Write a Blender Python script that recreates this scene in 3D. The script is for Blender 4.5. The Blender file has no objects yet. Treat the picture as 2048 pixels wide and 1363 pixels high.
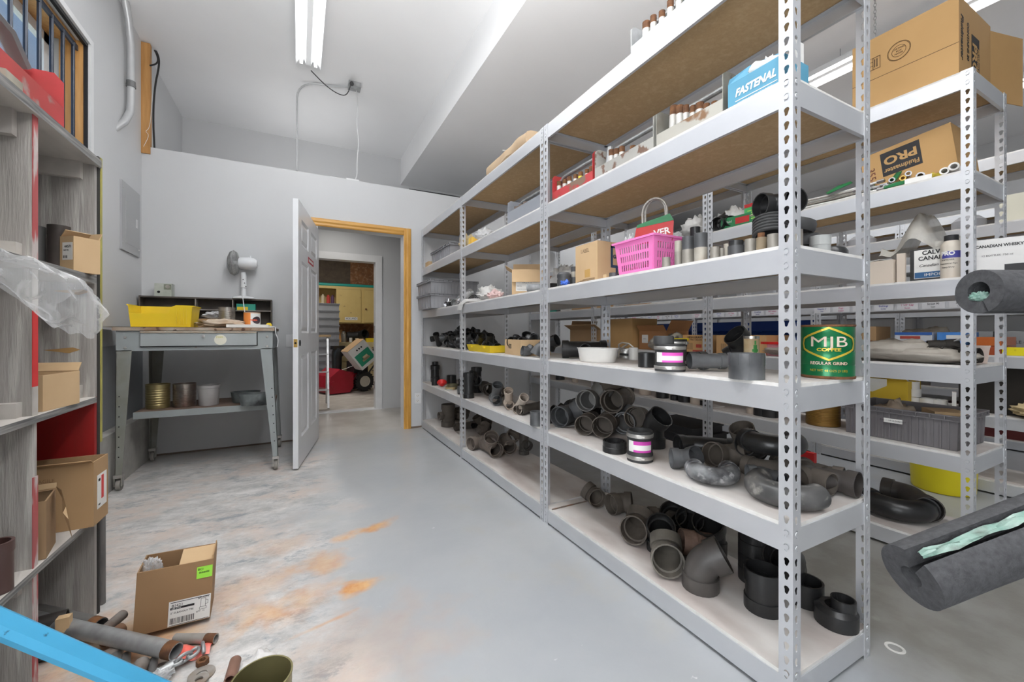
import bpy, bmesh, math, random
from mathutils import Vector, Matrix, Euler
RND = random.Random(11)
COL = bpy.context.scene.collection
PI = math.pi
# ---------------------------------------------------------------- camera model
F = 815.0; YAW = math.radians(27.57); EYE = 1.017; CY = 666.5
_s, _c = math.sin(YAW), math.cos(YAW)
def ray(u, v):
    a = (u-1024)/F
    return Vector((a*_c+_s, -a*_s+_c, (CY-v)/F))
def onz(u, v, z):
    r = ray(u, v); d = (z-EYE)/r.z
    return Vector((r.x*d, r.y*d, z))
def onx(u, v, X):
    r = ray(u, v); d = X/r.x
    return Vector((X, r.y*d, EYE+r.z*d))
def ony(u, v, Y):
    r = ray(u, v); d = Y/r.y
    return Vector((r.x*d, Y, EYE+r.z*d))
# ---------------------------------------------------------------- materials
MATS = {}
def mat(name, col, rough=.6, metal=0., col2=None, nscale=8., namt=.5, bump=0., bscale=40., alpha=1., trans=0.,
        emit=None, estr=0., spec=.5, detail=6., stretch=None, col3=None, n3=3., a3=(.55, .7), coat=0., film=None):
    """noise-mixed principled material (object coordinates)"""
    if name in MATS: return MATS[name]
    m = bpy.data.materials.new(name); m.use_nodes = True
    nt = m.node_tree; N = nt.nodes; L = nt.links
    p = N['Principled BSDF']
    p.inputs['Roughness'].default_value = rough
    p.inputs['Metallic'].default_value = metal
    p.inputs['Base Color'].default_value = (*col, 1)
    p.inputs['Specular IOR Level'].default_value = spec
    p.inputs['Alpha'].default_value = alpha
    p.inputs['Transmission Weight'].default_value = trans
    if coat: p.inputs['Coat Weight'].default_value = coat
    if emit:
        p.inputs['Emission Color'].default_value = (*emit, 1); p.inputs['Emission Strength'].default_value = estr
    tc = None
    def coords():
        nonlocal tc
        if tc is None:
            t = N.new('ShaderNodeTexCoord'); tc = t.outputs['Object']
            if stretch:
                mp = N.new('ShaderNodeMapping'); mp.inputs['Scale'].default_value = stretch
                L.new(tc, mp.inputs['Vector']); tc = mp.outputs['Vector']
        return tc
    out = None
    if col2:
        n = N.new('ShaderNodeTexNoise'); n.inputs['Scale'].default_value = nscale; n.inputs['Detail'].default_value = detail
        L.new(coords(), n.inputs['Vector'])
        r = N.new('ShaderNodeMapRange'); r.inputs['From Min'].default_value = .5-.28*(1.2-namt); r.inputs['From Max'].default_value = .5+.28*(1.2-namt)
        L.new(n.outputs['Fac'], r.inputs['Value'])
        mx = N.new('ShaderNodeMix'); mx.data_type = 'RGBA'
        mx.inputs['A'].default_value = (*col, 1); mx.inputs['B'].default_value = (*col2, 1)
        L.new(r.outputs['Result'], mx.inputs['Factor']); out = mx.outputs['Result']
        if col3:
            n = N.new('ShaderNodeTexNoise'); n.inputs['Scale'].default_value = n3; n.inputs['Detail'].default_value = 8
            L.new(coords(), n.inputs['Vector'])
            r = N.new('ShaderNodeMapRange'); r.inputs['From Min'].default_value = a3[0]; r.inputs['From Max'].default_value = a3[1]
            L.new(n.outputs['Fac'], r.inputs['Value'])
            m2 = N.new('ShaderNodeMix'); m2.data_type = 'RGBA'; m2.inputs['B'].default_value = (*col3, 1)
            L.new(out, m2.inputs['A']); L.new(r.outputs['Result'], m2.inputs['Factor']); out = m2.outputs['Result']
        L.new(out, p.inputs['Base Color'])
    if bump:
        n = N.new('ShaderNodeTexNoise'); n.inputs['Scale'].default_value = bscale; n.inputs['Detail'].default_value = 4
        L.new(coords(), n.inputs['Vector'])
        b = N.new('ShaderNodeBump'); b.inputs['Strength'].default_value = bump; b.inputs['Distance'].default_value = .01
        L.new(n.outputs['Fac'], b.inputs['Height']); L.new(b.outputs['Normal'], p.inputs['Normal'])
    if film:    # thin plastic: clearer face-on than at its folds
        lw = N.new('ShaderNodeLayerWeight'); lw.inputs['Blend'].default_value = .45
        r = N.new('ShaderNodeMapRange'); r.inputs['To Min'].default_value = film[0]; r.inputs['To Max'].default_value = film[1]
        L.new(lw.outputs['Facing'], r.inputs['Value']); L.new(r.outputs['Result'], p.inputs['Alpha'])
        if bump: L.new(b.outputs['Normal'], lw.inputs['Normal'])
    MATS[name] = m
    return m
# ---------------------------------------------------------------- mesh builder
class MB:
    def __init__(s): s.v = []; s.f = []; s.m = []
    def add(s, vs, fs, mi=0):
        o = len(s.v); s.v += [tuple(x) for x in vs]; s.f += [tuple(i+o for i in f) for f in fs]; s.m += [mi]*len(fs); return s
    def box(s, a, b, mi=0, M=None):
        x0, y0, z0 = a; x1, y1, z1 = b
        vs = [Vector(q) for q in ((x0,y0,z0),(x1,y0,z0),(x1,y1,z0),(x0,y1,z0),(x0,y0,z1),(x1,y0,z1),(x1,y1,z1),(x0,y1,z1))]
        if M is not None: vs = [M @ q for q in vs]
        return s.add(vs, [(0,3,2,1),(4,5,6,7),(0,1,5,4),(1,2,6,5),(2,3,7,6),(3,0,4,7)], mi)
    def prism(s, poly, ax, a, b, mi=0, M=None):
        """poly of 2-D points extruded along axis ax ('x','y','z') from a to b"""
        def P(p, t):
            q = {'x': (t, p[0], p[1]), 'y': (p[0], t, p[1]), 'z': (p[0], p[1], t)}[ax]
            q = Vector(q); return M @ q if M is not None else q
        n = len(poly)
        vs = [P(p, a) for p in poly]+[P(p, b) for p in poly]
        fs = [tuple(range(n-1, -1, -1)), tuple(range(n, 2*n))]+[(i, (i+1) % n, n+(i+1) % n, n+i) for i in range(n)]
        return s.add(vs, fs, mi)
    def lathe(s, prof, n=24, mi=0, M=None, closed=False, sx=1., sy=1.):
        """prof: [(r,z)...] spun around z; closed=True joins last to first"""
        vs = []; fs = []
        k = len(prof)
        for i in range(n):
            a = 2*PI*i/n
            for r, z in prof:
                q = Vector((r*math.cos(a)*sx, r*math.sin(a)*sy, z)); vs.append(M @ q if M is not None else q)
        for i in range(n):
            j = (i+1) % n
            for t in range(k if closed else k-1):
                t2 = (t+1) % k
                if prof[t][0] < 1e-6 and prof[t2][0] < 1e-6: continue
                fs.append((i*k+t, j*k+t, j*k+t2, i*k+t2))
        return s.add(vs, fs, mi)
    def tube(s, path, rad, n=16, mi=0, wall=None, cap=True, up=None):
        """sweep a circle along path; rad number or list; wall = thickness -> hollow pipe"""
        P = [Vector(p) for p in path]; k = len(P)
        R = rad if isinstance(rad, (list, tuple)) else [rad]*k
        T = []
        for i in range(k):
            a = P[max(i-1, 0)]; b = P[min(i+1, k-1)]
            t = b-a
            if t.length < 1e-9: t = T[-1] if T else Vector((0, 0, 1))
            T.append(t.normalized())
        u = up.copy() if up is not None else (Vector((0, 0, 1)) if abs(T[0].z) < .9 else Vector((1, 0, 0)))
        rings = []; inner = []
        for i in range(k):
            u = (u-T[i]*u.dot(T[i]))
            if u.length < 1e-6: u = T[i].orthogonal()
            u.normalize(); w = T[i].cross(u)
            rings.append([P[i]+(u*math.cos(2*PI*j/n)+w*math.sin(2*PI*j/n))*R[i] for j in range(n)])
            if wall: inner.append([P[i]+(u*math.cos(2*PI*j/n)+w*math.sin(2*PI*j/n))*max(R[i]-wall, R[i]*.3) for j in range(n)])
        vs = [q for r in rings for q in r]; fs = []
        for i in range(k-1):
            for j in range(n):
                fs.append((i*n+j, i*n+(j+1) % n, (i+1)*n+(j+1) % n, (i+1)*n+j))
        if wall:
            o = len(vs); vs += [q for r in inner for q in r]
            for i in range(k-1):
                for j in range(n):
                    fs.append((o+i*n+(j+1) % n, o+i*n+j, o+(i+1)*n+j, o+(i+1)*n+(j+1) % n))
            for j in range(n):
                fs.append((o+j, o+(j+1) % n, (j+1) % n, j))
                e = (k-1)*n
                fs.append((e+j, e+(j+1) % n, o+e+(j+1) % n, o+e+j))
        elif cap:
            fs.append(tuple(range(n-1, -1, -1))); fs.append(tuple((k-1)*n+j for j in range(n)))
        return s.add(vs, fs, mi)
    def grid(s, fn, nu, nv, mi=0):
        vs = [fn(i/nu, j/nv) for i in range(nu+1) for j in range(nv+1)]
        fs = [(i*(nv+1)+j, (i+1)*(nv+1)+j, (i+1)*(nv+1)+j+1, i*(nv+1)+j+1) for i in range(nu) for j in range(nv)]
        return s.add(vs, fs, mi)
    def mesh(s, name, mats, smooth=35):
        me = bpy.data.meshes.new(name)
        me.from_pydata(s.v, [], s.f); me.validate(); 
        for m in (mats if isinstance(mats, (list, tuple)) else [mats]): me.materials.append(m)
        if len(me.polygons) == len(s.m): me.polygons.foreach_set('material_index', s.m)
        bm = bmesh.new(); bm.from_mesh(me); bmesh.ops.remove_doubles(bm, verts=bm.verts, dist=1e-6)
        if smooth is not None: bmesh.ops.recalc_face_normals(bm, faces=bm.faces)
        bm.to_mesh(me); bm.free()
        if smooth is not None:
            me.polygons.foreach_set('use_smooth', [True]*len(me.polygons))
            me.set_sharp_from_angle(angle=math.radians(smooth))
        me.update()
        return me
    def obj(s, name, mats, parent=None, smooth=35, loc=None, rot=None, M=None):
        o = bpy.data.objects.new(name, s.mesh(name, mats, smooth)); COL.objects.link(o)
        if parent is not None: o.parent = parent
        if loc is not None: o.location = loc
        if rot is not None: o.rotation_euler = rot
        if M is not None: o.matrix_local = M
        return o
def tag(o, label=None, cat=None, group=None, kind=None):
    if label: o['label'] = label
    if cat: o['category'] = cat
    if group: o['group'] = group
    if kind: o['kind'] = kind
    return o
def thing(name, label, cat, loc=(0, 0, 0), rz=0., group=None, M=None):
    o = bpy.data.objects.new(name, None); COL.objects.link(o); o.empty_display_size = .05
    o.location = Vector(loc)+Vector((0, 0, .0008 if loc[2] > .01 else 0)); o.rotation_euler = (0, 0, rz)
    if M is not None: o.matrix_world = M
    return tag(o, label, cat, group)
def struct(o): o['kind'] = 'structure'; return o
def text(name, body, size, M, material, parent=None, ax='CENTER', squeeze=1., extr=.0003, shear=0., bold=0.):
    cu = bpy.data.curves.new(name, 'FONT'); cu.body = body; cu.size = size; cu.align_x = ax; cu.align_y = 'CENTER'
    cu.extrude = extr; cu.space_line = .9; cu.shear = shear; cu.offset = bold; cu.resolution_u = 3
    tmp = bpy.data.objects.new('tmp_text', cu); COL.objects.link(tmp)
    bpy.context.view_layer.update()
    me = bpy.data.meshes.new_from_object(tmp.evaluated_get(bpy.context.evaluated_depsgraph_get()))
    bpy.data.objects.remove(tmp); bpy.data.curves.remove(cu)
    me.materials.clear(); me.materials.append(material); me.name = name
    if squeeze != 1.: me.transform(Matrix.Diagonal((squeeze, 1, 1, 1)))
    o = bpy.data.objects.new(name, me); COL.objects.link(o)
    if parent is not None: o.parent = parent
    o.matrix_local = M
    return o
def copy_tree(o, parent=None):
    c = o.copy(); COL.objects.link(c)
    if parent is not None: c.parent = parent
    for ch in list(o.children): copy_tree(ch, c)
    return c
def frameM(origin, xdir, ydir):
    """matrix whose x/y axes are xdir/ydir (z = x cross y), for flat things"""
    x = Vector(xdir).normalized(); y = Vector(ydir); y = (y-x*y.dot(x)).normalized(); z = x.cross(y)
    M = Matrix((x, y, z)).transposed().to_4x4(); M.translation = Vector(origin); return M
def T(*a): return Matrix.Translation(Vector(a))
def R(deg, ax): return Matrix.Rotation(math.radians(deg), 4, ax)
# ---------------------------------------------------------------- palette
steel = mat('rack_steel', (.57, .58, .605), .42, .55, (.62, .63, .65), 5, .4, spec=.5)
board_top = mat('board_paper', (.62, .605, .58), .75, 0, (.46, .41, .38), 5, .35, stretch=(1.5, .7, 1), col3=(.33, .275, .25), n3=2.2, a3=(.50, .70))
board_raw = mat('board_raw', (.53, .37, .20), .8, 0, (.47, .325, .17), 120, .4, col3=(.57, .41, .23), n3=40, a3=(.5, .7))
board_old = mat('board_edge', (.66, .65, .63), .8, 0, (.58, .56, .53), 30, .5)
wall_m = mat('wall_paint', (.57, .575, .582), .55, 0, (.54, .545, .55), 1.1, .35, bump=.03, bscale=60)
ceil_m = mat('ceiling_paint', (.87, .87, .875), .7, 0, (.82, .82, .825), .9, .6)
white_p = mat('white_paint', (.74, .74, .75), .35, 0, (.66, .66, .66), 6, .3)
black_abs = mat('black_abs', (.012, .012, .013), .33, 0, (.022, .022, .022), 9, .4, bump=.05, bscale=90)
grey_abs = mat('scuffed_abs', (.03, .031, .034), .42, 0, (.15, .155, .16), 7, .55, bump=.08, bscale=60)
dusty_abs = mat('dusty_abs', (.055, .046, .038), .75, 0, (.12, .10, .082), 9, .5, bump=.08, bscale=70)
tan_pvc = mat('tan_pvc', (.50, .42, .35), .6, 0, (.38, .31, .25), 8, .5)
white_pvc = mat('white_pvc', (.75, .74, .71), .35, 0, (.66, .65, .62), 12, .4)
dark_fill = mat('dark_inside', (.01, .01, .01), .9)
card = mat('cardboard', (.42, .265, .135), .8, 0, (.36, .22, .105), 5, .4, bump=.03, bscale=50)
card_lt = mat('cardboard_light', (.56, .39, .22), .8, 0, (.48, .33, .18), 6, .4)
card_dk = mat('cardboard_dark', (.27, .16, .08), .85, 0, (.20, .115, .055), 6, .5)
paper = mat('paper', (.78, .77, .74), .7, 0, (.70, .69, .66), 10, .4)
ink = mat('ink', (.012, .012, .014), .6)
ink_brown = mat('ink_brown', (.07, .035, .015), .7)
galv = mat('galvanized', (.42, .43, .43), .45, .6, (.30, .30, .30), 25, .5, bump=.05, bscale=60)
rusty = mat('rust', (.20, .085, .03), .85, .1, (.09, .04, .02), 30, .6, bump=.2, bscale=120)
rusty_pipe = mat('rusty_pipe', (.13, .085, .06), .75, .3, (.30, .28, .26), 14, .4, col3=(.20, .08, .03), n3=7, a3=(.5, .62), bump=.12, bscale=90)
grey_crate = mat('grey_crate', (.29, .29, .305), .5, 0, (.25, .25, .26), 6, .5)
red_paint = mat('red_paint', (.45, .03, .035), .5, 0, (.33, .035, .03), 8, .5, col3=(.28, .20, .18), n3=12, a3=(.6, .68))
yellow_p = mat('yellow_plastic', (.80, .58, .02), .4, 0, (.70, .50, .02), 6, .4)
yellow_tub = mat('yellow_tub', (.82, .70, .01), .4, 0, (.76, .62, .01), 5, .4, col3=(.45, .36, .02), n3=12, a3=(.66, .74))
pink_p = mat('pink_plastic', (.82, .22, .52), .4, 0, (.76, .18, .46), 5, .3)
chrome = mat('chrome', (.6, .6, .62), .18, 1.)
clamp_m = mat('clamp_steel', (.55, .54, .52), .35, .8, (.42, .40, .37), 30, .5)
tin = mat('tin', (.50, .48, .44), .3, .9, (.40, .36, .30), 10, .5)
tin_gold = mat('tin_gold', (.42, .35, .17), .35, .8, (.34, .27, .12), 8, .5)
tin_rust = mat('tin_rust', (.28, .12, .04), .6, .3, (.18, .075, .03), 12, .5)
bag_m = mat('clear_film', (.82, .82, .82), .2, 0, (.72, .72, .72), 9, .5, film=(.30, .9), bump=.5, bscale=26)
bag_dusty = mat('dusty_film', (.50, .46, .40), .5, 0, (.38, .34, .29), 8, .5, alpha=.8, bump=.4, bscale=14)
orange_wood = mat('pine', (.55, .29, .10), .5, 0, (.42, .20, .055), 6, .5, stretch=(8, 8, .8), detail=4)
foam_m = mat('pipe_foam', (.062, .063, .066), .9, 0, (.035, .035, .038), 90, .5, bump=.3, bscale=160)
# ================================================================ ROOM
XL = -1.15; YB = 4.38; CZ = 3.42; CZ2 = 3.07; XR = 6.6; YN = -2.2; YB2 = 5.70; WT = 2.56
def floor_mat():
    m = bpy.data.materials.new('painted_concrete'); m.use_nodes = True
    nt = m.node_tree; N = nt.nodes; L = nt.links; p = N['Principled BSDF']
    tc = N.new('ShaderNodeTexCoord').outputs['Object']
    def noise(sc, det=6, stretch=None, rough=.55):
        n = N.new('ShaderNodeTexNoise'); n.inputs['Scale'].default_value = sc; n.inputs['Detail'].default_value = det; n.inputs['Roughness'].default_value = rough
        if stretch:
            mp = N.new('ShaderNodeMapping'); mp.inputs['Scale'].default_value = stretch; mp.inputs['Rotation'].default_value = (0, 0, .5)
            L.new(tc, mp.inputs['Vector']); L.new(mp.outputs['Vector'], n.inputs['Vector'])
        else: L.new(tc, n.inputs['Vector'])
        return n.outputs['Fac']
    def rng(x, a, b):
        r = N.new('ShaderNodeMapRange'); r.inputs['From Min'].default_value = a; r.inputs['From Max'].default_value = b; L.new(x, r.inputs['Value']); return r.outputs['Result']
    def mix(a, b, f):
        x = N.new('ShaderNodeMix'); x.data_type = 'RGBA'
        for k, q in (('A', a), ('B', b)):
            if isinstance(q, tuple): x.inputs[k].default_value = (*q, 1)
            else: L.new(q, x.inputs[k])
        L.new(f, x.inputs['Factor']); return x.outputs['Result']
    def mth(op, a, b=None):
        x = N.new('ShaderNodeMath'); x.operation = op
        for i, q in enumerate((a, b)):
            if q is None: continue
            if isinstance(q, (int, float)): x.inputs[i].default_value = q
            else: L.new(q, x.inputs[i])
        x.use_clamp = op in ('MULTIPLY', 'MAXIMUM') and False
        return x.outputs[0]
    sep = N.new('ShaderNodeSeparateXYZ'); L.new(tc, sep.inputs[0]); X, Y = sep.outputs[0], sep.outputs[1]
    wob = noise(2.2, 8); wf = noise(9, 8)
    # paint: pale blue-grey with soft dirty patches
    paint = mix((.33, .345, .36), (.39, .40, .405), rng(noise(1.3, 8), .35, .65))
    paint = mix(paint, (.37, .36, .33), rng(noise(3.2, 10), .56, .80))
    paint = mix(paint, (.60, .60, .59), rng(noise(9, 10), .70, .73))
    # worn bare concrete: smeared whites, greys and a pinkish dust
    bare = mix((.33, .325, .315), (.66, .64, .615), rng(noise(5., 14, (1., 1.5, 1), .78), .36, .64))
    bare = mix(bare, (.56, .475, .42), rng(noise(2.6, 14, (1., 1.2, 1), .75), .48, .62))
    bare = mix(bare, (.27, .285, .30), rng(noise(4.5, 14, (1., 1.9, 1), .8), .53, .62))
    # second aisle floor: brown dirt, darkened further to stand for the aisle's shade
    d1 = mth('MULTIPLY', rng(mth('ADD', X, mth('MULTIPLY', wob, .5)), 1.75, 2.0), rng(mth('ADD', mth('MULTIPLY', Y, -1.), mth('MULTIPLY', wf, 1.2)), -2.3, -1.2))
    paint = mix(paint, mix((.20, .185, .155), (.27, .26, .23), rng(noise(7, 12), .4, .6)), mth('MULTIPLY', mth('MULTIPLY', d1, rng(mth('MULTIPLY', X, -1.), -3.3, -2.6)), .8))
    # worn area: left of a wandering line, near part of the aisle
    w1 = rng(mth('ADD', mth('MULTIPLY', X, -1.), mth('MULTIPLY', wob, 1.1)), .28, .62)
    w2 = rng(mth('ADD', mth('MULTIPLY', Y, -1.), mth('MULTIPLY', wf, .8)), -4.0, -3.4)
    worn = mth('MULTIPLY', w1, w2)
    colr = mix(paint, bare, worn)
    # bare concrete in the hallway
    hall = rng(mth('ADD', Y, mth('MULTIPLY', wob, .5)), 4.35, 4.75)
    colr = mix(colr, mix((.40, .37, .33), (.52, .49, .45), rng(noise(2.5, 8), .35, .65)), hall)
    # rust stains, each an irregular patch at its own spot
    def blob(cx, cy, rx, ry, rot, lo=.35, hi=1.25, amp=2.6):
        mp = N.new('ShaderNodeMapping'); mp.vector_type = 'TEXTURE'
        mp.inputs['Location'].default_value = (cx, cy, 0); mp.inputs['Rotation'].default_value = (0, 0, rot); mp.inputs['Scale'].default_value = (rx, ry, 1)
        L.new(tc, mp.inputs['Vector'])
        ln = N.new('ShaderNodeVectorMath'); ln.operation = 'LENGTH'; L.new(mp.outputs['Vector'], ln.inputs[0])
        x = mth('ADD', ln.outputs['Value'], mth('MULTIPLY', mth('ADD', wf, -.5), amp))
        r = N.new('ShaderNodeMapRange'); r.inputs['From Min'].default_value = hi; r.inputs['From Max'].default_value = lo; L.new(x, r.inputs['Value']); return r.outputs['Result']
    rust = mix((.50, .21, .055), (.60, .36, .16), rng(noise(14, 10), .38, .62))
    for cu, cv, rx, ry, rot, st in ((742, 1055, .13, .045, .35, .9), (690, 1075, .07, .04, .2, .8), (718, 1172, .085, .045, .2, 1.), (645, 1125, .10, .10, 0, .6), (600, 1205, .15, .08, .4, .5), (650, 1246, .10, .012, .25, .6), (450, 1190, .26, .10, .2, .35), (330, 1130, .2, .1, 0, .25), (560, 1090, .15, .07, .2, .3), (230, 1290, .2, .2, 0, .6), (520, 1225, .12, .08, .1, .45), (330, 1290, .2, .1, 0, .4), (760, 1290, .26, .22, 0, .18)):
        c = onz(cu, cv, 0)
        b = mth('MULTIPLY', blob(c.x, c.y, rx, ry, rot), st)
        colr = mix(colr, rust, b)
    L.new(colr, p.inputs['Base Color'])
    rr = N.new('ShaderNodeMapRange'); rr.inputs['To Min'].default_value = .30; rr.inputs['To Max'].default_value = .7
    L.new(worn, rr.inputs['Value']); L.new(rr.outputs['Result'], p.inputs['Roughness'])
    b = N.new('ShaderNodeBump'); b.inputs['Strength'].default_value = .12; b.inputs['Distance'].default_value = .01
    L.new(noise(18, 8), b.inputs['Height']); L.new(b.outputs['Normal'], p.inputs['Normal'])
    return m
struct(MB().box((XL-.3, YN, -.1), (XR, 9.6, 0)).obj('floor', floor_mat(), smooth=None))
# ceilings and soffit
struct(MB().box((XL-.2, YN, CZ), (1.24, YB2, CZ+.1)).obj('ceiling', ceil_m, smooth=None))
struct(MB().box((1.24, YN, CZ2), (XR, YB2, CZ+.1)).obj('ceiling', ceil_m, smooth=None))
# back wall with its doorway, a ledge on top and the taller wall behind
DX0, DX1, DZ = .16, .985, 2.06
def wallbox(nm, *bx, m=wall_m):
    b = MB()
    for a, c in bx: b.box(a, c)
    return struct(b.obj(nm, m, smooth=None))
wallbox('wall_back', ((XL-.2, YB, 0), (DX0-.02, YB+.13, WT)), ((DX1+.02, YB, 0), (XR, YB+.13, WT)), ((DX0-.02, YB, DZ+.02), (DX1+.02, YB+.13, WT)),
        ((XL-.2, YB+.13, WT-.1), (XR, YB2, WT)))
wallbox('wall_rear', ((XL-.2, YB2, 0), (.12, YB2+.12, CZ)), ((.935, YB2, 0), (XR, YB2+.12, CZ)), ((.12, YB2, 2.0), (.935, YB2+.12, CZ)))
wallbox('wall_hall', ((-.5, YB+.13, 0), (-.42, YB2, WT-.1)), ((2.2, YB+.13, 0), (2.28, YB2, WT-.1)))
# left wall with the window opening
WY0, WY1, WZ0, WZ1 = 1.9, 3.42, 1.80, 2.79
wallbox('wall_left', ((XL-.2, YN, 0), (XL, WY0, CZ)), ((XL-.2, WY1, 0), (XL, YB2, CZ)), ((XL-.2, WY0, 0), (XL, WY1, WZ0)), ((XL-.2, WY0, WZ1), (XL, WY1, CZ)))
wallbox('wall_right', ((XR, YN, 0), (XR+.15, YB2, CZ)))
wallbox('wall_near', ((XL-.2, YN-.15, 0), (XR, YN, CZ)))
wallbox('wall_lower', ((XL, 2.25, 0), (XL+.075, YB, .37)), m=mat('bare_concrete_curb', (.30, .29, .27), .85, 0, (.42, .41, .38), 7, .6, bump=.3, bscale=20))
# grey band on the lower left wall
struct(MB().box((XL, 2.25, .37), (XL+.008, YB, .93)).obj('trim_left', mat('grey_band', (.30, .32, .34), .5, 0, (.25, .265, .28), 3, .4), smooth=None))
# window: reveal boards, sash, pane
w = struct(MB().obj('window_1', white_p)) if False else None
wn = bpy.data.objects.new('window_1', None); COL.objects.link(wn); wn.location = (XL, (WY0+WY1)/2, WZ0); struct(wn)
def wpart(nm, bxs, m, **k):
    b = MB()
    for a, c in bxs: b.box((a[0], a[1]-(WY0+WY1)/2, a[2]-WZ0), (c[0], c[1]-(WY0+WY1)/2, c[2]-WZ0))
    return b.obj(nm, m, wn, smooth=None)
wpart('window_casing', [((0, WY1, WZ0-.06), (.016, WY1+.035, WZ1+.035)), ((0, WY0-.04, WZ1), (.016, WY1, WZ1+.035)), ((0, WY0-.04, WZ0-.06), (.016, WY0, WZ1))], white_p)
wpart('jamb_liner', [((-.12, WY1-.018, WZ0), (-.016, WY1-.001, WZ1)), ((-.2, WY0, WZ1-.018), (-.045, WY1-.018, WZ1-.001)), ((-.2, WY0, WZ0), (.0, WY1, WZ0+.02))], orange_wood)
dkf = mat('window_black_frame', (.012, .012, .014), .5)
wpart('sash_stop', [((-.016, WY1-.010, WZ0), (.002, WY1-.001, WZ1)), ((-.016, WY0, WZ1-.02), (.002, WY1, WZ1-.001))], dkf)
wpart('window_sash', [((-.19, WY1-.075, WZ0), (-.16, WY1-.02, WZ1-.02)), ((-.19, WY0, WZ1-.075), (-.16, WY1-.02, WZ1-.02)), ((-.19, WY0, WZ0+.02), (-.16, WY1, WZ0+.07)), ((-.19, 2.62, WZ0), (-.16, 2.68, WZ1-.02))], white_p)
gl = mat('window_glass', (.9, .95, 1.), .03, 0, alpha=.08)
wpart('window_pane', [((-.178, WY0, WZ0+.07), (-.174, WY1-.075, WZ1-.075))], gl)
bars = thing('window_guard', 'dark blue-black steel bar guard across the window', 'window guard', (XL-.035, (WY0+WY1)/2, WZ0))
bar_m = mat('bar_paint', (.018, .025, .042), .3, .2)
for zz in (WZ1-.055, WZ0+.06): MB().box((-.006, WY0-(WY0+WY1)/2+.001, zz-.02-WZ0), (.006, WY1-(WY0+WY1)/2-.037, zz+.01-WZ0)).obj('rail', bar_m, bars, smooth=None)
y = WY1-.085
while y > WY0+.03:
    MB().tube([(0, y-(WY0+WY1)/2, .05), (0, y-(WY0+WY1)/2, WZ1-WZ0-.055)], .009, 10).obj('bar', bar_m, bars)
    y -= .118
# neighbouring eave seen through the window
e = MB(); e.box((-2.6, 3.9, 2.2), (-1.9, 8., 3.6)); e.box((-2.6, 1.2, 2.0), (-2.3, 2.25, 4.2))
struct(e.obj('trim_eave', mat('siding', (.62, .64, .66), .6, 0, (.56, .58, .60), 3, .4), smooth=None))
# exposed stud at the ledge corner
b = MB(); b.box((XL-.02, YB-.012, 2.50), (XL+.058, YB+.03, 3.41))
stud = struct(b.obj('trim_stud', orange_wood, smooth=None))
# doorway trims: pine casing partly painted
pc = mat('golden_pine', (.62, .33, .07), .38, 0, (.48, .23, .035), 5, .5, stretch=(12, 12, 1.2), detail=3)
pch = mat('golden_pine_across', (.62, .33, .07), .38, 0, (.48, .23, .035), 5, .5, stretch=(1.2, 12, 12), detail=3)
def casing(nm, prof, a, bb, ax, m):
    return struct(MB().prism(prof, ax, a, bb).obj(nm, m, smooth=20))
# right casing: profile in (x,y), extruded z
cr = [(DX1, YB), (DX1, YB-.010), (DX1+.012, YB-.016), (DX1+.03, YB-.014), (DX1+.045, YB-.02), (DX1+.07, YB-.018), (DX1+.078, YB-.008), (DX1+.078, YB)]
casing('trim_door_right', cr, 0, DZ+.075, 'z', pc)
ch = [(p[1], DZ+(p[0]-DX1)) for p in cr]
struct(MB().prism([(q[0], q[1]) for q in ch], 'x', DX0-.06, DX1).obj('trim_door_head', pch, smooth=20))
# jambs
struct(MB().box((DX1-.002, YB-.004, 0), (DX1+.02, YB+.134, DZ)).box((DX0-.02, YB-.004, 0), (DX0, YB+.134, DZ)).box((DX0-.02, YB-.004, DZ), (DX1+.02, YB+.134, DZ+.02)).obj('trim_door_jamb', white_p, smooth=None))
# inner doorway frame
b = MB(); b.box((.935-.03, YB2-.02, 0), (.935+.055, YB2, 2.06)); b.box((.10, YB2-.02, 2.0-.03), (.905, YB2, 2.06)); b.box((.905, YB2, 0), (.935, YB2+.13, 2.0)); b.box((.12, YB2, 1.97), (.935, YB2+.13, 2.0))
b.box((.12, YB2-.01, 0), (.93, YB2+.12, .012))
struct(b.obj('trim_inner_door', white_p, smooth=None))
for z0, h in ((.28, .09), (1.03, .09)):
    struct(MB().box((.897, YB2+.02, z0), (.905, YB2+.07, z0+h)).obj('trim_hinge', mat('hinge_steel', (.35, .35, .36), .35, .8), smooth=None))
# thin dark base strip on the back wall near the door
struct(MB().box((DX1+.08, YB-.006, 0), (1.7, YB, .018)).box((XL+.03, YB-.01, 0), (DX0-.1, YB, .012)).obj('baseboard_back', mat('base_strip', (.16, .12, .09), .8), smooth=None))
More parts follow.
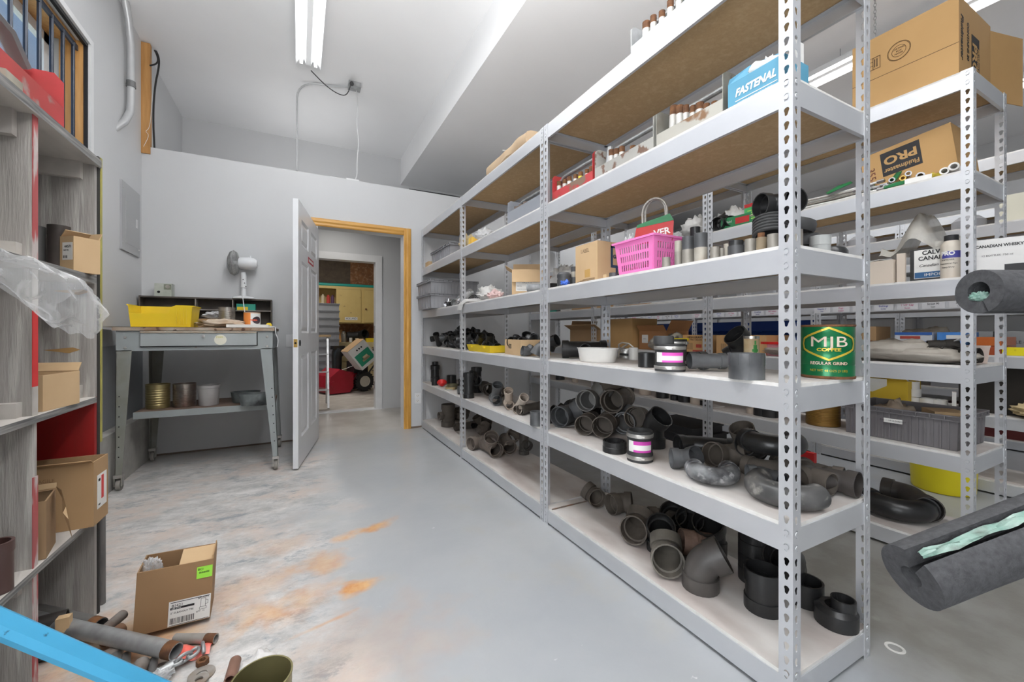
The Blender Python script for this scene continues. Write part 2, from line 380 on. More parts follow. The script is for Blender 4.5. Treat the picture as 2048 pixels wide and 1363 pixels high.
# ---------------------------------------------------------------- six-panel door leaf, swung open
def door_leaf():
    W, Hh, Tk = .83, 2.02, .036
    a = Vector((.150, 4.365, 0)); bvec = Vector((-.028, 3.405, 0)); d = (bvec-a).normalized()
    W = .955
    root = bpy.data.objects.new('door_1', None); COL.objects.link(root); struct(root)
    root.matrix_world = frameM(a, d, Vector((-d.y, d.x, 0)))   # x along the leaf, y = room-side normal
    g = MB()
    panels = []
    xs = ((.12, .42), (.535, .835)); zs = ((.22, .86), (1.02, 1.58), (1.70, 1.90))
    for x0, x1 in xs:
        for z0, z1 in zs: panels.append((x0, x1, z0, z1))
    # slab built as stiles and rails around recessed panels
    X = [0, .12, .42, .535, .835, W]; Z = [.012, .22, .86, 1.02, 1.58, 1.70, 1.90, Hh]
    for i in range(5):
        for j in range(7):
            rec = i in (1, 3) and j in (1, 3, 5)
            if not rec: g.box((X[i], -Tk/2, Z[j]), (X[i+1], Tk/2, Z[j+1]))
    slab = g.obj('door_slab', mat('door_paint', (.72, .725, .74), .32, 0, (.68, .685, .70), 4, .3), root, smooth=None)
    for x0, x1, z0, z1 in panels:
        q = MB()
        for s in (-1, 1):
            o = Tk/2*s
            r = [(x0, z0, o), (x1, z0, o), (x1, z1, o), (x0, z1, o)]
            m1 = [(x0+.018, z0+.018, o-s*.011), (x1-.018, z0+.018, o-s*.011), (x1-.018, z1-.018, o-s*.011), (x0+.018, z1-.018, o-s*.011)]
            m2 = [(x0+.045, z0+.045, o-s*.003), (x1-.045, z0+.045, o-s*.003), (x1-.045, z1-.045, o-s*.003), (x0+.045, z1-.045, o-s*.003)]
            vs = [(p[0], p[2], p[1]) for p in r+m1+m2]
            fs = [(k, (k+1) % 4, 4+(k+1) % 4, 4+k) for k in range(4)]+[(4+k, 4+(k+1) % 4, 8+(k+1) % 4, 8+k) for k in range(4)]+[(8, 9, 10, 11)]
            if s < 0: fs = [tuple(reversed(f)) for f in fs]
            q.add(vs, fs)
        q.obj('door_panel', MATS['door_paint'], root, smooth=None)
    brass = mat('brass', (.55, .36, .10), .3, .9)
    MB().box((W-.0005, -.013, .915), (W+.002, .013, .975)).obj('latch_plate', brass, root, smooth=None)
    MB().tube([(W-.055, -.022, .945), (W-.055, .022, .945)], .024, 20).obj('lock_bore', dark_fill, root)
    MB().tube([(W+.002, 0, .945), (W+.003, 0, .945)], .008, 14).obj('latch_bore', dark_fill, root)
    st = MB().box((.30, Tk/2, 1.61), (.56, Tk/2+.001, 1.66)).obj('door_sticker', mat('sticker_red', (.45, .04, .06), .5), root, smooth=None)
    st2 = MB().box((.33, Tk/2+.001, 1.625), (.53, Tk/2+.0015, 1.645)).obj('sticker_stripe', paper, st, smooth=None)
    return root
door_leaf()
# ---------------------------------------------------------------- camera, world, render look
cam = bpy.data.cameras.new('camera'); co = bpy.data.objects.new('camera', cam); COL.objects.link(co)
co.location = (0, 0, EYE); co.rotation_euler = (PI/2, 0, -YAW)
cam.sensor_fit = 'HORIZONTAL'; cam.sensor_width = 36; cam.lens = F/2048*36
cam.shift_y = -(681.5-CY)/2048; cam.clip_start = .02; cam.clip_end = 60
sc = bpy.context.scene; sc.camera = co
sc.view_settings.view_transform = 'Standard'; sc.view_settings.look = 'None'; sc.view_settings.gamma = 1; sc.view_settings.use_curve_mapping = False
sc.view_settings.exposure = .12
sc.cycles.max_bounces = 8; sc.cycles.diffuse_bounces = 5; sc.cycles.transparent_max_bounces = 16
wd = bpy.data.worlds.new('sky'); sc.world = wd; wd.use_nodes = True
nt = wd.node_tree; bg = nt.nodes['Background']
sky = nt.nodes.new('ShaderNodeTexSky'); sky.sky_type = 'HOSEK_WILKIE'; sky.turbidity = 3; sky.sun_direction = Vector((.3, -.5, .6)).normalized()
nt.links.new(sky.outputs['Color'], bg.inputs['Color']); bg.inputs['Strength'].default_value = 6.
# ---------------------------------------------------------------- fluorescent fixtures
tube_m = mat('fluorescent_tube', (1, 1, 1), .5, emit=(.97, .985, 1.), estr=5.)
fix_m = mat('fixture_enamel', (.85, .86, .87), .35)
def fixture(x, y0, y1, z, label, drop=0., pw=60., wd=.2, grp='fluorescent strip lights', upw=0.):
    L = y1-y0
    r = thing('strip_light', label, 'ceiling light', (x, y0, z), 0, grp)
    h = wd/2
    # reflector: shallow W-shaped trough
    pr = [(-h, -.028), (-h*.72, .012), (-.03, .020), (-.02, -.012), (.02, -.012), (.03, .020), (h*.72, .012), (h, -.028), (h, -.024), (h*.72, .018), (.03, .05), (-.03, .05), (-h*.72, .018), (-h, -.024)]
    MB().prism(pr, 'y', 0, L).obj('reflector', fix_m, r, smooth=None)
    for s in (-1, 1):
        MB().tube([(s*.055, .03, -.012), (s*.055, L-.03, -.012)], .0125, 12).obj('light_tube', tube_m, r)
        for yy in (.012, L-.028):
            MB().box((s*.055-.012, yy, -.03), (s*.055+.012, yy+.014, .012)).obj('tube_socket', white_p, r, smooth=None)
    if drop > 0:
        for yy in (.25, L-.25):
            MB().tube([(0, yy, .05), (0, yy, drop)], .002, 6).obj('hanger', galv, r)
    la = bpy.data.lights.new('strip_lamp', 'AREA'); la.shape = 'RECTANGLE'; la.size = wd*.8; la.size_y = L-.1; la.energy = pw; la.color = (.97, .985, 1.)
    lo = bpy.data.objects.new('strip_lamp', la); COL.objects.link(lo); lo.location = (0, L/2, -.034); lo.parent = r
    if upw:      # light leaving the open top of the fixture
        l2 = la.copy(); l2.energy = upw; o2 = bpy.data.objects.new('strip_lamp', l2); COL.objects.link(o2); o2.location = (0, L/2, .06); o2.rotation_euler = (PI, 0, 0); o2.parent = r
    return r
fixture(.07, .3, 3.93, 3.34, 'long white twin-tube strip light on the ceiling over the aisle', drop=.07, pw=21, wd=.19)
fixture(3.46, .54, 1.76, 2.95, 'strip light hanging on chains beyond the first racks, above the big carton', drop=.12, pw=15, wd=.19)
fixture(3.2, 2.3, 4.1, 2.95, 'farther strip light hidden behind the upper shelves', drop=.12, pw=12, wd=.19)
fixture(4.9, .6, 3.9, 2.95, 'strip light over the farthest aisle behind the racks', drop=.12, pw=16, wd=.19)
fixture(.9, -1.8, -.2, 3.34, 'added unseen strip light over the near end of the aisle', pw=30)  # extra fixture added out of view to brighten the room
def add_fill(loc, e, size=.3, col=(1, .97, .92)):
    la = bpy.data.lights.new('fill_light', 'AREA'); la.size = size; la.energy = e; la.color = col
    o = bpy.data.objects.new('fill_light', la); COL.objects.link(o); o.location = loc; return o
add_fill((.4, 5.1, 2.42), 5, .3); add_fill((.2, 7.4, 2.7), 30, .8)  # unseen fill lights added in the hall and the garage
# more added fill lights, all unseen: by the camera, above the hall, near left wall
fl = add_fill((.1, .0, 2.0), 92, 1.0, (1, 1, 1)); fl.rotation_euler = (math.radians(180-24), 0, 0); fl.data.spread = math.radians(125)  # added upward fill that brightens the ceiling
lf = add_fill((.1, 5.05, 2.62), 2.6, .9, (1, 1, 1)); lf.rotation_euler = (math.radians(180), 0, 0); lf.name = 'loft_fill'; fl.name = 'bounce_fill'  # second upward fill, added on top of the hall ceiling
dl = add_fill((-1.10, -.5, 1.25), 48, 1.5, (.92, .96, 1.)); dl.rotation_euler = (0, math.radians(-88), 0); dl.name = 'left_fill'  # added side fill imitating daylight, the wall has no window here
# ================================================================ RACKS
LV = [.080, .489, .870, 1.249, 1.703, 2.125]      # beam tops, bottom to top
BH = .068; BT = .010                                # beam height, board above beam
Z = [l+BT for l in LV]                              # standing heights of the boards
PW = .037; PT = .0018; HOLE = .0381
def keyhole_cell():
    """triangulated strip cell of one flange (x 0..PW, z 0..HOLE) with a keyhole"""
    bm = bmesh.new()
    def loop(pts):
        vs = [bm.verts.new((p[0], 0, p[1])) for p in pts]
        return [bm.edges.new((vs[i], vs[(i+1) % len(vs)])) for i in range(len(vs))], vs
    e1, o = loop([(0, 0), (PW, 0), (PW, HOLE), (0, HOLE)])
    cx, cz = PW*.44, HOLE*.58
    pts = []
    for k in range(9):
        a = math.radians(-40+k*260/8); pts.append((cx+.0072*math.cos(a), cz+.0072*math.sin(a)))
    pts += [(cx-.0036+.0012, cz-.0135), (cx+.0012, cz-.0160), (cx+.0036+.0012, cz-.0135)]
    e2, h = loop(pts)
    bmesh.ops.triangle_fill(bm, use_beauty=True, use_dissolve=False, edges=e1+e2)
    bm.verts.index_update()
    V = [v.co.copy() for v in bm.verts]; Fc = [tuple(v.index for v in f.verts) for f in bm.faces]
    bm.free()
    return V, Fc, [4+i for i in range(len(pts))]
KC = keyhole_cell()
def post_mesh(height):
    V, Fc, hl = KC
    g = MB(); n = int(height/HOLE)
    for k in range(n):
        z = k*HOLE
        for fl in (0, 1):
            def P(v, off):
                x = v.x; w = v.z+z
                return (x, off, w) if fl == 0 else (off, x, w)
            a = [P(v, 0) for v in V]; b2 = [P(v, PT) for v in V]
            nV = len(V)
            fs = [f if fl == 0 else tuple(reversed(f)) for f in Fc]
            g.add(a+b2, fs+[tuple(reversed([i+nV for i in f])) for f in fs]+[(hl[i], hl[(i+1) % len(hl)], nV+hl[(i+1) % len(hl)], nV+hl[i]) for i in range(len(hl))])
        # outer edge strips
        g.add([(PW, 0, z), (PW, PT, z), (PW, PT, z+HOLE), (PW, 0, z+HOLE)], [(0, 1, 2, 3)])
        g.add([(0, PW, z), (PT, PW, z), (PT, PW, z+HOLE), (0, PW, z+HOLE)], [(0, 3, 2, 1)])
    for zl in LV:      # hooked rivet heads where the beams lock in
        kk = int(zl/HOLE)
        for k in (kk, kk-1):
            cz = k*HOLE+HOLE*.5
            g.lathe([(0, .0012), (.0062, .0012), (.0066, 0)], 10, M=T(PW*.44+.001, -.0002, cz) @ R(90, 'X'))
            g.lathe([(0, .0012), (.0062, .0012), (.0066, 0)], 10, M=T(-.0002, PW*.44+.001, cz) @ R(-90, 'Y'))
    me = g.mesh('post', steel, smooth=None)
    return me
POSTM = post_mesh(2.145)
def post(x, y, rot, parent):
    o = bpy.data.objects.new('post', POSTM); COL.objects.link(o); o.parent = parent
    o.matrix_local = T(x, y, 0) @ R(rot, 'Z')
    return o
BP = [(0, 0), (.0018, 0), (.0018, .052), (.022, .052), (.022, .054), (0, .054)]
def beam(x0, y0, x1, y1, ztop, parent, inward):
    """sheet-steel beam with an inner ledge for the board; inward = unit vector toward the inside"""
    a = Vector((x0, y0, 0)); b2 = Vector((x1, y1, 0)); d = b2-a; inn = Vector(inward)
    pr = [(0, 0), (.012, .0), (.012, .0018), (.0018, .0018), (.0018, BH-.018), (.020, BH-.018), (.020, BH-.0162), (.0018, BH-.0162), (.0018, BH-.002), (.0035, BH-.002), (.0035, BH), (0, BH)]
    vs = [];
    for q in (a, b2):
        for (px, pz) in pr: vs.append(q+inn*px+Vector((0, 0, ztop-BH+pz)))
    n = len(pr); fs = [tuple(range(n)), tuple(range(2*n-1, n-1, -1))]+[(i, n+i, n+(i+1) % n, (i+1) % n) for i in range(n)]
    return MB().add(vs, fs).obj('beam', steel, parent, smooth=None)
def rack(name_label, x0, depth, ys, levels=None, boardm=None, doubles=True, grp='steel shelving racks'):
    """x0 front face, ys = list of post stations"""
    r = thing('shelving_rack', name_label, 'shelving rack', (x0, ys[0], 0), 0, grp)
    lv = levels or LV
    n = len(ys)
    for i, y in enumerate(ys):
        yy = y-ys[0]
        if i < n-1:
            post(0, yy, 0, r); p2 = post(depth, yy, 90, r)
        else:
            post(0, yy, -90, r); post(depth, yy, 180, r)
    for i in range(n-1):
        a = ys[i]-ys[0]+(.0 if i == 0 else .0); b2 = ys[i+1]-ys[0]
        for zl in lv:
            beam(.0022, a+.004, .0022, b2-.004, zl, r, (1, 0, 0))
            beam(depth-.0022, a+.004, depth-.0022, b2-.004, zl, r, (-1, 0, 0))
            if i == 0: beam(.004, a+.0022, depth-.004, a+.0022, zl, r, (0, 1, 0))
            beam(.004, b2-.0022-(0 if i == n-2 else .012), depth-.004, b2-.0022-(0 if i == n-2 else .012), zl, r, (0, -1, 0))
            g = MB()
            x_, X_ = .006, depth-.006; y_, Y_ = a+.006, b2-.006
            g.box((x_, y_, zl-.014), (X_, Y_, zl+BT), 0)
            g.m = [1, 0, 2, 2, 2, 2]
            bo = g.obj('shelf_board', [boardm or board_top, board_raw, board_old], r, smooth=None)
    return r
X1, D1 = 1.17, .43
YS = [.618, 1.868, 3.13, 4.345]
rack('nearest steel rack, front of the row beside the aisle, full of black pipe fittings', X1, D1, YS[:2])
rack('two-bay steel rack against the back wall beside the doorway', X1, D1, [1.872, 3.13, 4.345])
X2, D2 = 2.50, .43
rack('steel rack of the second row, at right, topped by a large carton', X2, D2, YS[:2])
rack('far steel rack of the second row, seen through the first row', X2, D2, [1.872, 3.10, 4.33])
X3, D3 = 3.88, .43
rack('steel rack of the third row with handwritten labels, nearer of the two', X3, D3, YS[:2])
rack('steel rack of the third row by the back wall, farther of the two', X3, D3, [1.872, 3.06, 4.33])
X4, D4 = 5.48, .43
rack('rearmost steel rack behind all the others, nearer one', X4, D4, YS[:2])
rack('rearmost steel rack by the far corner', X4, D4, [1.872, 3.10, 4.33])
# ================================================================ OBJECT LIBRARY
def put(g, name, mats, label, cat, x, y, z, az=0., el=0., roll=0., group=None, rel=True, smooth=35, kind=None):
    """place mesh builder g so that its bounding box is centred on x,y and stands on z.
    local +X is turned to azimuth az (0 = toward the aisle end where the camera stands, +90 = to its right) and elevation el"""
    base = math.atan2(-y, -x) if rel else 0.
    M = Matrix.Rotation(base+math.radians(az), 4, 'Z') @ Matrix.Rotation(-math.radians(el), 4, 'Y') @ Matrix.Rotation(math.radians(roll), 4, 'X')
    P = [M @ Vector(v) for v in g.v]
    lo = [min(p[i] for p in P) for i in range(3)]; hi = [max(p[i] for p in P) for i in range(3)]
    c = Vector(((lo[0]+hi[0])/2, (lo[1]+hi[1])/2, lo[2]))
    M = T(x-c.x, y-c.y, z-c.z+.0008) @ M
    if name in ('plastic_bag', 'paper_bag', 'plastic_sack', 'crumpled_paper', 'amber_bag'): smooth = 100
    o = g.obj(name, mats, smooth=smooth); o.matrix_world = M
    return tag(o, label, cat, group, kind)
def arc(c, r, a0, a1, n, plane='xz'):
    out = []
    for i in range(n+1):
        a = math.radians(a0+(a1-a0)*i/n); p = (c[0]+r*math.cos(a), c[1]+r*math.sin(a))
        out.append((p[0], 0, p[1]) if plane == 'xz' else (p[0], p[1], 0))
    return out
def elbow(r, ang=90, bend=1.25, hub=.8, hr=1.13, wall=.1, lead=0., tail=0., n=20, hubs=3):
    """opening 1 at +X; body goes to -X and turns up by ang. bend = centre-line radius / r"""
    g = MB(); R_ = bend*r; h = hub*r
    pts = []; rad = []
    def ad(p, q): pts.append(Vector(p)); rad.append(q)
    x = h+lead
    if hubs & 1: ad((x, 0, 0), hr*r); ad((x-h, 0, 0), hr*r); ad((x-h-.0005, 0, 0), r)
    else: ad((x, 0, 0), r)
    k = max(4, int(ang/12))
    for i in range(k+1):
        a = math.radians(ang)*i/k
        ad((-R_*math.sin(a), 0, R_*(1-math.cos(a))), r)
    a = math.radians(ang); d = Vector((-math.cos(a), 0, math.sin(a))); e = pts[-1].copy()
    if tail: e = e+d*tail
    if hubs & 2: ad(e+d*.0005, r); ad(e+d*.001, hr*r); ad(e+d*(h+.001), hr*r)
    elif tail: ad(e, r)
    else: ad(e+d*h*.5, r)
    return g.tube(pts, rad, n, wall=wall*r, up=Vector((0, 1, 0)))
def coupling(r, L, hub=.42, hr=1.08, wall=.1, n=24, bands=0, plug=False):
    """axis X"""
    g = MB(); a = L/2; m = L*(.5-hub)
    if plug: g.tube([(-a*.35, 0, 0), (-a*.3, 0, 0)], r*.96, n)  # inner disc added so the bore reads dark
    pts = [(-a, hr*r), (-m, hr*r), (-m+.0004, r*1.0), (m-.0004, r*1.0), (m, hr*r), (a, hr*r)]
    g.tube([(p, 0, 0) for p, _ in pts], [q for _, q in pts], n, wall=wall*r)
    if bands:
        for k in range(bands):
            t = 2*PI*k/bands
            g.box((0, -.0025, hr*r-.002), (a*.9, .0025, hr*r+.0035), M=R(math.degrees(t), 'X'))
    return g
def tee(r, L, br=None, bl=None, ang=90, hub=.8, hr=1.12, wall=.1, off=0., n=20, plug=False):
    """main axis X, branch in XZ plane leaning toward +X by (90-ang)"""
    br = br or r; bl = bl or r*1.3+hub*r
    g = MB(); a = L/2; h = hub*r
    if plug: g.tube([(-a*.35, 0, 0), (-a*.3, 0, 0)], r*.96, n)  # disc added across the run to keep its mouths dark
    pts = [(-a, hr*r), (-a+h, hr*r), (-a+h+.0004, r), (a-h-.0004, r), (a-h, hr*r), (a, hr*r)]
    g.tube([(p, 0, 0) for p, _ in pts], [q for _, q in pts], n, wall=wall*r)
    t = math.radians(ang); d = Vector((math.cos(t), 0, math.sin(t))); o = Vector((off, 0, 0))
    hb = hub*br; s0 = r*.82/max(math.sin(t), .5)
    e = max(bl, s0+hb)
    g.tube([o+d*s0, o+d*(e-hb-.0004), o+d*(e-hb), o+d*e], [br, br, hr*br, hr*br], n, wall=wall*br, up=Vector((0, 1, 0)))
    return g
def ubend(r, R_=None, ang=180, **k): return elbow(r, ang, bend=(R_ or r*1.5)/r, **k)
def ptrap(r):
    g = MB(); R_ = r*1.6; pts = [Vector((R_*2, 0, .09)), Vector((R_*2, 0, .05))]; rad = [r*1.12, r*1.12]
    return ubend(r)
def ringm(r, h, wall=.12, lip=0., n=28):
    """upright open ring/coupling, axis Z"""
    w = r*wall
    g = MB()
    pr = [(r, 0), (r, h*.5), (r-lip, h*.52), (r-lip, h), (r-w-lip, h), (r-w-lip, h*.45), (r-w*1.6-lip, h*.44), (r-w*1.6-lip, h*.05), (r-w, h*.04), (r-w, 0)]
    return g.lathe(pr, n, closed=True)
def reducer(r1, r2, h1, h2, off=0.):
    g = MB(); w = .004
    g.lathe([(r1, 0), (r1, h1), (r2+.01+abs(off)*0, h1+.012), (r2*.9, h1+.012), (r1-w*2, h1-.005), (r1-w, 0)], 30, closed=True)
    g.lathe([(r2, h1), (r2, h1+h2), (r2-w, h1+h2), (r2-w, h1)], 26, M=T(off, 0, 0), closed=True)
    return g
def can(name, r, h, mtl, label, x, y, z, ribs=8, rim=True, inner=None, lid=False, cat='tin can', group=None, ribm=.0022, taper=0.):
    g = MB(); pr = [(0, .001), (r-.002, .001), (r, .003), (r, h*.12)]
    n = ribs*4
    if ribs:
        for i in range(n+1):
            t = i/n; pr.append((r+taper*t+(-ribm if (i % 4) == 2 else 0), h*(.14+.70*t)))
    pr += [(r+taper, h*.9), (r+taper, h-.004), (r+taper+.0022, h-.003), (r+taper+.0022, h), (r+taper-.002, h), (r+taper-.0025, h*.88), (r-.003, .006), (0, .006)]
    g.lathe(pr, 36)
    o = g.obj(name, mtl); o.location = (x, y, z+.0008); tag(o, label, cat, group)
    return o
def box_open(w, d, h, t=.004, flaps=None, bottom=True):
    """carton with open top; flaps: dict side->(length, angle from vertical deg outward)"""
    g = MB(); x, y = w/2, d/2
    g.box((-x, -y, 0), (x, -y+t, h)); g.box((-x, y-t, 0), (x, y, h)); g.box((-x, -y+t, 0), (-x+t, y-t, h)); g.box((x-t, -y+t, 0), (x, y-t, h))
    if bottom: g.box((-x+t, -y+t, 0), (x-t, y-t, t))
    return g
def flap(g, w, d, h, side, L, ang, t=.003, inset=.002):
    """side in '+x','-x','+y','-y'"""
    x, y = w/2, d/2
    if side in ('-y', '+y'):
        s = -1 if side == '-y' else 1
        M = T(0, s*y, h) @ R(-s*ang, 'X'); g.box((-x+inset, -t if s > 0 else 0, 0), (x-inset, 0 if s > 0 else t, L), M=M)
    else:
        s = -1 if side == '-x' else 1
        M = T(s*x, 0, h) @ R(s*ang, 'Y'); g.box((-t if s > 0 else 0, -y+inset, 0), (0 if s > 0 else t, y-inset, L), M=M)
def label_card(parent, M, w, h, m=None, name='label_sticker', lines=(), tsize=.01, tm=None, z=.0006):
    o = MB().box((-w/2, -h/2, 0), (w/2, h/2, z)).obj(name, m or paper, parent, smooth=None); o.matrix_local = M
    for (tx, ty, s, body) in lines:
        text('lettering', body, s, T(tx, ty, z+.0003), tm or ink, o, ax='LEFT')
    return o
def barcode(parent, x, y, w, h, z=.0009, n=26, name='barcode'):
    g = MB(); r = random.Random(5); t = 0
    while t < 1:
        a = r.choice((.012, .02, .03)); g.box((x+w*t, y, z-.0003), (x+w*min(t+a, 1), y+h, z)); t += a+r.choice((.012, .02, .028))
    return g.obj(name, ink, parent, smooth=None)
def crate(L, W, Hh, wall=.006, ribs=8, rim=.022):
    """ribbed attached-lid style tote, long axis X"""
    g = MB(); x, y = L/2, W/2; k = .93
    def shell(z0, z1, x0, y0, x1, y1, t):
        vs = []
        for (a, b2, z) in ((x0, y0, z0), (x1, y1, z1), (x1-t, y1-t, z1), (x0-t, y0-t, z0+t)):
            vs += [(-a, -b2, z), (a, -b2, z), (a, b2, z), (-a, b2, z)]
        fs = []
        for lv in range(3):
            for i in range(4): fs.append((lv*4+i, lv*4+(i+1) % 4, lv*4+4+(i+1) % 4, lv*4+4+i))
        fs.append((3, 2, 1, 0)); fs.append((12, 13, 14, 15)); g.add(vs, fs)
    shell(0, Hh-.004, x*k, y*k, x-.010, y-.010, wall)
    # rim flange: ladder of two rails with ties
    for zz in (Hh-.006, Hh-rim-.004):
        g.box((-x, -y, zz), (x, -y+.010, zz+.005)); g.box((-x, y-.010, zz), (x, y, zz+.005))
        g.box((-x, -y+.01, zz), (-x+.010, y-.01, zz+.005)); g.box((x-.010, -y+.01, zz), (x, y-.01, zz+.005))
    nx = max(4, int(L/.045)); ny = max(3, int(W/.045))
    for i in range(nx+1):
        xx = -x+.004+(L-.008)*i/nx
        for s in (-1, 1): g.box((xx-.002, min(s*y, s*(y-.009)), Hh-rim-.001), (xx+.002, max(s*y, s*(y-.009)), Hh-.006))
    for j in range(ny+1):
        yy = -y+.004+(W-.008)*j/ny
        for s in (-1, 1): g.box((min(s*x, s*(x-.009)), yy-.002, Hh-rim-.001), (max(s*x, s*(x-.009)), yy+.002, Hh-.006))
    # vertical ribs
    for i in range(1, ribs*2):
        xx = -x*k+2*x*k*i/(ribs*2)
        for s in (-1, 1):
            b0, b1 = s*(y*k-.001), s*(y*k+.007)
            g.box((xx-.003, min(b0, b1), .006), (xx+.003, max(b0, b1), Hh-rim-.004))
    for j in range(1, ribs):
        yy = -y*k+2*y*k*j/ribs
        for s in (-1, 1):
            b0, b1 = s*(x*k-.001), s*(x*k+.007)
            g.box((min(b0, b1), yy-.003, .006), (max(b0, b1), yy+.003, Hh-rim-.004))
    return g
def blob(w, d, h, seed=0, amp=.35, nu=26, nv=16, sc=3., flat=.0):
    """crumpled film / bag body standing on z=0"""
    from mathutils import noise as NZ
    g = MB(); off = Vector((seed*7.3, seed*3.1, seed*1.7))
    def fn(a, b2):
        t = 2*PI*a; p = PI*b2
        q = Vector((math.cos(t)*math.sin(p), math.sin(t)*math.sin(p), -math.cos(p)))
        k = 1+amp*(NZ.noise(q*sc+off)+.5*NZ.noise(q*sc*2.3+off))+amp*.35*abs(NZ.noise(q*sc*5+off))
        v = Vector((q.x*w/2*k, q.y*d/2*k, (q.z*.5+.5)*h*(1+(k-1)*(q.z*.5+.5))))
        v.z = max(v.z, 0.)
        return v
    return g.grid(fn, nu, nv)
def vcyl(uL, uR, Xf=None, Yf=None, vb=None, z=None):
    """centre and radius of an upright cylinder seen between pixel columns uL,uR whose front touches plane X=Xf / Y=Yf,
    or whose nearest base point shows at row vb on the plane z"""
    a0 = math.atan((uL-1024)/F); a1 = math.atan((uR-1024)/F); al = (a1-a0)/2; am = (a0+a1)/2; wa = am+YAW
    if Xf is not None: rc = Xf/(math.sin(wa)-math.sin(al))
    elif Yf is not None: rc = Yf/(math.cos(wa)-math.sin(al))
    else:
        rn = F*(EYE-z)/(vb-CY)/math.cos(am); rc = rn/(1-math.sin(al))
    return rc*math.sin(wa), rc*math.cos(wa), rc*math.sin(al), rc*math.cos(am)
def hgt(v0, v1, d): return abs(v0-v1)/F*d
def rubber_coupling(x, y, z, r, h, label, sleeve_c='rubber', tagc=None, group=None, rz=0.):
    rub = mat('rubber', (.02, .02, .021), .6, 0, (.05, .05, .05), 8, .5)
    t = thing('rubber_coupling', label, 'pipe coupling', (x, y, z), rz, group)
    MB().lathe([(r*.97, 0), (r*.97, h*.27), (r*.93, h*.31), (r*.93, h*.7), (r*.97, h*.74), (r*.97, h), (r*.83, h), (r*.83, 0)], 32, closed=True).obj('rubber_sleeve', rub, t)
    for zz in (h*.08, h*.80):
        g = MB().lathe([(r, zz), (r*1.012, zz+h*.01), (r*1.012, zz+h*.11), (r, zz+h*.12), (r*.975, zz+h*.12), (r*.975, zz)], 32, closed=True)
        b2 = g.obj('clamp_band', clamp_m, t)
        MB().box((-r*.16, -r*1.09, zz+h*.015), (r*.16, -r*.99, zz+h*.105)).tube([(r*.1, -r*1.07, zz+h*.06), (r*.34, -r*1.07, zz+h*.06)], h*.035, 8).obj('clamp_screw', clamp_m, b2)
    if tagc:
        g = MB(); n = 16; a0, a1 = math.radians(-150), math.radians(-30)
        def strip(z0, z1, mi, aa0=a0, aa1=a1, rr=.945):
            g.grid(lambda u, w: Vector((r*rr*math.cos(aa0+(aa1-aa0)*u), r*rr*math.sin(aa0+(aa1-aa0)*u), z0+(z1-z0)*w)), n, 1, mi)
        strip(h*.34, h*.70, 0, rr=.936); strip(h*.34, h*.41, 1, math.radians(-120), rr=.94); strip(h*.58, h*.70, 1, math.radians(-120), rr=.94)
        g.obj('product_label', [paper, tagc], t)
    return t
def nipple(x, y, z, r, h, mats, label, group=None, lean=(0, 0), cat='pipe nipple'):
    """short threaded pipe standing up: body + threaded end"""
    t = thing('pipe_nipple', label, cat, (x, y, z+.0008), 0, group)
    t.rotation_euler = (math.radians(lean[0]), math.radians(lean[1]), RND.uniform(0, 3))
    MB().lathe([(r, 0), (r, h*.78), (r*.8, h*.78), (r*.8, 0)], 14, closed=True).obj('pipe_body', mats[0], t)
    pr = []
    for i in range(9): pr.append((r*(.97 if i % 2 else 1.0), h*.78+h*.22*i/8))
    MB().lathe(pr+[(r*.78, h), (r*.78, h*.78)], 14, closed=True).obj('threaded_end', mats[1], t)
    return t
# ================================================================ RACK 1, NEAR BAY
MAG = mat('magenta_print', (.55, .05, .38), .5)
BK, GR, DU = black_abs, grey_abs, dusty_abs
def S(u, v, z): p = onz(u, v, z); return p.x, p.y
EL = 'pipe elbow'; CP = 'pipe coupling'; TE = 'pipe tee'; BE = 'pipe bend'
z = Z[0]
# ---- bottom shelf
def P(g, nm, m, lab, cat, u, v, zz, az, el, roll, dz=0., group=None):
    q = onz(u, v, zz)
    if q.x > 1.525: q = onx(u, v, 1.525)
    return put(g, nm, m, lab, cat, q.x, q.y, zz+dz, az, el, roll, group)
P(elbow(.043, 45, hub=.75), 'pipe_elbow', DU, 'dusty brown elbow at the far left end of the bottom shelf', EL, 1184, 1008, z, 20, 4, 52)
P(elbow(.047, 45, hub=.75), 'pipe_elbow', DU, 'dusty brown elbow lying on its side, second from the left post on the bottom shelf', EL, 1246, 1026, z, -50, 0, -80)
P(elbow(.054, 45, hub=.8), 'pipe_elbow', DU, 'dusty tan elbow open toward the aisle, left end of the bottom-shelf heap', EL, 1276, 1078, z, -16, 10, 0)
P(elbow(.045, 60), 'pipe_elbow', DU, 'small dusty elbow lying behind the bottom-shelf heap', EL, 1322, 1058, z, -70, 0, -90)
P(elbow(.052, 45, hub=.8), 'pipe_elbow', BK, 'shiny black elbow standing mouth up behind the big tan-rimmed one', EL, 1322, 1104, z, 0, 47, 180)
P(elbow(.052, 45, hub=.8), 'pipe_elbow', BK, 'black elbow standing mouth up in the middle of the bottom-shelf heap', EL, 1348, 1074, z, -8, 47, 180)
P(elbow(.052, 45, hub=.8), 'pipe_elbow', BK, 'black elbow standing at the very back of the bottom-shelf heap', EL, 1378, 1056, z, 5, 47, 180)
P(elbow(.056, 45, hub=.9), 'pipe_elbow', BK, 'tall black elbow leaning back at the right rear of the bottom-shelf heap', EL, 1420, 1092, z, -15, 52, 180)
P(elbow(.054, 45, hub=.8), 'pipe_elbow', mat('worn_tan_abs', (.06, .053, .044), .6, 0, (.16, .145, .12), 6, .5), 'worn elbow with a pale tan rim facing the aisle at the front of the heap', EL, 1333, 1138, z, 4, 10, 0)
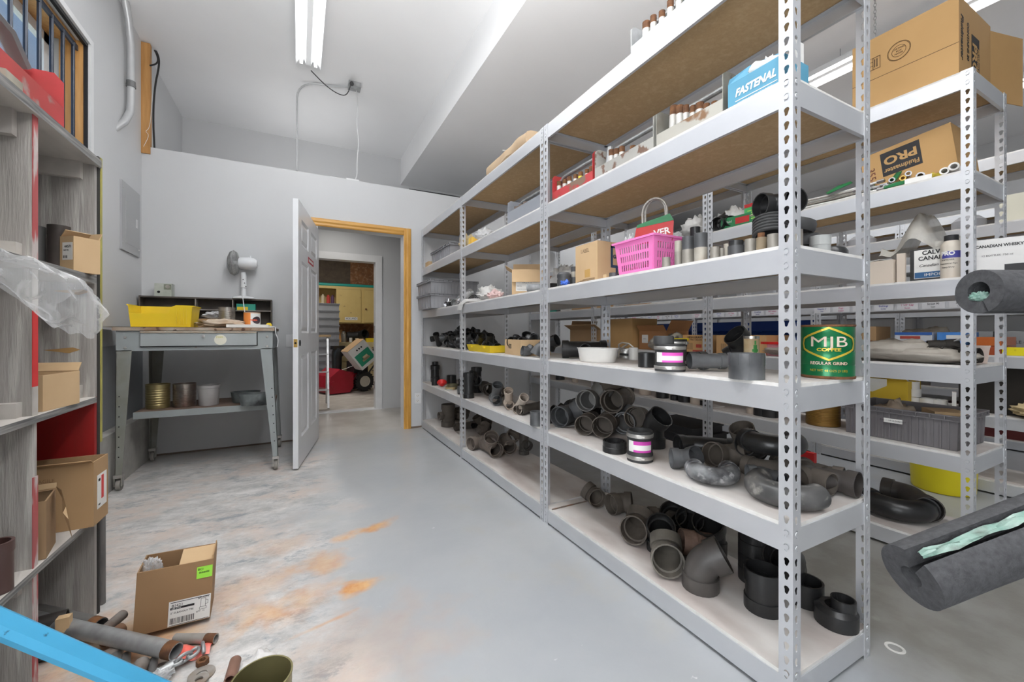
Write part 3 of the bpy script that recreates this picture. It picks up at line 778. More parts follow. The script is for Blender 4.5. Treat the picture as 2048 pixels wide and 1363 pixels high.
P(coupling(.047, .125), 'pipe_coupling', mat('crusty_rust_abs', (.11, .065, .045), .85, 0, (.20, .13, .10), 18, .6, bump=.4, bscale=60), 'crusty reddish-brown coupling lying sideways in the bottom-shelf heap', CP, 1392, 1116, z, -70, 8, 0, dz=.0)
P(elbow(.056, 60, hub=.85), 'pipe_elbow', mat('brown_grey_abs', (.05, .045, .041), .45, 0, (.085, .076, .07), 8, .5), 'big brownish-grey elbow standing on one hub with its mouth to the right', EL, 1418, 1176, z, 98, 30, 180)
P(coupling(.053, .135, hub=.30), 'pipe_coupling', BK, 'big black fitting standing mouth up just left of the front post', 'pipe fitting', 1526, 1216, z, 0, 90, 150)
g = MB()
pr = []
for k in range(6): pr += [(.060, k*.052), (.060, k*.052+.046), (.056, k*.052+.048), (.056, k*.052+.051)]
g.lathe(pr+[(.045, .311), (.045, 0)], 28, closed=True)
P(g, 'coupling_bundle', BK, 'tall column of black couplings wrapped together behind the front post', 'pipe couplings', 1512, 1152, z, 0, 0, 0)
P(elbow(.054, 60), 'pipe_elbow', BK, 'black elbow half hidden behind the front post on the bottom shelf', EL, 1566, 1172, z, -30, 40, 150)
x, y, r, d = vcyl(1582, 1642, vb=1216, z=z)
put(ringm(.052, .075), 'pipe_coupling', BK, 'deep black coupling standing just right of the front post', CP, x, y, z, rel=False)
P(reducer(.058, .033, .045, .04, off=.018), 'pipe_reducer', BK, 'black offset reducer at the right end of the bottom shelf', 'pipe reducer', 1672, 1232, z, 90, 0, 0)
# thin rod lying over the board joint by the left post
p0, p1 = onz(1104, 1018, z+.004), onz(1230, 988, z+.004)
tag(MB().tube([p0, p1], .0035, 8).obj('steel_rod', rusty_pipe), 'thin brown rod lying across the bottom shelf by the left post', 'rod')
# ---- second shelf up
z = Z[1]
P(tee(.052, .23, plug=True), 'pipe_tee', GR, 'dusty grey tee lying at the left post, its mouth toward the aisle', TE, 1140, 848, z, -28, 0, -60)
P(coupling(.047, .16, plug=True), 'pipe_coupling', DU, 'dusty coupling at the bottom of the left pile, second mouth from the left', CP, 1176, 864, z, -14, 0, 0)
P(coupling(.050, .18, plug=True), 'pipe_coupling', DU, 'wide dark coupling at the bottom of the left pile, third mouth from the left', CP, 1212, 868, z, -12, 0, 0)
P(tee(.052, .24, plug=True), 'pipe_tee', mat('scuffed_light', (.10, .098, .095), .5, 0, (.22, .215, .205), 9, .5), 'pale scuffed tee lying on top of the left pile', TE, 1188, 852, z, -22, 2, -40, dz=.092)
P(tee(.055, .24, plug=True), 'pipe_tee', DU, 'dark brown tee lying highest on the left pile, its mouth toward the aisle', TE, 1236, 850, z, -16, 2, 30, dz=.098)
P(elbow(.050, 45, hub=.9), 'pipe_elbow', GR, 'black elbow with a grey rim facing the aisle at the right of the left pile', EL, 1254, 860, z, -12, 6, 0)
P(elbow(.032, 45, hub=.9, tail=.03), 'pipe_elbow', BK, 'slim black elbow poking up behind the left pile, nearer the post', EL, 1158, 826, z, -150, 40, 20, dz=.03)
P(elbow(.030, 45, hub=.9, tail=.03), 'pipe_elbow', BK, 'slim black elbow pointing up left behind the pile', EL, 1184, 826, z, -130, 40, 20, dz=.02)
P(elbow(.030, 60, hub=.9), 'pipe_elbow', BK, 'small black elbow with its mouth to the left beside the post', EL, 1118, 832, z, -60, 20, 0)
P(elbow(.034, 60, hub=.9), 'pipe_elbow', BK, 'black elbow lying at the back between the pile and the aisle post', EL, 1142, 822, z, -10, 10, 40)
P(coupling(.05, .09, plug=True), 'pipe_coupling', DU, 'brown-rimmed coupling lying behind the pile next to the grey-rimmed elbow', CP, 1275, 852, z, -20, 10, 0, dz=.03)
x, y, r, d = vcyl(1205, 1254, vb=909, z=z)
put(ringm(r, .047, lip=.001), 'pipe_coupling', BK, 'short black ring coupling standing left of the pink-labelled coupling', CP, x, y, z, rel=False)
tag(MB().lathe([(r*.72, .010), (r*.72, .046), (r*.62, .046), (r*.62, .010)], 24, closed=True).obj('inner_ring', BK, loc=(x, y, z)), 'narrow black ring nested inside the short ring coupling', 'ring')
x, y, r, d = vcyl(1253, 1307, vb=927, z=z)
rubber_coupling(x, y, z, r, .122, 'rubber coupling with steel clamps and a pink label, on the second shelf', tagc=MAG, rz=math.atan2(-y, -x)+PI/2)
P(elbow(.048, 45, hub=.9, tail=.03), 'pipe_elbow', BK, 'black elbow standing behind the pink-labelled coupling, mouth leaning right', EL, 1312, 894, z, 50, 45, 180)
P(elbow(.034, 60, hub=.85), 'pipe_elbow', GR, 'grey-dusted elbow with its mouth to the left, at the left of the bends', EL, 1367, 938, z, -75, 0, -60)
P(elbow(.040, 30, lead=.02, tail=.12, hub=.7), 'pipe_bend', BK, 'long glossy black bend lying behind the grey-dusted elbow', BE, 1412, 915, z, -60, 0, -90)
P(ubend(.030, .056, ang=180), 'return_bend', mat('chalky_abs', (.03, .03, .033), .45, 0, (.20, .205, .21), 16, .75, col3=(.28, .28, .28), n3=40, a3=(.56, .66)), 'chalky grey return bend in the front row, left one', BE, 1428, 962, z, -165, 0, 90)
P(elbow(.042, 90, hub=.8, bend=1.5), 'pipe_bend', DU, 'dark brown trap bend with its mouth open to the back, behind the left return bend', BE, 1462, 935, z, -35, 12, -70, dz=.0)
P(elbow(.040, 90, hub=.8), 'pipe_elbow', DU, 'brown elbow with its hub upward in the middle of the bends', EL, 1484, 918, z, -30, 60, 180)
P(elbow(.042, 60, hub=.8), 'pipe_elbow', BK, 'black elbow with a wide mouth facing down left in the middle of the bends', EL, 1505, 935, z, -40, 15, 120, dz=.02)
P(ubend(.032, .068, ang=150), 'return_bend', DU, 'brown return bend lying behind the front post', BE, 1548, 940, z, -120, 0, 90, dz=.0)
P(ubend(.036, .072, ang=180, hubs=1), 'return_bend', BK, 'glossy black return bend lying on top of the bends', BE, 1550, 912, z, -150, 0, 90, dz=.085)
P(elbow(.026, 60, hub=1., tail=.03), 'pipe_elbow', GR, 'small grey elbow tucked inside the big front return bend', EL, 1526, 972, z, -70, 0, -90, dz=.005)
P(ubend(.036, .080, ang=165, hubs=0), 'return_bend', mat('polished_abs', (.045, .045, .045), .32, 0, (.15, .145, .14), 7, .6, col3=(.26, .25, .23), n3=26, a3=(.58, .70)), 'big smooth grey return bend at the front edge beside the front post', BE, 1553, 1004, z, -195, 0, 90)
P(elbow(.036, 45, lead=.01, tail=.03), 'pipe_bend', DU, 'brownish bend with its mouth to the right, nearest the right side of the front post', BE, 1600, 952, z, 55, 0, 90)
P(elbow(.036, 45, lead=.01, tail=.06, hubs=2), 'pipe_bend', DU, 'brown bend with a plain cut end, between the post and the longest bend', BE, 1622, 950, z, 60, 0, -90, dz=.002)
P(elbow(.036, 45, lead=.01, tail=.05), 'pipe_bend', mat('dark_brown_abs', (.035, .030, .027), .45, 0, (.06, .05, .045), 6, .5), 'longest dark bend reaching toward the rear post at the right end', BE, 1652, 950, z, 70, 0, 90)
P(elbow(.036, 60, hub=.8, tail=.05), 'pipe_bend', DU, 'dusty bend lying behind the longest bend near the rear post', BE, 1636, 915, z, 80, 0, 90, dz=.0)
# ---- third shelf up (eye level)
z = Z[2]
P(tee(.044, .24, br=.03), 'pipe_tee', BK, 'large black tee lying behind the white tub', TE, 1168, 716, z, -84, 0, -90)
def pan(name, x, y, z, rx, ry, h, m, label, cat, rz, t=.003):
    g = MB(); g.lathe([(0, .001), (.86, .001), (.88, .004), (1., h), (1.03, h), (1.03, h+.003), (.98, h+.003), (.86, .008), (0, .008)], 40, sx=rx, sy=ry)
    o = g.obj(name, m); o.location = (x, y, z); o.rotation_euler = (0, 0, rz); return tag(o, label, cat)
pan('plastic_tub', 1.285, 1.565, z, .078, .115, .064, white_pvc, 'shallow oval white plastic tub overhanging the eye-level shelf edge', 'tub', .05)
x, y = S(1252, 716, z)
t = thing('hose_clamp', 'heap of large thin steel hose clamps right of the white tub', 'hose clamps', (x, y, z))
rubr = mat('rubber', (.02, .02, .021), .6, 0, (.05, .05, .05), 8, .5)
for k, (rr, zz, tx, ty, dx) in enumerate(((.048, .002, 0, 0, 0), (.046, .016, 3, 2, .003), (.045, .026, 0, 4, -.002), (.05, .04, 10, 8, .004))):
    g = MB().lathe([(rr, 0), (rr, .011), (rr-.0012, .011), (rr-.0012, 0)], 30, closed=True)
    o = g.obj('clamp_band', clamp_m if k != 1 else rubr, t); o.matrix_local = T(dx, 0, zz) @ R(tx, 'X') @ R(ty, 'Y')
o = MB().tube([(-.05, 0, .05), (-.035, .02, .075), (0, .03, .085), (.03, .01, .08), (.05, -.02, .05)], .004, 8).obj('band_tail', clamp_m, t)
o = MB().tube([(-.075, -.02, .004), (-.06, -.01, .03), (-.04, 0, .05), (-.01, .01, .062), (.03, .02, .075)], .005, 8).obj('band_tail', mat('dusty_film', (.5,.46,.4)), t)
x, y, r, d = vcyl(1276, 1310, vb=735, z=z)
put(ringm(r, .058, wall=.14), 'pipe_coupling', BK, 'small black coupling standing left of the coupling with the pink stripes', CP, x, y, z, rel=False)
tag(MB().lathe([(0, .0), (.017, 0), (.017, .018), (0, .018)], 20).obj('cap_fitting', white_pvc, loc=(x, y, z+.058)), 'white plastic cap sitting on the small black coupling', 'cap') if False else None
x2, y2 = S(1278, 722, z)
tag(MB().lathe([(0, 0), (.024, 0), (.024, .060), (.020, .064), (0, .064)], 24).obj('cap_fitting', white_pvc, loc=(x2+.06, y2+.10, z)), 'white plastic cap standing behind the hose clamps', 'cap')
x, y, r, d = vcyl(1308, 1372, vb=744, z=z)
rubber_coupling(x, y, z, r, .098, 'rubber coupling with bright pink striped label on the eye-level shelf', tagc=mat('magenta_bright', (.72, .08, .48), .5), rz=math.atan2(-y, -x)+PI/2)
o = put(MB().lathe([(.036, 0), (.036, .024), (.033, .030), (.027, .030), (.027, .004), (0, .004)], 26), 'cap_fitting', rubr, 'dark rubber cap tilted on top of the pink-striped coupling', 'cap', x-.018, y+.012, z+.098, rel=False)
x2, y2 = onx(1352, 0, 1.42).x, onx(1352, 0, 1.42).y
rubber_coupling(x2, y2, z, .045, .112, 'plain rubber coupling standing behind the pink-striped one')
P(tee(.0265, .125, bl=.04), 'pipe_tee', GR, 'grey and black tee lying right of the pink-striped coupling', TE, 1414, 742, z, -68, 0, 100)
P(coupling(.027, .10), 'pipe_coupling', BK, 'black coupling lying behind the grey and black tee', CP, 1392, 728, z, -40, 0, 0)
P(elbow(.040, 90, hub=.7), 'pipe_elbow', BK, 'large black elbow with its mouth upward behind the broad grey coupling', EL, 1472, 728, z, -50, 40, 140)
x, y, r, d = vcyl(1456, 1531, vb=760, z=z)
g = MB(); g.lathe([(r*.985, 0), (r*.985, .040), (r, .043), (r, .078), (r*.86, .078), (r*.86, .03), (r*.8, .028), (r*.8, 0)], 36, closed=True)
for k in range(10):
    g.box((r*.97, -.0012, .044), (r*1.025, .0012, .0775), M=R(36*k+8, 'Z'))
tag(g.obj('pipe_coupling', grey_abs, loc=(x, y, z)), 'broad scuffed grey coupling with ribs at the front of the eye-level shelf', CP)
# tin with a small painted figure
x, y, r, d = vcyl(1487, 1519, Xf=1.45)
t = thing('storage_tin', 'cream and green tin standing behind the broad grey coupling', 'tin', (x, y, z))
MB().lathe([(0, 0), (r, 0), (r, .118), (r*.96, .12), (r*.96, .01), (0, .01)], 28).obj('tin_body', mat('cream_print', (.50, .42, .26), .5, 0, (.36, .22, .10), 18, .4), t)
MB().lathe([(r*1.03, .117), (r*1.03, .127), (r*.9, .127), (r*.9, .117)], 28, closed=True).obj('tin_rim', tin, t)
g = MB(); grn = mat('green_print', (.04, .22, .05), .5)
az_ = math.atan2(-y, -x)+.5
def onr(a, zz, k=1.012): return Vector((r*k*math.cos(az_+a), r*k*math.sin(az_+a), zz))
def pt(a0, a1, z0, z1): g.grid(lambda u, w: onr(a0+(a1-a0)*u, z0+(z1-z0)*w), 3, 1)
pt(-.25, .25, .06, .095); pt(-.12, .12, .096, .110); pt(-.25, -.04, .02, .06); pt(.04, .25, .02, .06); pt(.25, .42, .07, .080); pt(-.42, -.25, .07, .080)
g.obj('printed_figure', grn, t, smooth=None)
# coffee can
x, y, r, d = vcyl(1600, 1711, vb=758, z=z)
hh = .163
t = thing('coffee_can', 'big green coffee can at the right end of the eye-level shelf', 'coffee can', (x, y, z), math.atan2(-y, -x)+PI/2+math.radians(4))
green = mat('can_green', (.004, .17, .055), .28, .35, (.003, .12, .04), 6, .4, col3=(.13, .055, .02), n3=9, a3=(.68, .74))
pr = [(0, .001), (r-.001, .001), (r+.001, .004), (r+.001, .007), (r, .008)]
for zz in (.25, .5, .75): pr += [(r, hh*zz-.003), (r-.0012, hh*zz-.001), (r-.0012, hh*zz+.001), (r, hh*zz+.003)]
pr += [(r, hh-.006)]
MB().lathe(pr, 56).obj('can_body', green, t)
MB().lathe([(r, hh-.007), (r+.002, hh-.005), (r+.002, hh), (r-.003, hh), (r-.003, .01), (0, .01)], 56).obj('can_rim', rusty, t)
MB().lathe([(r+.0012, 0), (r+.002, .002), (r+.002, .007), (r+.0004, .008)], 56).obj('can_foot', rusty, t)
gold = mat('can_gold', (.62, .46, .05), .35, .4, (.50, .36, .03), 12, .4)
def wrap(me, rr, z0=0.):
    for v in me.vertices:
        a = v.co.x/rr; q = rr+v.co.z
        v.co = Vector((q*math.sin(a), -q*math.cos(a), z0+v.co.y))
def ctext(name, body, size, zc, m, parent, rr, squeeze=1., bold=0., dx=0.):
    o = text(name, body, size, Matrix.Identity(4), m, None, squeeze=squeeze, bold=bold)
    bm = bmesh.new(); bm.from_mesh(o.data)
    bmesh.ops.triangulate(bm, faces=bm.faces)
    for _ in range(3): bmesh.ops.subdivide_edges(bm, edges=[e for e in bm.edges if abs(e.verts[0].co.x-e.verts[1].co.x) > .007], cuts=1); bmesh.ops.triangulate(bm, faces=bm.faces)
    for v in bm.verts: v.co.x += dx
    bm.to_mesh(o.data); bm.free(); wrap(o.data, rr, zc); o.parent = parent; return o
ctext('lettering', 'MJB', .044, hh*.675, mat('can_cream', (.70, .68, .60), .4, 0, (.45, .2, .1), 14, .1), t, r+.001, squeeze=1.42)
ctext('lettering', 'COFFEE', .0125, hh*.535, gold, t, r+.001, squeeze=1.4, bold=.0004)
ctext('lettering', 'REGULAR GRIND', .0125, hh*.285, MATS['can_cream'], t, r+.001, squeeze=1.0, bold=.0003)
ctext('lettering', 'GRAPE NET WT 48 OZS (3 LBS)', .0098, hh*.115, gold, t, r+.001, squeeze=.85) if False else ctext('lettering', 'NET WT 48 OZS (3 LBS)', .0098, hh*.15, gold, t, r+.001, squeeze=.95)
def band(pts, wid, closed=True):
    g = MB(); n = len(pts); vs = []
    sub = []
    for i in range(n if closed else n-1):
        a = Vector(pts[i]); b2 = Vector(pts[(i+1) % n])
        for k in range(6): sub.append(a.lerp(b2, k/6))
    m = len(sub)
    for i in range(m):
        a, b2, c = sub[i-1], sub[i], sub[(i+1) % m]
        tng = ((b2-a).normalized()+(c-b2).normalized()).normalized(); nn = Vector((-tng.y, tng.x))
        vs += [(b2.x+nn.x*wid/2, b2.y+nn.y*wid/2, .0012), (b2.x-nn.x*wid/2, b2.y-nn.y*wid/2, .0012)]
    g.add(vs, [(2*i, 2*((i+1) % m), 2*((i+1) % m)+1, 2*i+1) for i in range(m)])
    return g
em = [(-.072, 0), (-.068, .016), (-.054, .024), (0, .048), (.054, .024), (.068, .016), (.072, 0), (.068, -.016), (.054, -.024), (0, -.048), (-.054, -.024), (-.068, -.016)]
o = band(em, .006).obj('can_emblem', gold, None, smooth=None); wrap(o.data, r+.0002, hh*.645); o.parent = t
# ---- fourth shelf (above the eye): galvanised nipples, basket, carton
z = Z[3]
x, y, r, d = vcyl(1096, 1142, Xf=1.40)
can('tin_can', r, hgt(528, 577, d)*.0+.118, tin_rust, 'ribbed rust-brown tin can left of the carton', x, y, z, ribs=11)
def ncyl(uL, uR, vt, m, lab, Xf=1.19, kind=CP, z0=None, hh=None, group=None, name='pipe_nipple', wall=.12):
    x, y, r, d = vcyl(uL, uR, Xf=Xf); zb = z0 if z0 is not None else Z[3]
    zt = EYE+(CY-vt)/F*(d-r*.8); h = hh or zt-zb
    o = put(ringm(r, h, wall=wall, n=22), name, m, lab, kind, x, y, zb, rel=False, group=group); return x, y, r, zb+h
gal_d = mat('galv_dirty', (.22, .20, .175), .55, .35, (.34, .32, .28), 9, .5, bump=.06, bscale=80)
gal_b = mat('galv_black', (.05, .052, .055), .5, .2, (.10, .10, .105), 9, .5)
gal_p = mat('galv_pale', (.45, .43, .38), .6, .2, (.26, .22, .17), 10, .5)
x, y, r, tp = ncyl(1114, 1142, 558, gal_b, 'dark coupling under another in front of the rusty can')
put(MB().lathe([(r*.95, 0), (r*.95, .006), (r*1.02, .012), (r*1.02, .026), (r*.82, .036), (0, .036)], 24), 'cap_fitting', gal_b, 'dark domed cap stacked on a coupling in front of the rusty can', 'cap', x, y, tp, rel=False)
x, y, r, tp = ncyl(1142, 1155, 554, gal_b, 'slim dark coupling at the bottom of the stack left of the carton', Xf=1.26)
x, y, r, tp = ncyl(1142, 1155, 543, gal_p, 'pale ring in the middle of the stack left of the carton', Xf=1.26, z0=tp)
x, y, r, tp = ncyl(1142, 1155, 533, gal_b, 'dark coupling on top of the stack left of the carton', Xf=1.26, z0=tp)
g = blob(.045, .045, .03, 3, .5); put(g, 'paper_scrap', mat('blue_paper', (.05, .14, .55), .5), 'crumpled blue wrapper in front of the rusty can', 'wrapper', 1.215, 1.74, z, rel=False)
# carton LABEL
t = thing('carton', 'tall cardboard carton marked LABEL left of the pink basket', 'cardboard box', (1.215, 1.478, z), 0)
w_, d_, h_ = .26, .168, .186
g = MB(); g.box((0, 0, 0), (w_, d_, h_)); g.obj('carton_body', card_lt, t, smooth=None)
MB().box((.0, -.0005, 0), (.0006, d_, h_)).obj('carton_edge', card, t, smooth=None) if False else None
text('lettering', 'LABEL', .026, frameM((-.0006, d_*.55, h_*.82), (0, -1, 0), (0, 0, 1)), mat('faded_ink', (.25, .17, .10), .8), t, squeeze=.9)
MB().box((-.0008, d_*.32, .025), (0, d_*.56, .062)).obj('tape_square', mat('tape_tan', (.45, .27, .08), .6), t, smooth=None)
for k in range(3): MB().box((-.0007, d_*.12, .008+k*.004), (0, d_*(.9-.12*k), .0095+k*.004)).obj('printed_line', ink_brown, t, smooth=None)
navy = mat('navy_print', (.02, .05, .11), .6)
g = MB(); F_ = frameM((w_*.30, -.0008, h_*.42), (1, 0, 0), (0, 0, 1))
def ln(x0, y0, x1, y1): g.box((x0, y0, 0), (x1, y1, .0006), M=F_)
for (a, b2, c, dd) in ((0, .08, .09, .092), (0, 0, .012, .092), (0, -.012, .085, .0), (.085, -.05, .097, .092), (.0, -.05, .085, -.038), (.03, -.04, .042, -.01)): ln(a, b2, c, dd)
g.obj('printed_logo', navy, t, smooth=None)
text('lettering', 'GPOD', .024, frameM((w_*.30+.048, -.0009, h_*.42+.04), (1, 0, 0), (0, 0, 1)), navy, t, bold=.001)
put(MB().box((0, 0, 0), (.02, .02, .018)), 'wood_block', card_lt, 'small tan block between the carton and the pink basket', 'block', 1.205, 1.405, z, rel=False, smooth=None)
x, y, r, tp = ncyl(1218, 1236, 545, gal_b, 'low dark coupling in front of the carton corner', Xf=1.195)
# pink basket
bx0, by0, bw, bd, bh = 1.205, 1.135, .19, .215, .140
t = thing('plastic_basket', 'bright pink slotted plastic basket filled with packets on the fourth shelf', 'basket', (bx0+bw/2, by0+bd/2, z))
def basket(L, W, Hh, cols, rows, k=.86):
    g = MB(); t_ = .0022
    def side(a, b2, c, dd, n):    # bottom a-b, top d-c quad; slotted
        a, b2, c, dd = map(Vector, (a, b2, c, dd))
        nn = (b2-a).cross(dd-a).normalized()*t_
        def at(u, w): return (a.lerp(b2, u)).lerp(dd.lerp(c, u), w)
        U = [0.]; 
        mu = .10
        for i in range(n): U += [mu+(1-2*mu)*(i+.28)/n, mu+(1-2*mu)*(i+.80)/n]
        U.append(1.)
        Wv = [0.]
        for j in range(rows): Wv += [.10+.78*(j+.12)/rows, .10+.78*(j+.80)/rows]
        Wv.append(1.)
        for i in range(len(U)-1):
            for j in range(len(Wv)-1):
                if i % 2 == 1 and j % 2 == 1: continue
                q = [at(U[i], Wv[j]), at(U[i+1], Wv[j]), at(U[i+1], Wv[j+1]), at(U[i], Wv[j+1])]
                g.add(q+[p+nn for p in q], [(0, 1, 2, 3), (7, 6, 5, 4), (0, 4, 5, 1), (1, 5, 6, 2), (2, 6, 7, 3), (3, 7, 4, 0)])
    x, y = L/2, W/2; X, Y = x*k, y*k
    side((-X, -Y, 0), (X, -Y, 0), (x, -y, Hh), (-x, -y, Hh), cols[0]); side((X, Y, 0), (-X, Y, 0), (-x, y, Hh), (x, y, Hh), cols[0])
    side((X, -Y, 0), (X, Y, 0), (x, y, Hh), (x, -y, Hh), cols[1]); side((-X, Y, 0), (-X, -Y, 0), (-x, -y, Hh), (-x, y, Hh), cols[1])
    g.box((-X, -Y, 0), (X, Y, .003))
    e = .010
    for (a, b2) in (((-x-e, -y-e), (x+e, -y)), ((-x-e, y), (x+e, y+e)), ((-x-e, -y), (-x, y)), ((x, -y), (x+e, y))):
        g.box((a[0], a[1], Hh-.006), (b2[0], b2[1], Hh+.002))
    return g
basket(bw, bd, bh, (11, 13), 3).obj('basket_body', pink_p, t, smooth=None)
bxc, byc = bx0+bw/2, by0+bd/2
pk_red = mat('packet_red', (.45, .02, .02), .35); pk_grn = mat('packet_green', (.02, .17, .06), .35)
hose = thing('supply_hose_pack', 'looped grey supply hoses on a red and green card in the pink basket', 'hose pack', (bxc-.03, byc-.05, z+bh+.004), math.radians(-60))
g = MB(); g.add([(-.085, 0, -.02), (.07, 0, -.02), (.075, 0, .055), (.06, 0, .085), (-.07, 0, .055), (-.085, .003, -.02), (.07, .003, -.02), (.075, .003, .055), (.06, .003, .085), (-.07, .003, .055)], [(0, 1, 2, 3, 4), (9, 8, 7, 6, 5), (0, 5, 6, 1), (1, 6, 7, 2), (2, 7, 8, 3), (3, 8, 9, 4), (4, 9, 5, 0)])
g.obj('header_card', pk_red, hose, smooth=None)
g = MB(); g.add([(-.070, -.001, .047), (.0755, -.001, .060), (.06, -.001, .088), (-.068, -.001, .060), (-.070, .004, .047), (.0755, .004, .060), (.06, .004, .088), (-.068, .004, .060)], [(0, 1, 2, 3), (7, 6, 5, 4), (0, 4, 5, 1), (1, 5, 6, 2), (2, 6, 7, 3), (3, 7, 4, 0)])
g.obj('card_band', pk_grn, hose, smooth=None)
text('lettering', 'VER', .036, frameM((.03, -.0014, .018), (1, 0, .12), (0, 0, 1)), paper, hose, bold=.001)
for k, (o_, w2) in enumerate(((0, .048), (.012, .040))):
    pts = [Vector((-w2+.0, .006+o_, -.01+.0*k)), Vector((-w2*.98, .006+o_, .06))]+[Vector((-w2*math.cos(PI*i/12), .006+o_, .105+.055*math.sin(PI*i/12))) for i in range(13)]+[Vector((w2, .006+o_, .05))]
    MB().tube(pts, .0048, 10).obj('braided_hose', mat('braid', (.45, .42, .38), .4, .5, (.32, .30, .27), 150, .5), hose)
for k, (dx, dy, w2, m_, lab) in enumerate(((-.05, .06, .07, bag_m, 'clear bag of parts at the left of the pink basket'), (.0, .05, .06, paper, 'crumpled white paper packet in the pink basket'), (.05, .0, .07, bag_m, 'clear plastic packet behind the hose card in the pink basket'))):
    put(blob(w2, w2, .12, k+4, .35), 'plastic_bag', m_, lab, 'bag', bxc+dx, byc+dy, z+.035, rel=False)
put(blob(.05, .06, .05, 9, .4), 'orange_packet', mat('packet_orange', (.65, .20, .05), .4), 'orange packet lying at the back of the pink basket', 'packet', bxc+.04, byc+.05, z+bh-.01, rel=False)
# nipples along the edge
ncyl(1324, 1341, 514, gal_d, 'small grey coupling in front of the pink basket', Xf=1.18)
NB = 'stubby galvanised couplings along the fourth shelf edge'
x, y, r, tp = ncyl(1349, 1365, 503, gal_d, 'slim galvanised coupling at the foot of the leftmost stack beside the basket')
ncyl(1349, 1365, 481, gal_p, 'slim pale galvanised coupling on top of the leftmost stack beside the basket', z0=tp)
x, y, r, tp = ncyl(1364, 1388, 498, gal_d, 'brown-stained coupling under a black one beside the basket')
ncyl(1364, 1388, 472, gal_b, 'smooth black coupling stacked second from the basket', z0=tp)
x, y, r, tp = ncyl(1388, 1415, 494, gal_p, 'chalky streaked coupling under the tallest black one')
ncyl(1388, 1415, 465, gal_b, 'tallest black coupling, stacked third from the basket', z0=tp)
ncyl(1420, 1439, 493, gal_d, 'low brown-grey coupling just right of the three stacks')
ncyl(1438, 1449, 496, gal_d, 'narrow low coupling next to the low brown-grey one', Xf=1.215)
ncyl(1447, 1460, 487, gal_p, 'pale ring behind the black cup coupling', Xf=1.28)
x, y, r, tp = ncyl(1455, 1489, 490, gal_b, 'wide black cup coupling on the fourth shelf edge')
ncyl(1457, 1487, 480, black_abs, 'black cap nested on the wide cup coupling', Xf=1.192, z0=tp)
ncyl(1489, 1512, 477, gal_d, 'dusty tan coupling, first of three left of the front post')
x, y, r, tp = ncyl(1512, 1534, 474, mat('galv_tan', (.26, .21, .14), .7, .2, (.18, .13, .08), 12, .5), 'muddy tan coupling, middle of the three left of the front post')
ncyl(1515, 1530, 465, mat('rust', (.2, .085, .03)), 'rusty bushing on top of the muddy tan coupling', z0=tp, Xf=1.195)
ncyl(1534, 1558, 467, gal_d, 'plain grey coupling touching the front post on the fourth shelf')
ncyl(1380, 1401, 453, black_abs, 'round black fitting behind the basket stacks', Xf=1.34)
# ribbed black hose rings behind
x, y, r, d = vcyl(1504, 1580, Xf=1.28)
g = MB(); pr = []
for k in range(6): pr += [(r*.94, .010*k), (r, .010*k+.003), (r, .010*k+.006), (r*.94, .010*k+.009)]
g.lathe(pr+[(r*.8, .058), (r*.8, 0)], 36, closed=True)
put(g, 'ribbed_ring', rubr, 'large black ribbed drain ring standing behind the tan couplings', 'drain ring', x, y, z+.055, az=0, el=14, rel=True)
put(MB().lathe([(r*.7, 0), (r*.7, .055), (0, .055)], 24), 'pipe_coupling', black_abs, 'black drum-shaped fitting under the large ribbed ring', CP, x+.02, y, z, rel=False)
put(elbow(.034, 90, hub=.7), 'pipe_elbow', black_abs, 'black elbow lying on the ribbed ring behind the front post', EL, x+.0, y-.02, z+.125, 40, 0, 90)
# right of the post
x, y, r, d = vcyl(1619, 1662, Yf=.655)
put(ringm(r, .060, lip=-.001), 'pipe_coupling', mat('chalk_grey', (.28, .29, .28), .6, 0, (.38, .39, .38), 9, .4), 'chalky pale grey coupling at the right end of the fourth shelf', CP, x, y, z, rel=False)
put(ringm(.022, .075), 'pipe_coupling', gal_d, 'tall grey coupling hidden partly by the front post', CP, x-.085, y+.03, z, rel=False)
for k, (dx, dy, rr, zz, el_, lab) in enumerate(((.05, .075, .055, 0., 4, 'striped brown rubber ring at the bottom of the right stack'), (.03, .075, .060, .036, 4, 'wide black rubber ring in the middle of the right stack'), (-.01, .07, .060, .078, -14, 'black rubber ring tilted on top of the right stack'))):
    g = MB(); g.lathe([(rr*.93, 0), (rr, .008), (rr, .028), (rr*.93, .036), (rr*.72, .036), (rr*.72, 0)], 32, closed=True)
    put(g, 'rubber_ring', [rubr, rubr, rubr][k] if k else mat('ring_brown', (.07, .055, .035), .6, 0, (.2, .18, .12), 6, .5, stretch=(.5, .5, 14)), lab, 'rubber ring', x+dx, y+dy, z+zz, az=90, el=el_)
put(reducer(.045, .028, .022, .015), 'drain_flange', black_abs, 'flat black flange at the rear right corner of the fourth shelf', 'flange', 1.545, .70, z, rel=False)
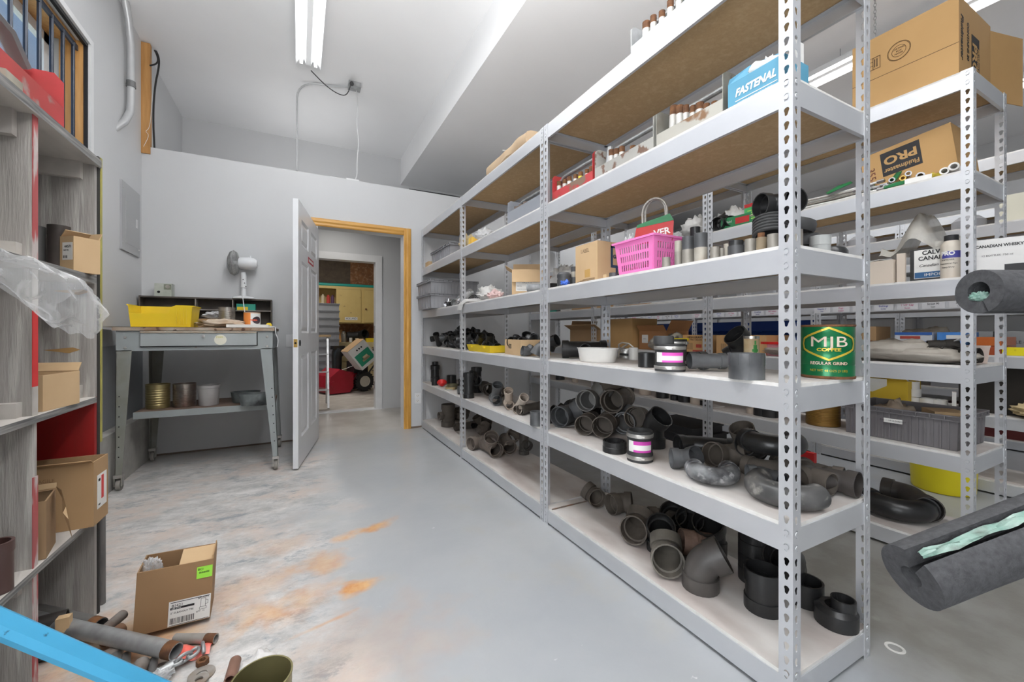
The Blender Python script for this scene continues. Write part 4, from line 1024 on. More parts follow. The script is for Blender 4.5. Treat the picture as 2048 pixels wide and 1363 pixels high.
# ================================================================ RACK 1, UPPER SHELVES AND FAR BAYS
TT = 'tool tote'
def tote(name_label, x, y0, y1, z, w, m, plate_m=None, hp=.10, he=.22, panel=.06, handle=True, cat=TT):
    """open steel tote along Y: low side panels, tall end plates, bent handle bar"""
    L = y1-y0; t = thing('steel_tote', name_label, cat, (x, y0, z))
    pm = plate_m or m
    for xx in (0, w-.0015): MB().box((xx, .003, 0), (xx+.0015, L-.003, hp)).obj('side_panel', m, t, smooth=None)
    MB().box((.002, .003, 0), (w-.002, L-.003, .0015)).obj('tote_floor', m, t, smooth=None)
    for yy in (0, L-.003):
        g = MB(); g.prism([(0, 0), (w, 0), (w, he*.86), (w*.88, he), (w*.12, he), (0, he*.90)], 'y', yy, yy+.003)
        g.obj('end_plate', pm, t, smooth=None)
    if handle:
        pts = [(w*.48, .004, he*.82), (w*.48, L*.10, he*.92), (w*.48, L*.14, he*.94), (w*.48, L*.86, he*.94), (w*.48, L*.90, he*.92), (w*.48, L-.004, he*.82)]
        MB().tube(pts, .0095, 10).obj('tote_handle', galv, t)
    return t
z = Z[4]
nm_w = [mat('nip_white', (.62, .61, .58), .45, .3, (.50, .48, .44), 20, .5), rusty]
nm_y = [mat('nip_yellow', (.70, .58, .05), .45, .1), rusty]
nm_g = [galv, galv]
t1 = tote('small red steel tote with paint flaking off, left end of the upper shelf', X1+.035, 1.50, 1.84, z, .11, mat('flaky_red', (.48, .05, .055), .5, 0, (.38, .04, .04), 9, .5, col3=(.20, .13, .09), n3=9, a3=(.52, .56)), red_paint, hp=.058, he=.150)
row = 'short threaded pipe nipples standing in the small red tote'
for k in range(7):
    yy = 1.815-k*.047
    nipple(X1+.062+.004*(k % 2), yy, z+.002, .0125 if k < 6 else .018, .112-.004*k, [nm_w, nm_w, nm_w, nm_w, nm_y, nm_w, [rusty, rusty]][k],
           ['silver-capped nipple at the far end of the red tote', 'second white nipple in the red tote', 'third white nipple in the red tote', 'rust-topped white nipple left of the yellow one', 'yellow-sleeved nipple in the red tote', 'white nipple right of the yellow one', 'stout brown nipple at the near end of the red tote'][k], row)
t2 = tote('grey rust-speckled steel tote in the middle of the upper shelf', X1+.035, 1.135, 1.485, z, .15, mat('speckled_grey', (.40, .39, .36), .5, .2, (.34, .33, .30), 6, .5, col3=(.17, .10, .07), n3=22, a3=(.56, .62)), None, hp=.06, he=.150)
row = 'white rust-topped nipples in the grey tote'
for k, (yy, l) in enumerate(((1.452, .150), (1.418, .125), (1.384, .115), (1.350, .112), (1.285, .088))):
    nipple(X1+.075, yy, z+.002, .0125 if k else .014, l, nm_g if k == 0 else nm_w, ['tall grey capped nipple leaning at the far end of the grey tote', 'second nipple of the grey tote, rust-topped', 'third nipple of the grey tote, rust-topped', 'fourth nipple of the grey tote, rust-topped', 'lowest nipple of the grey tote, near its right half'][k], row, lean=(0, 0) if k else (6, -4))
t3 = tote('larger pale steel tote numbered 318 with scratched paint, right of the grey one', X1+.035, .845, 1.122, z, .17, mat('scratched_pale', (.46, .45, .40), .5, .2, (.40, .38, .33), 6, .5, col3=(.22, .12, .06), n3=11, a3=(.58, .64)), mat('scratched_plate', (.30, .30, .27), .5, .3, (.20, .18, .15), 14, .5, col3=(.10, .055, .03), n3=8, a3=(.56, .6)), hp=.058, he=.150)
text('lettering', '318', .034, frameM((.06, -.001, .035), (1, 0, 0), (0, 0, 1)), paper, t3, squeeze=.8)
row = 'long white rust-topped nipples in the pale tote'
for k, (yy, l) in enumerate(((1.085, .155), (1.048, .142), (1.022, .130), (.992, .112), (.965, .108), (.940, .092), (.905, .082))):
    nipple(X1+.078, yy, z+.002, .0145 if k in (0, 1, 4) else .011, l, nm_w, ['tallest nipple at the far end of the pale tote', 'second tall nipple of the pale tote', 'thin nipple third in the pale tote', 'thin nipple fourth in the pale tote', 'thick rust-orange topped nipple mid pale tote', 'sixth nipple of the pale tote, rust-topped', 'short last nipple of the pale tote'][k], row, lean=(3-k, 0))
# blue torn carton
blue = mat('carton_blue', (.10, .32, .46), .6, 0, (.08, .27, .40), 8, .4)
t = thing('parts_carton', 'torn light blue FASTENAL carton at the right end of the upper shelf', 'cardboard box', (X1+.03, .655, z))
g = box_open(.12, .17, .085); 
for i, v in enumerate(g.v): g.v[i] = (v[0]+.06, v[1]+.085, v[2])
g.obj('carton_body', blue, t, smooth=None)
g = MB(); g.add([(0, 0, .085), (0, .17, .085), (.0, .165, .10), (.03, .12, .128), (.06, .06, .135), (.05, .0, .12)], [(0, 1, 2, 3, 4, 5)]); g.obj('torn_flap', blue, t, smooth=None)
text('lettering', 'FASTENAL', .032, frameM((-.0008, .085, .045), (0, -1, 0), (0, 0, 1)), paper, t, squeeze=.82, shear=.25, bold=.0012)
MB().box((-.0008, .02, .020), (0, .145, .0225)).obj('printed_line', paper, t, smooth=None)
text('lettering', 'INDUSTRIAL & CONSTRUCTION SUPPLIES', .007, frameM((-.0008, .085, .012), (0, -1, 0), (0, 0, 1)), paper, t, squeeze=.8)
put(blob(.09, .12, .05, 5, .4), 'plastic_bag', paper, 'crumpled white bag sticking out of the blue carton', 'bag', X1+.09, .74, z+.07, rel=False)
put(MB().box((0, 0, 0), (.05, .004, .16)), 'white_card', paper, 'white card standing behind the blue carton at the front post', 'card', X1+.13, .672, z, rel=False, smooth=None)
# top shelf: tote high up
z = Z[5]
t4 = tote('perforated galvanised tote of nipples on the topmost shelf', X1+.03, .93, 1.25, z, .15, mat('bright_galv', (.55, .57, .58), .35, .6, (.42, .43, .44), 30, .5), None, hp=.05, he=.135)
row = 'rust-topped nipples in the topmost tote'
for k, yy in enumerate((1.205, 1.168, 1.125, 1.085, 1.045, 1.005)):
    nipple(X1+.07, yy, z+.002, .016 if k == 0 else .0125, .130-.012*(k == 2), [nm_w[0], rusty], ['thick brown-topped nipple at the left of the topmost tote', 'dark nipple second in the topmost tote', 'short nipple third in the topmost tote', 'fourth nipple in the topmost tote', 'fifth nipple in the topmost tote', 'sixth nipple in the topmost tote'][k], row)
# paper parcel on the far bay top
t = thing('paper_parcel', 'brown paper parcel torn open lying on the topmost shelf of the far bays', 'parcel', (X1+.13, 2.42, z), math.radians(88))
from mathutils import noise as NZ
g = MB()
def pf(u, w):
    a = 2*PI*w; x = -.31+.62*u
    e = .10*(abs(math.cos(a))**.5)*(1 if math.cos(a) > 0 else -1); zz = .05*(abs(math.sin(a))**.5)*(1 if math.sin(a) > 0 else -1)
    n = NZ.noise(Vector((x*7, e*20, zz*20)))*.012
    return Vector((x+n, e+n, max(0, zz+.05+n)))
g.grid(pf, 26, 20); g.add([pf(0, i/20) for i in range(20)], [tuple(range(20))]); g.add([pf(1, i/20) for i in range(20)], [tuple(range(19, -1, -1))])
g.obj('paper_wrap', mat('kraft_paper', (.50, .37, .24), .75, 0, (.42, .30, .19), 4, .5, bump=.3, bscale=14), t)
MB().tube([(-.02, -.115, .02), (-.02, -.11, .09), (0, 0, .112), (.01, .1, .1)], .002, 6).obj('parcel_string', paper, t)
put(blob(.07, .05, .01, 2, .5), 'torn_hole', dark_fill, 'dark torn patch', 'patch', 0, 0, 0) if False else None
# far bays, upper shelf
z = Z[4]
t = tote('plain grey sheet-metal tote in the far bays, upper shelf', X1+.03, 1.95, 2.36, z, .17, mat('clean_grey_steel', (.36, .38, .42), .4, .4, (.33, .35, .38), 5, .3), None, hp=.085, he=.165)
for k, (yy, l) in enumerate(((2.31, .115), (2.25, .112), (2.19, .11))):
    nipple(X1+.075, yy, z+.002, .021, l, [galv, rusty_pipe], ['first short pipe end in the plain grey tote', 'second short pipe end in the plain grey tote', 'third short pipe end in the plain grey tote'][k], 'short pipe ends in the plain grey tote')
MB().box((0, 0, 0), (.17, .06, .055)).obj('yellow_carton', mat('orange_yellow_print', (.75, .35, .04), .5, 0, (.80, .62, .10), 10, .5), None, smooth=None, loc=(X1+.02, 2.96, z+.0008)).update_tag()
tag(bpy.data.objects['yellow_carton'], 'small orange and yellow box on the far upper shelf', 'box')
put(blob(.15, .16, .12, 3, .35), 'paper_bag', mat('buff_paper', (.58, .46, .26), .8, 0, (.50, .38, .20), 8, .5, bump=.3), 'crumpled buff paper bag left of the small orange box', 'paper bag', X1+.10, 3.24, z, rel=False)
put(blob(.14, .14, .09, 8, .5), 'plastic_bag', bag_m, 'white plastic bag right of the small orange box', 'bag', X1+.09, 2.86, z, rel=False)
o = crate(.60, .38, .13, ribs=6).obj('storage_crate', grey_crate, smooth=None); o.matrix_world = T(X1+.215, 3.80, z+.001) @ R(90, 'Z'); tag(o, 'low grey plastic crate on the far upper shelf near the doorway', 'crate')
put(MB().box((0, 0, 0), (.09, .12, .05)), 'small_carton', card_lt, 'small tan carton at the far left end of the upper shelf', 'cardboard box', X1+.06, 4.19, z, rel=False, smooth=None)
# fourth shelf, far bays
z = Z[3]
for k, (zz, lab) in enumerate(((0, 'lower of two stacked grey crates poking out toward the doorway'), (.132, 'upper of two stacked grey crates poking out toward the doorway'))):
    o = crate(.50, .50, .145, ribs=7).obj('storage_crate', grey_crate, smooth=None); o.matrix_world = T(1.345, 4.02, z+zz+.001); tag(o, lab, 'crate')
fz = [(1.22, 3.62, .025, 'chrome elbow fitting in front of the stacked grey crates'), (1.20, 3.52, .018, 'small black-mouthed pipe end near the crates'), (1.27, 3.48, .03, 'bright bent metal trap part near the crates'), (1.25, 3.34, .028, 'chrome and black valve part at the middle post'), (1.24, 3.18, .032, 'silver dome strainer just right of the middle post')]
for k, (x, y, r, lab) in enumerate(fz):
    put(elbow(r, 60 if k % 2 else 90, n=14), 'metal_fitting', [chrome, black_abs, galv, chrome, galv][k], lab, 'fitting', x, y, z, az=-30+40*k, el=20*k % 60, roll=50*k, rel=True)
g = MB()
for k in range(14):
    a = 2*PI*k/14; g.tube([(.05*math.cos(a), .05*math.sin(a), 0), (.045*math.cos(a), .045*math.sin(a), .04), (.02*math.cos(a), .02*math.sin(a), .062), (.004*math.cos(a), .004*math.sin(a), .066)], .0022, 6)
g.lathe([(.052, 0), (.052, .008), (.046, .008), (.046, 0)], 24, closed=True)
put(g, 'wire_strainer', mat('dark_wire', (.06, .06, .06), .4, .6), 'dark wire dome strainer on the fourth shelf of the far bays', 'strainer', 1.24, 3.03, z, rel=False)
put(blob(.17, .16, .10, 6, .5), 'plastic_bag', mat('white_film', (.72, .71, .68), .35, 0, (.64, .62, .60), 8, .4, alpha=.85, bump=.4, bscale=14), 'white and pinkish plastic bag left of the labelled carton', 'bag', 1.27, 2.80, z, rel=False)
put(blob(.10, .10, .06, 16, .5), 'pink_bag', mat('pink_film', (.70, .50, .48), .35), 'small pinkish bag tucked against the labelled carton', 'bag', 1.25, 2.66, z, rel=False)
t = thing('hanging_tape', 'bundle of white banding tape draped over the fourth shelf edge', 'tape', (X1-.004, 3.05, z+.004))
for k in range(5):
    MB().tube([(.10, -.22+.02*k, .001+.004*k), (.05, -.10, .006+.004*k), (.01, -.02+.01*k, .010+.003*k), (-.006-.003*k, .03+.012*k, -.012), (-.008-.002*k, .05+.014*k, -.055)], .006, 6).obj('tape_strand', mat('white_film', (.7, .7, .68)), t)
# labelled open carton
def carton(label, x, y, z, w, d, h, rz, m=card, flaps=(), name='carton', inside=True, cat='cardboard box'):
    t = thing(name, label, cat, (x, y, z), math.radians(rz))
    box_open(w, d, h).obj('carton_body', m, t, smooth=None)
    for (side, L, a) in flaps:
        g = MB(); flap(g, w, d, h, side, L, a); g.obj('carton_flap', m, t, smooth=None)
    return t
t = carton('open carton with a large printed safety plate label on the fourth shelf', 1.335, 2.335, z, .20, .17, .165, -30, card_lt, (('+y', .07, 20), ('-y', .085, 165), ('-x', .05, 60)))
label_card(t, frameM((.008, -.0855, .080), (1, 0, 0), (0, 0, 1)), .165, .105, None, lines=((-.075, .040, .013, 'L&B DISTRIBUTING INC'), (-.055, .018, .017, 'SP150ON Safety Plate'), (-.04, .0, .010, '# Pieces 4 x 8'), (-.075, -.020, .009, 'Item no.'), (-.075, -.040, .008, 'MADE IN CHINA')))
put(MB().tube([(-.06, 0, .022), (.055, 0, .022)], .022, 18).tube([(-.063, 0, .022), (-.055, 0, .022)], .0235, 18), 'tape_roll', mat('grey_wrap', (.16, .165, .17), .5, 0, (.32, .33, .34), 30, .5), 'grey wrapped roll lying between the labelled carton and the post', 'roll', 1.225, 2.03, z, az=-100)
put(MB().box((0, 0, 0), (.07, .06, .05)), 'black_block', black_abs, 'black block behind the grey wrapped roll', 'block', 1.33, 2.02, z, rel=False, smooth=None)
put(blob(.17, .14, .17, 12, .35), 'plastic_bag', mat('white_film', (.7, .7, .68)), 'milky bag standing behind the labelled carton', 'bag', 1.47, 2.12, z, rel=False)
# ---- eye-level shelf, far bays: heap of small black fittings
z = Z[2]
heap = []
R2 = random.Random(4)
GH = 'small black fittings heaped on the far end of the eye-level shelf'
spots = []
for (u, lift) in [(860, 0), (868, .045), (876, 0), (884, .045), (893, 0), (901, .04), (908, 0), (915, .05), (922, .0), (930, .05), (938, 0), (945, .06), (952, 0), (960, .05), (968, 0), (976, .05), (985, 0)]:
    spots.append((u, lift, 1.27)); spots.append((u+3, lift+.02, 1.36)); spots.append((u-2, lift+.045, 1.44))
kinds = [lambda r: elbow(r, 45, n=14), lambda r: tee(r, r*5, n=14), lambda r: elbow(r, 90, n=14), lambda r: coupling(r, r*2.4, n=14)]
kn = ['pipe_elbow', 'pipe_tee', 'pipe_elbow', 'pipe_coupling']; kc = [EL, TE, EL, CP]
kl = ['small black forty-five elbow in the heap at the far end of the eye-level shelf', 'small black tee in the heap at the far end of the eye-level shelf', 'small black right-angle elbow in the heap at the far end of the eye-level shelf', 'small black coupling in the heap at the far end of the eye-level shelf']
protos = {}
for i, (u, lift, X) in enumerate(spots):
    q = onx(u, 680, X); k = R2.randrange(4)
    if q.y > 4.28: continue
    rr = .024 if i % 3 else .029
    m_ = grey_abs if (i % 7 == 2) else black_abs
    put(kinds[k](rr), kn[k], m_, kl[k], kc[k], X+R2.uniform(-.02, .02), q.y, z+lift, az=R2.uniform(-90, 90), el=R2.uniform(-10, 70), roll=R2.uniform(0, 360), group='far heap of small black fittings: '+['forty-five elbows', 'tees', 'right-angle elbows', 'couplings'][k])
t = thing('yellow_tray', 'shallow bright yellow plastic tray on the eye-level shelf edge', 'tray', (1.245, 2.80, z), 0)
g = MB(); g.add([(-.06, -.20, 0), (.06, -.20, 0), (.06, .20, 0), (-.06, .20, 0), (-.072, -.22, .05), (.072, -.22, .05), (.072, .22, .05), (-.072, .22, .05), (-.069, -.217, .05), (.069, -.217, .05), (.069, .217, .05), (-.069, .217, .05), (-.057, -.197, .004), (.057, -.197, .004), (.057, .197, .004), (-.057, .197, .004)],
      [(3, 2, 1, 0)]+[(i, (i+1) % 4, 4+(i+1) % 4, 4+i) for i in range(4)]+[(4+i, 4+(i+1) % 4, 8+(i+1) % 4, 8+i) for i in range(4)]+[(8+i, 8+(i+1) % 4, 12+(i+1) % 4, 12+i) for i in range(4)]+[(12, 13, 14, 15)])
g.obj('tray_body', yellow_p, t, smooth=None)
for yy in (.12, -.12): MB().box((-.078, yy-.012, .030), (-.066, yy+.012, .044)).obj('tray_latch', yellow_p, t, smooth=None)
t = carton('small open carton marked 19 full of fittings, eye-level shelf left of the post', 1.31, 2.30, z, .20, .30, .098, -8, card_lt, ())
text('lettering', '19', .05, frameM((-.035, -.1512, .045), (1, 0, 0), (0, 0, 1)), ink, t, squeeze=.8)
for k in range(4): MB().box((-.101, .02, .04+.008*k), (-.1, .07, .044+.008*k)).obj('printed_line', ink, t, smooth=None)
for k, (dx, dy, a) in enumerate(((-.04, .09, 20), (-.02, .0, 70), (.03, -.06, 40), (.05, .06, 120), (-.05, -.09, 0))):
    put(elbow(.030, 60, n=16), 'pipe_elbow', [black_abs, black_abs, grey_abs, black_abs, black_abs][k], ['black elbow at the rear of the carton marked 19', 'black elbow standing mouth up in the carton marked 19', 'grey-rimmed elbow in the carton marked 19', 'black elbow deep in the carton marked 19', 'black elbow at the near corner of the carton marked 19'][k], EL, 1.31+dx, 2.30+dy, z+.045, az=a-60, el=50 if k == 1 else 10, roll=90*k)
put(elbow(.027, 45, n=18), 'pipe_elbow', grey_abs, 'scuffed grey elbow in front of the carton marked 19', EL, 1.22, 2.13, z, az=-70, el=10, roll=0)
put(elbow(.030, 45, n=18), 'pipe_elbow', grey_abs, 'scuffed grey elbow leaning by the double posts on the eye-level shelf', EL, 1.225, 2.01, z, az=100, el=20, roll=180)
put(elbow(.032, 45, n=18), 'pipe_elbow', black_abs, 'black elbow between the grey elbow and the double posts', EL, 1.30, 1.99, z+.03, az=60, el=20, roll=180)
# ---- second shelf up, far bays
z = Z[1]
PI2 = [(858, 1.30, lambda: ringm(.045, .20), 'tall black fitting with a capped neck at the far end', .0),]
def cyl_on(u, X, r, h, m, name, lab, cat, lip=0.): 
    q = onx(u, 0, X); return put(ringm(r, h, lip=lip, n=22), name, m, lab, cat, X, q.y, z, rel=False)
q = onx(863, 0, 1.27)
g = MB(); g.lathe([(.047, 0), (.047, .055), (.044, .058), (.044, .13), (.050, .133), (.050, .175), (.034, .185), (.034, .215), (.028, .215), (.028, 0)], 26, closed=True)
put(g, 'cleanout_fitting', black_abs, 'tall black cleanout fitting with a narrow neck at the far end of the second shelf', 'pipe fitting', 1.29, min(q.y, 4.25), z, rel=False)
cyl_on(870, 1.205, .034, .070, black_abs, 'pipe_coupling', 'black coupling with a white tag in front of the tall cleanout fitting', CP)
cyl_on(882, 1.42, .045, .085, black_abs, 'pipe_coupling', 'dark coupling behind the red cap on the second shelf', CP)
cyl_on(903, 1.40, .050, .085, black_abs, 'pipe_coupling', 'wide dark coupling right of the red cap', CP)
cyl_on(924, 1.42, .035, .07, black_abs, 'pipe_coupling', 'dark coupling hidden behind the middle post', CP)
q = onx(884, 0, 1.235)
put(MB().lathe([(0, 0), (.02, 0), (.024, .008), (.046, .026), (.048, .030), (.044, .030), (.02, .012), (0, .010)], 26), 'red_plug', mat('bright_red', (.65, .02, .02), .35), 'bright red plastic cap lying open on the second shelf', 'cap', 1.235, q.y, z, az=0, el=50)
q = onx(905, 0, 1.27)
put(ringm(.055, .045), 'clay_ring', mat('khaki_band', (.16, .14, .07), .5, 0, (.08, .07, .04), 5, .5), 'khaki and black banded ring right of the red cap', 'ring', 1.27, q.y, z, rel=False)
q = onx(893, 0, 1.225)
put(MB().lathe([(0, .004), (.04, .004), (.046, .026), (.048, .026), (.043, 0), (0, 0)], 24), 'shallow_cup', mat('tan_cup', (.42, .32, .16), .6), 'shallow tan cup in front of the khaki ring', 'cup', 1.235, q.y-.08, z, rel=False)
q = onx(885, 0, 1.205)
put(ringm(.045, .010, wall=.16), 'flat_ring', mat('grey_green', (.34, .36, .32), .6), 'thin pale grey ring at the shelf edge below the red cap', 'ring', 1.225, q.y-.14, z, rel=False)
q = onx(918, 0, 1.21)
put(coupling(.032, .06), 'pipe_coupling', grey_abs, 'scuffed grey coupling lying on its side left of the middle post', CP, 1.23, q.y, z, az=-80)
q = onx(944, 0, 1.30)
put(tee(.040, .20, ang=45, bl=.12), 'pipe_wye', black_abs, 'black wye standing upright just right of the middle post', 'pipe wye', 1.24, onx(942, 0, 1.24).y, z, az=60, el=90, roll=-90)
put(tee(.043, .22), 'pipe_tee', black_abs, 'tall black tee standing behind the upright wye', TE, 1.37, onx(952, 0, 1.37).y, z, az=0, el=90, roll=180)
put(elbow(.045, 45, lead=.02, tail=.10), 'pipe_bend', dusty_abs, 'dark dusty pipe bend lying right of the upright wye', BE, 1.42, onx(975, 0, 1.42).y, z, az=-20, el=0, roll=90)
def wyeL(r, m, lab, u, X, lean=55):
    q = onx(u, 0, X); return put(tee(r, r*4.4, ang=45, bl=r*4.6, off=r*.2, hr=1.14, wall=.13), 'pipe_wye', m, lab, 'pipe wye', X, q.y, z, az=-25, el=0, roll=0)
put(tee(.034, .16, ang=50, bl=.15), 'pipe_wye', grey_abs, 'dark grey sweep wye lying at the left of the tan ones', 'pipe wye', 1.27, onx(992, 0, 1.27).y, z, az=10, el=0, roll=0)
put(tee(.028, .13, ang=50, bl=.14), 'pipe_wye', tan_pvc, 'left one of two tan plastic wyes on the second shelf', 'pipe wye', 1.27, onx(1017, 0, 1.27).y, z, az=8, el=0, roll=8)
put(tee(.028, .13, ang=45, bl=.14), 'pipe_wye', mat('tan_pvc_b', (.55, .48, .42), .6, 0, (.42, .35, .29), 8, .5), 'right one of two tan plastic wyes on the second shelf', 'pipe wye', 1.27, onx(1041, 0, 1.27).y, z, az=-6, el=0, roll=-30)
put(coupling(.030, .26, hub=.2), 'pipe_length', dusty_abs, 'dusty black pipe length pointing at the aisle left of the double posts', 'pipe', 1.36, onx(1066, 0, 1.36).y, z, az=-40)
put(tee(.03, .13), 'pipe_tee', dusty_abs, 'dusty dark tee lying behind the tan wyes', TE, 1.46, onx(1003, 0, 1.46).y, z, az=-20, el=0, roll=20)
x, y, r, d = vcyl(1060, 1086, vb=853, z=z)
put(ringm(r, .078), 'pipe_coupling', grey_abs, 'grey-dusted coupling standing beside the double posts on the second shelf', CP, x, y, z, rel=False)
put(ringm(.035, .07), 'pipe_coupling', black_abs, 'black coupling behind the grey-dusted one at the double posts', CP, x+.10, y+.03, z, rel=False)
# ---- bottom shelf, far bays
z = Z[0]
def P2(g, nm, m, lab, cat, u, v, az, el, roll, dz=0.):
    x, y = S(u, v, z); x = min(max(x, 1.24), 1.53); return put(g, nm, m, lab, cat, x, y, z+dz, az, el, roll)
P2(tee(.062, .22, br=.036, bl=.10), 'pipe_tee', dusty_abs, 'big upright dark tee with a small side mouth near the back wall', TE, 893, 852, 0, 90, 115)
P2(ubend(.045, .07, ang=160), 'return_bend', dusty_abs, 'dark return bend lying behind the upright tee', BE, 925, 838, -100, 10, 90)
P2(elbow(.043, 30, lead=.02, tail=.06), 'pipe_bend', dusty_abs, 'dark bend lying right of the middle post at the back', BE, 944, 838, 70, 10, 90, dz=.04)
P2(coupling(.032, .22, hub=.2), 'pipe_length', dusty_abs, 'thin dark pipe piece lying at the front of the far heap', 'pipe', 930, 858, -60, 0, 0)
P2(coupling(.026, .16, hub=.25), 'pipe_length', black_abs, 'small black pipe piece with a double rim pointing left', 'pipe', 956, 860, -35, 6, 0, dz=.015)
P2(tee(.05, .18), 'pipe_tee', dusty_abs, 'dusty tee at the back of the bottom shelf behind the wyes', TE, 990, 858, 20, 0, 30)
P2(elbow(.05, 45), 'pipe_elbow', dusty_abs, 'dusty elbow mouth up at the back of the bottom shelf', EL, 1003, 862, 10, 50, 150)
BR = mat('brown_dust_abs', (.12, .098, .082), .8, 0, (.20, .165, .14), 9, .5)
P2(elbow(.047, 60), 'pipe_elbow', BR, 'brown elbow with its mouth to the left at the front of the wyes', EL, 958, 898, -50, 0, -80)
P2(tee(.050, .25, ang=45, bl=.15), 'pipe_wye', BR, 'big brown wye with its mouth toward the aisle, left of two', 'pipe wye', 978, 908, 22, 0, 20)
P2(tee(.048, .25, ang=45, bl=.14), 'pipe_wye', BR, 'big brown wye with its mouth toward the aisle, right of two', 'pipe wye', 1015, 900, 10, 0, -20)
P2(elbow(.036, 60), 'pipe_elbow', BR, 'small brown elbow perched behind the two big wyes', EL, 968, 878, -60, 0, 40, dz=.05)
P2(tee(.036, .16), 'pipe_tee', mat('dark_used_abs', (.045, .04, .036), .55, 0, (.10, .09, .08), 12, .5), 'dark tee standing upright at the right of the brown wyes', TE, 1055, 908, 0, 90, 205)
# ================================================================ LEFT WALL SHELVING
XF = -.650
ply = mat('weathered_ply', (.37, .345, .32), .75, 0, (.27, .25, .23), 6, .5, stretch=(7, 7, .5), detail=5, bump=.25, bscale=30, col3=(.46, .44, .41), n3=5, a3=(.55, .65))
ply_red = mat('ply_red', (.33, .012, .012), .45, 0, (.26, .015, .012), 6, .5, stretch=(7, 7, .8), col3=(.50, .46, .44), n3=18, a3=(.70, .73))
edge_red = mat('edge_red', (.42, .07, .07), .7, 0, (.36, .10, .10), 8, .5, stretch=(3, 3, .6), col3=(.48, .42, .40), n3=10, a3=(.52, .6))
edge_bright = mat('edge_red_tape', (.62, .04, .04), .5)
ply_edge = mat('ply_edge', (.30, .29, .275), .85, 0, (.08, .08, .08), 10, .5, stretch=(6, .6, 14), detail=5)
ply_pale = mat('ply_pale', (.52, .49, .45), .8, 0, (.40, .37, .34), 6, .5, stretch=(2, .4, 2))
u = thing('cubby_shelving', 'tall weathered plywood cubby shelving against the left wall, painted red in places', 'shelving unit', (XF, 2.0, 0))
def up(nm, bxs, m, mi=None):
    g = MB()
    for a, c in bxs: g.box((a[0]-XF, a[1]-2.0, a[2]), (c[0]-XF, c[1]-2.0, c[2]))
    return g.obj(nm, m, u, smooth=None)
YT = 1.985
SH = [(.350, .370), (.770, .790), (1.195, 1.222)]
up('end_panel', [((-1.14, YT, 0), (XF, YT+.019, .35))], ply); up('end_panel', [((-1.14, YT, .79), (XF, YT+.019, 1.62))], ply)
up('end_panel', [((-1.14, YT, .35), (XF, YT+.019, .79))], ply_red)
for (y0, nm) in ((1.604, 'divider_panel'), (1.18, 'divider_panel')):
    up(nm, [((-1.14, y0, 0), (XF-.001, y0+.022, 1.62))], ply)
    o = up('divider_edge', [((XF-.001, y0-.001, 0), (XF+.001, y0+.024, .62)), ((XF-.001, y0-.001, 1.22), (XF+.001, y0+.024, 1.62)), ], edge_red)
    up('divider_edge', [((XF-.001, y0-.001, .87), (XF+.001, y0+.024, 1.08))], edge_bright)
    up('divider_edge', [((XF-.001, y0-.001, .79), (XF+.001, y0+.024, .87)), ((XF-.001, y0-.001, 1.08), (XF+.001, y0+.024, 1.195))], ply_pale)
for (z0, z1) in SH:
    o = up('shelf', [((-1.14, .7, z0), (XF+.006, YT, z1))], [ply_pale, ply_edge]); 
    o.data.polygons[3].material_index = 1
o = up('top_board', [((-1.14, .7, 1.62), (XF+.010, YT+.03, 1.648))], [ply_pale, ply_edge]); o.data.polygons[3].material_index = 1
for bx_ in [((-1.14, YT-.022, 1.562), (XF-.03, YT, 1.62)), ((-1.14, 1.582, 1.55), (XF-.03, 1.604, 1.62)), ((-1.14, 1.582, .31), (XF-.02, 1.604, .35)), ((-1.14, 1.57, .37), (XF-.10, 1.604, .39)), ((-1.14, 1.575, .79), (XF-.02, 1.604, .83)), ((-1.14, 1.575, 1.222), (XF-.02, 1.604, 1.262)), ((-1.14, YT-.02, .79), (XF-.03, YT, .835))]: up('cleat', [bx_], ply_pale)
up('edge_strip', [((XF-.004, YT+.022, .0), (XF+.004, YT+.034, 1.66))], mat('gap_dark', (.03, .028, .025), .8))
up('edge_strip', [((XF-.004, YT+.034, .62), (XF+.006, YT+.048, 1.66))], mat('olive_yellow', (.42, .38, .08), .5, 0, (.30, .27, .08), 12, .5))
g = MB(); g.tube([(-.205, -.020, 1.555), (-.205, -.022, 1.535)], .004, 8); g.tube([(-.205, -.016, 1.523), (-.205, -.040, 1.521)], .021, 18); g.tube([(-.205, -.03, 1.52), (-.205, -.032, 1.475)], .0015, 6)
g.obj('hanging_washer', mat('dull_steel', (.22, .22, .20), .5, .6), u)
for (xx, zz, s) in ((-.15, 1.38, .012), (-.13, 1.55, .009)): MB().tube([(xx-.0, 1.603-2, zz), (xx, 1.6035-2-.002, zz)], s, 10).obj('knot_hole', dark_fill, u)
for (xx, zz) in ((-.05, 1.165), (-.075, .96)):
    g = MB(); g.add([(xx-.055, -.0165, zz), (xx+.02, -.0165, zz+.008), (xx+.04, -.0165, zz), (xx+.01, -.0165, zz-.012)], [(0, 1, 2, 3)]); g.obj('wood_chip_mark', mat('raw_chip', (.38, .22, .08), .8), u, smooth=None)
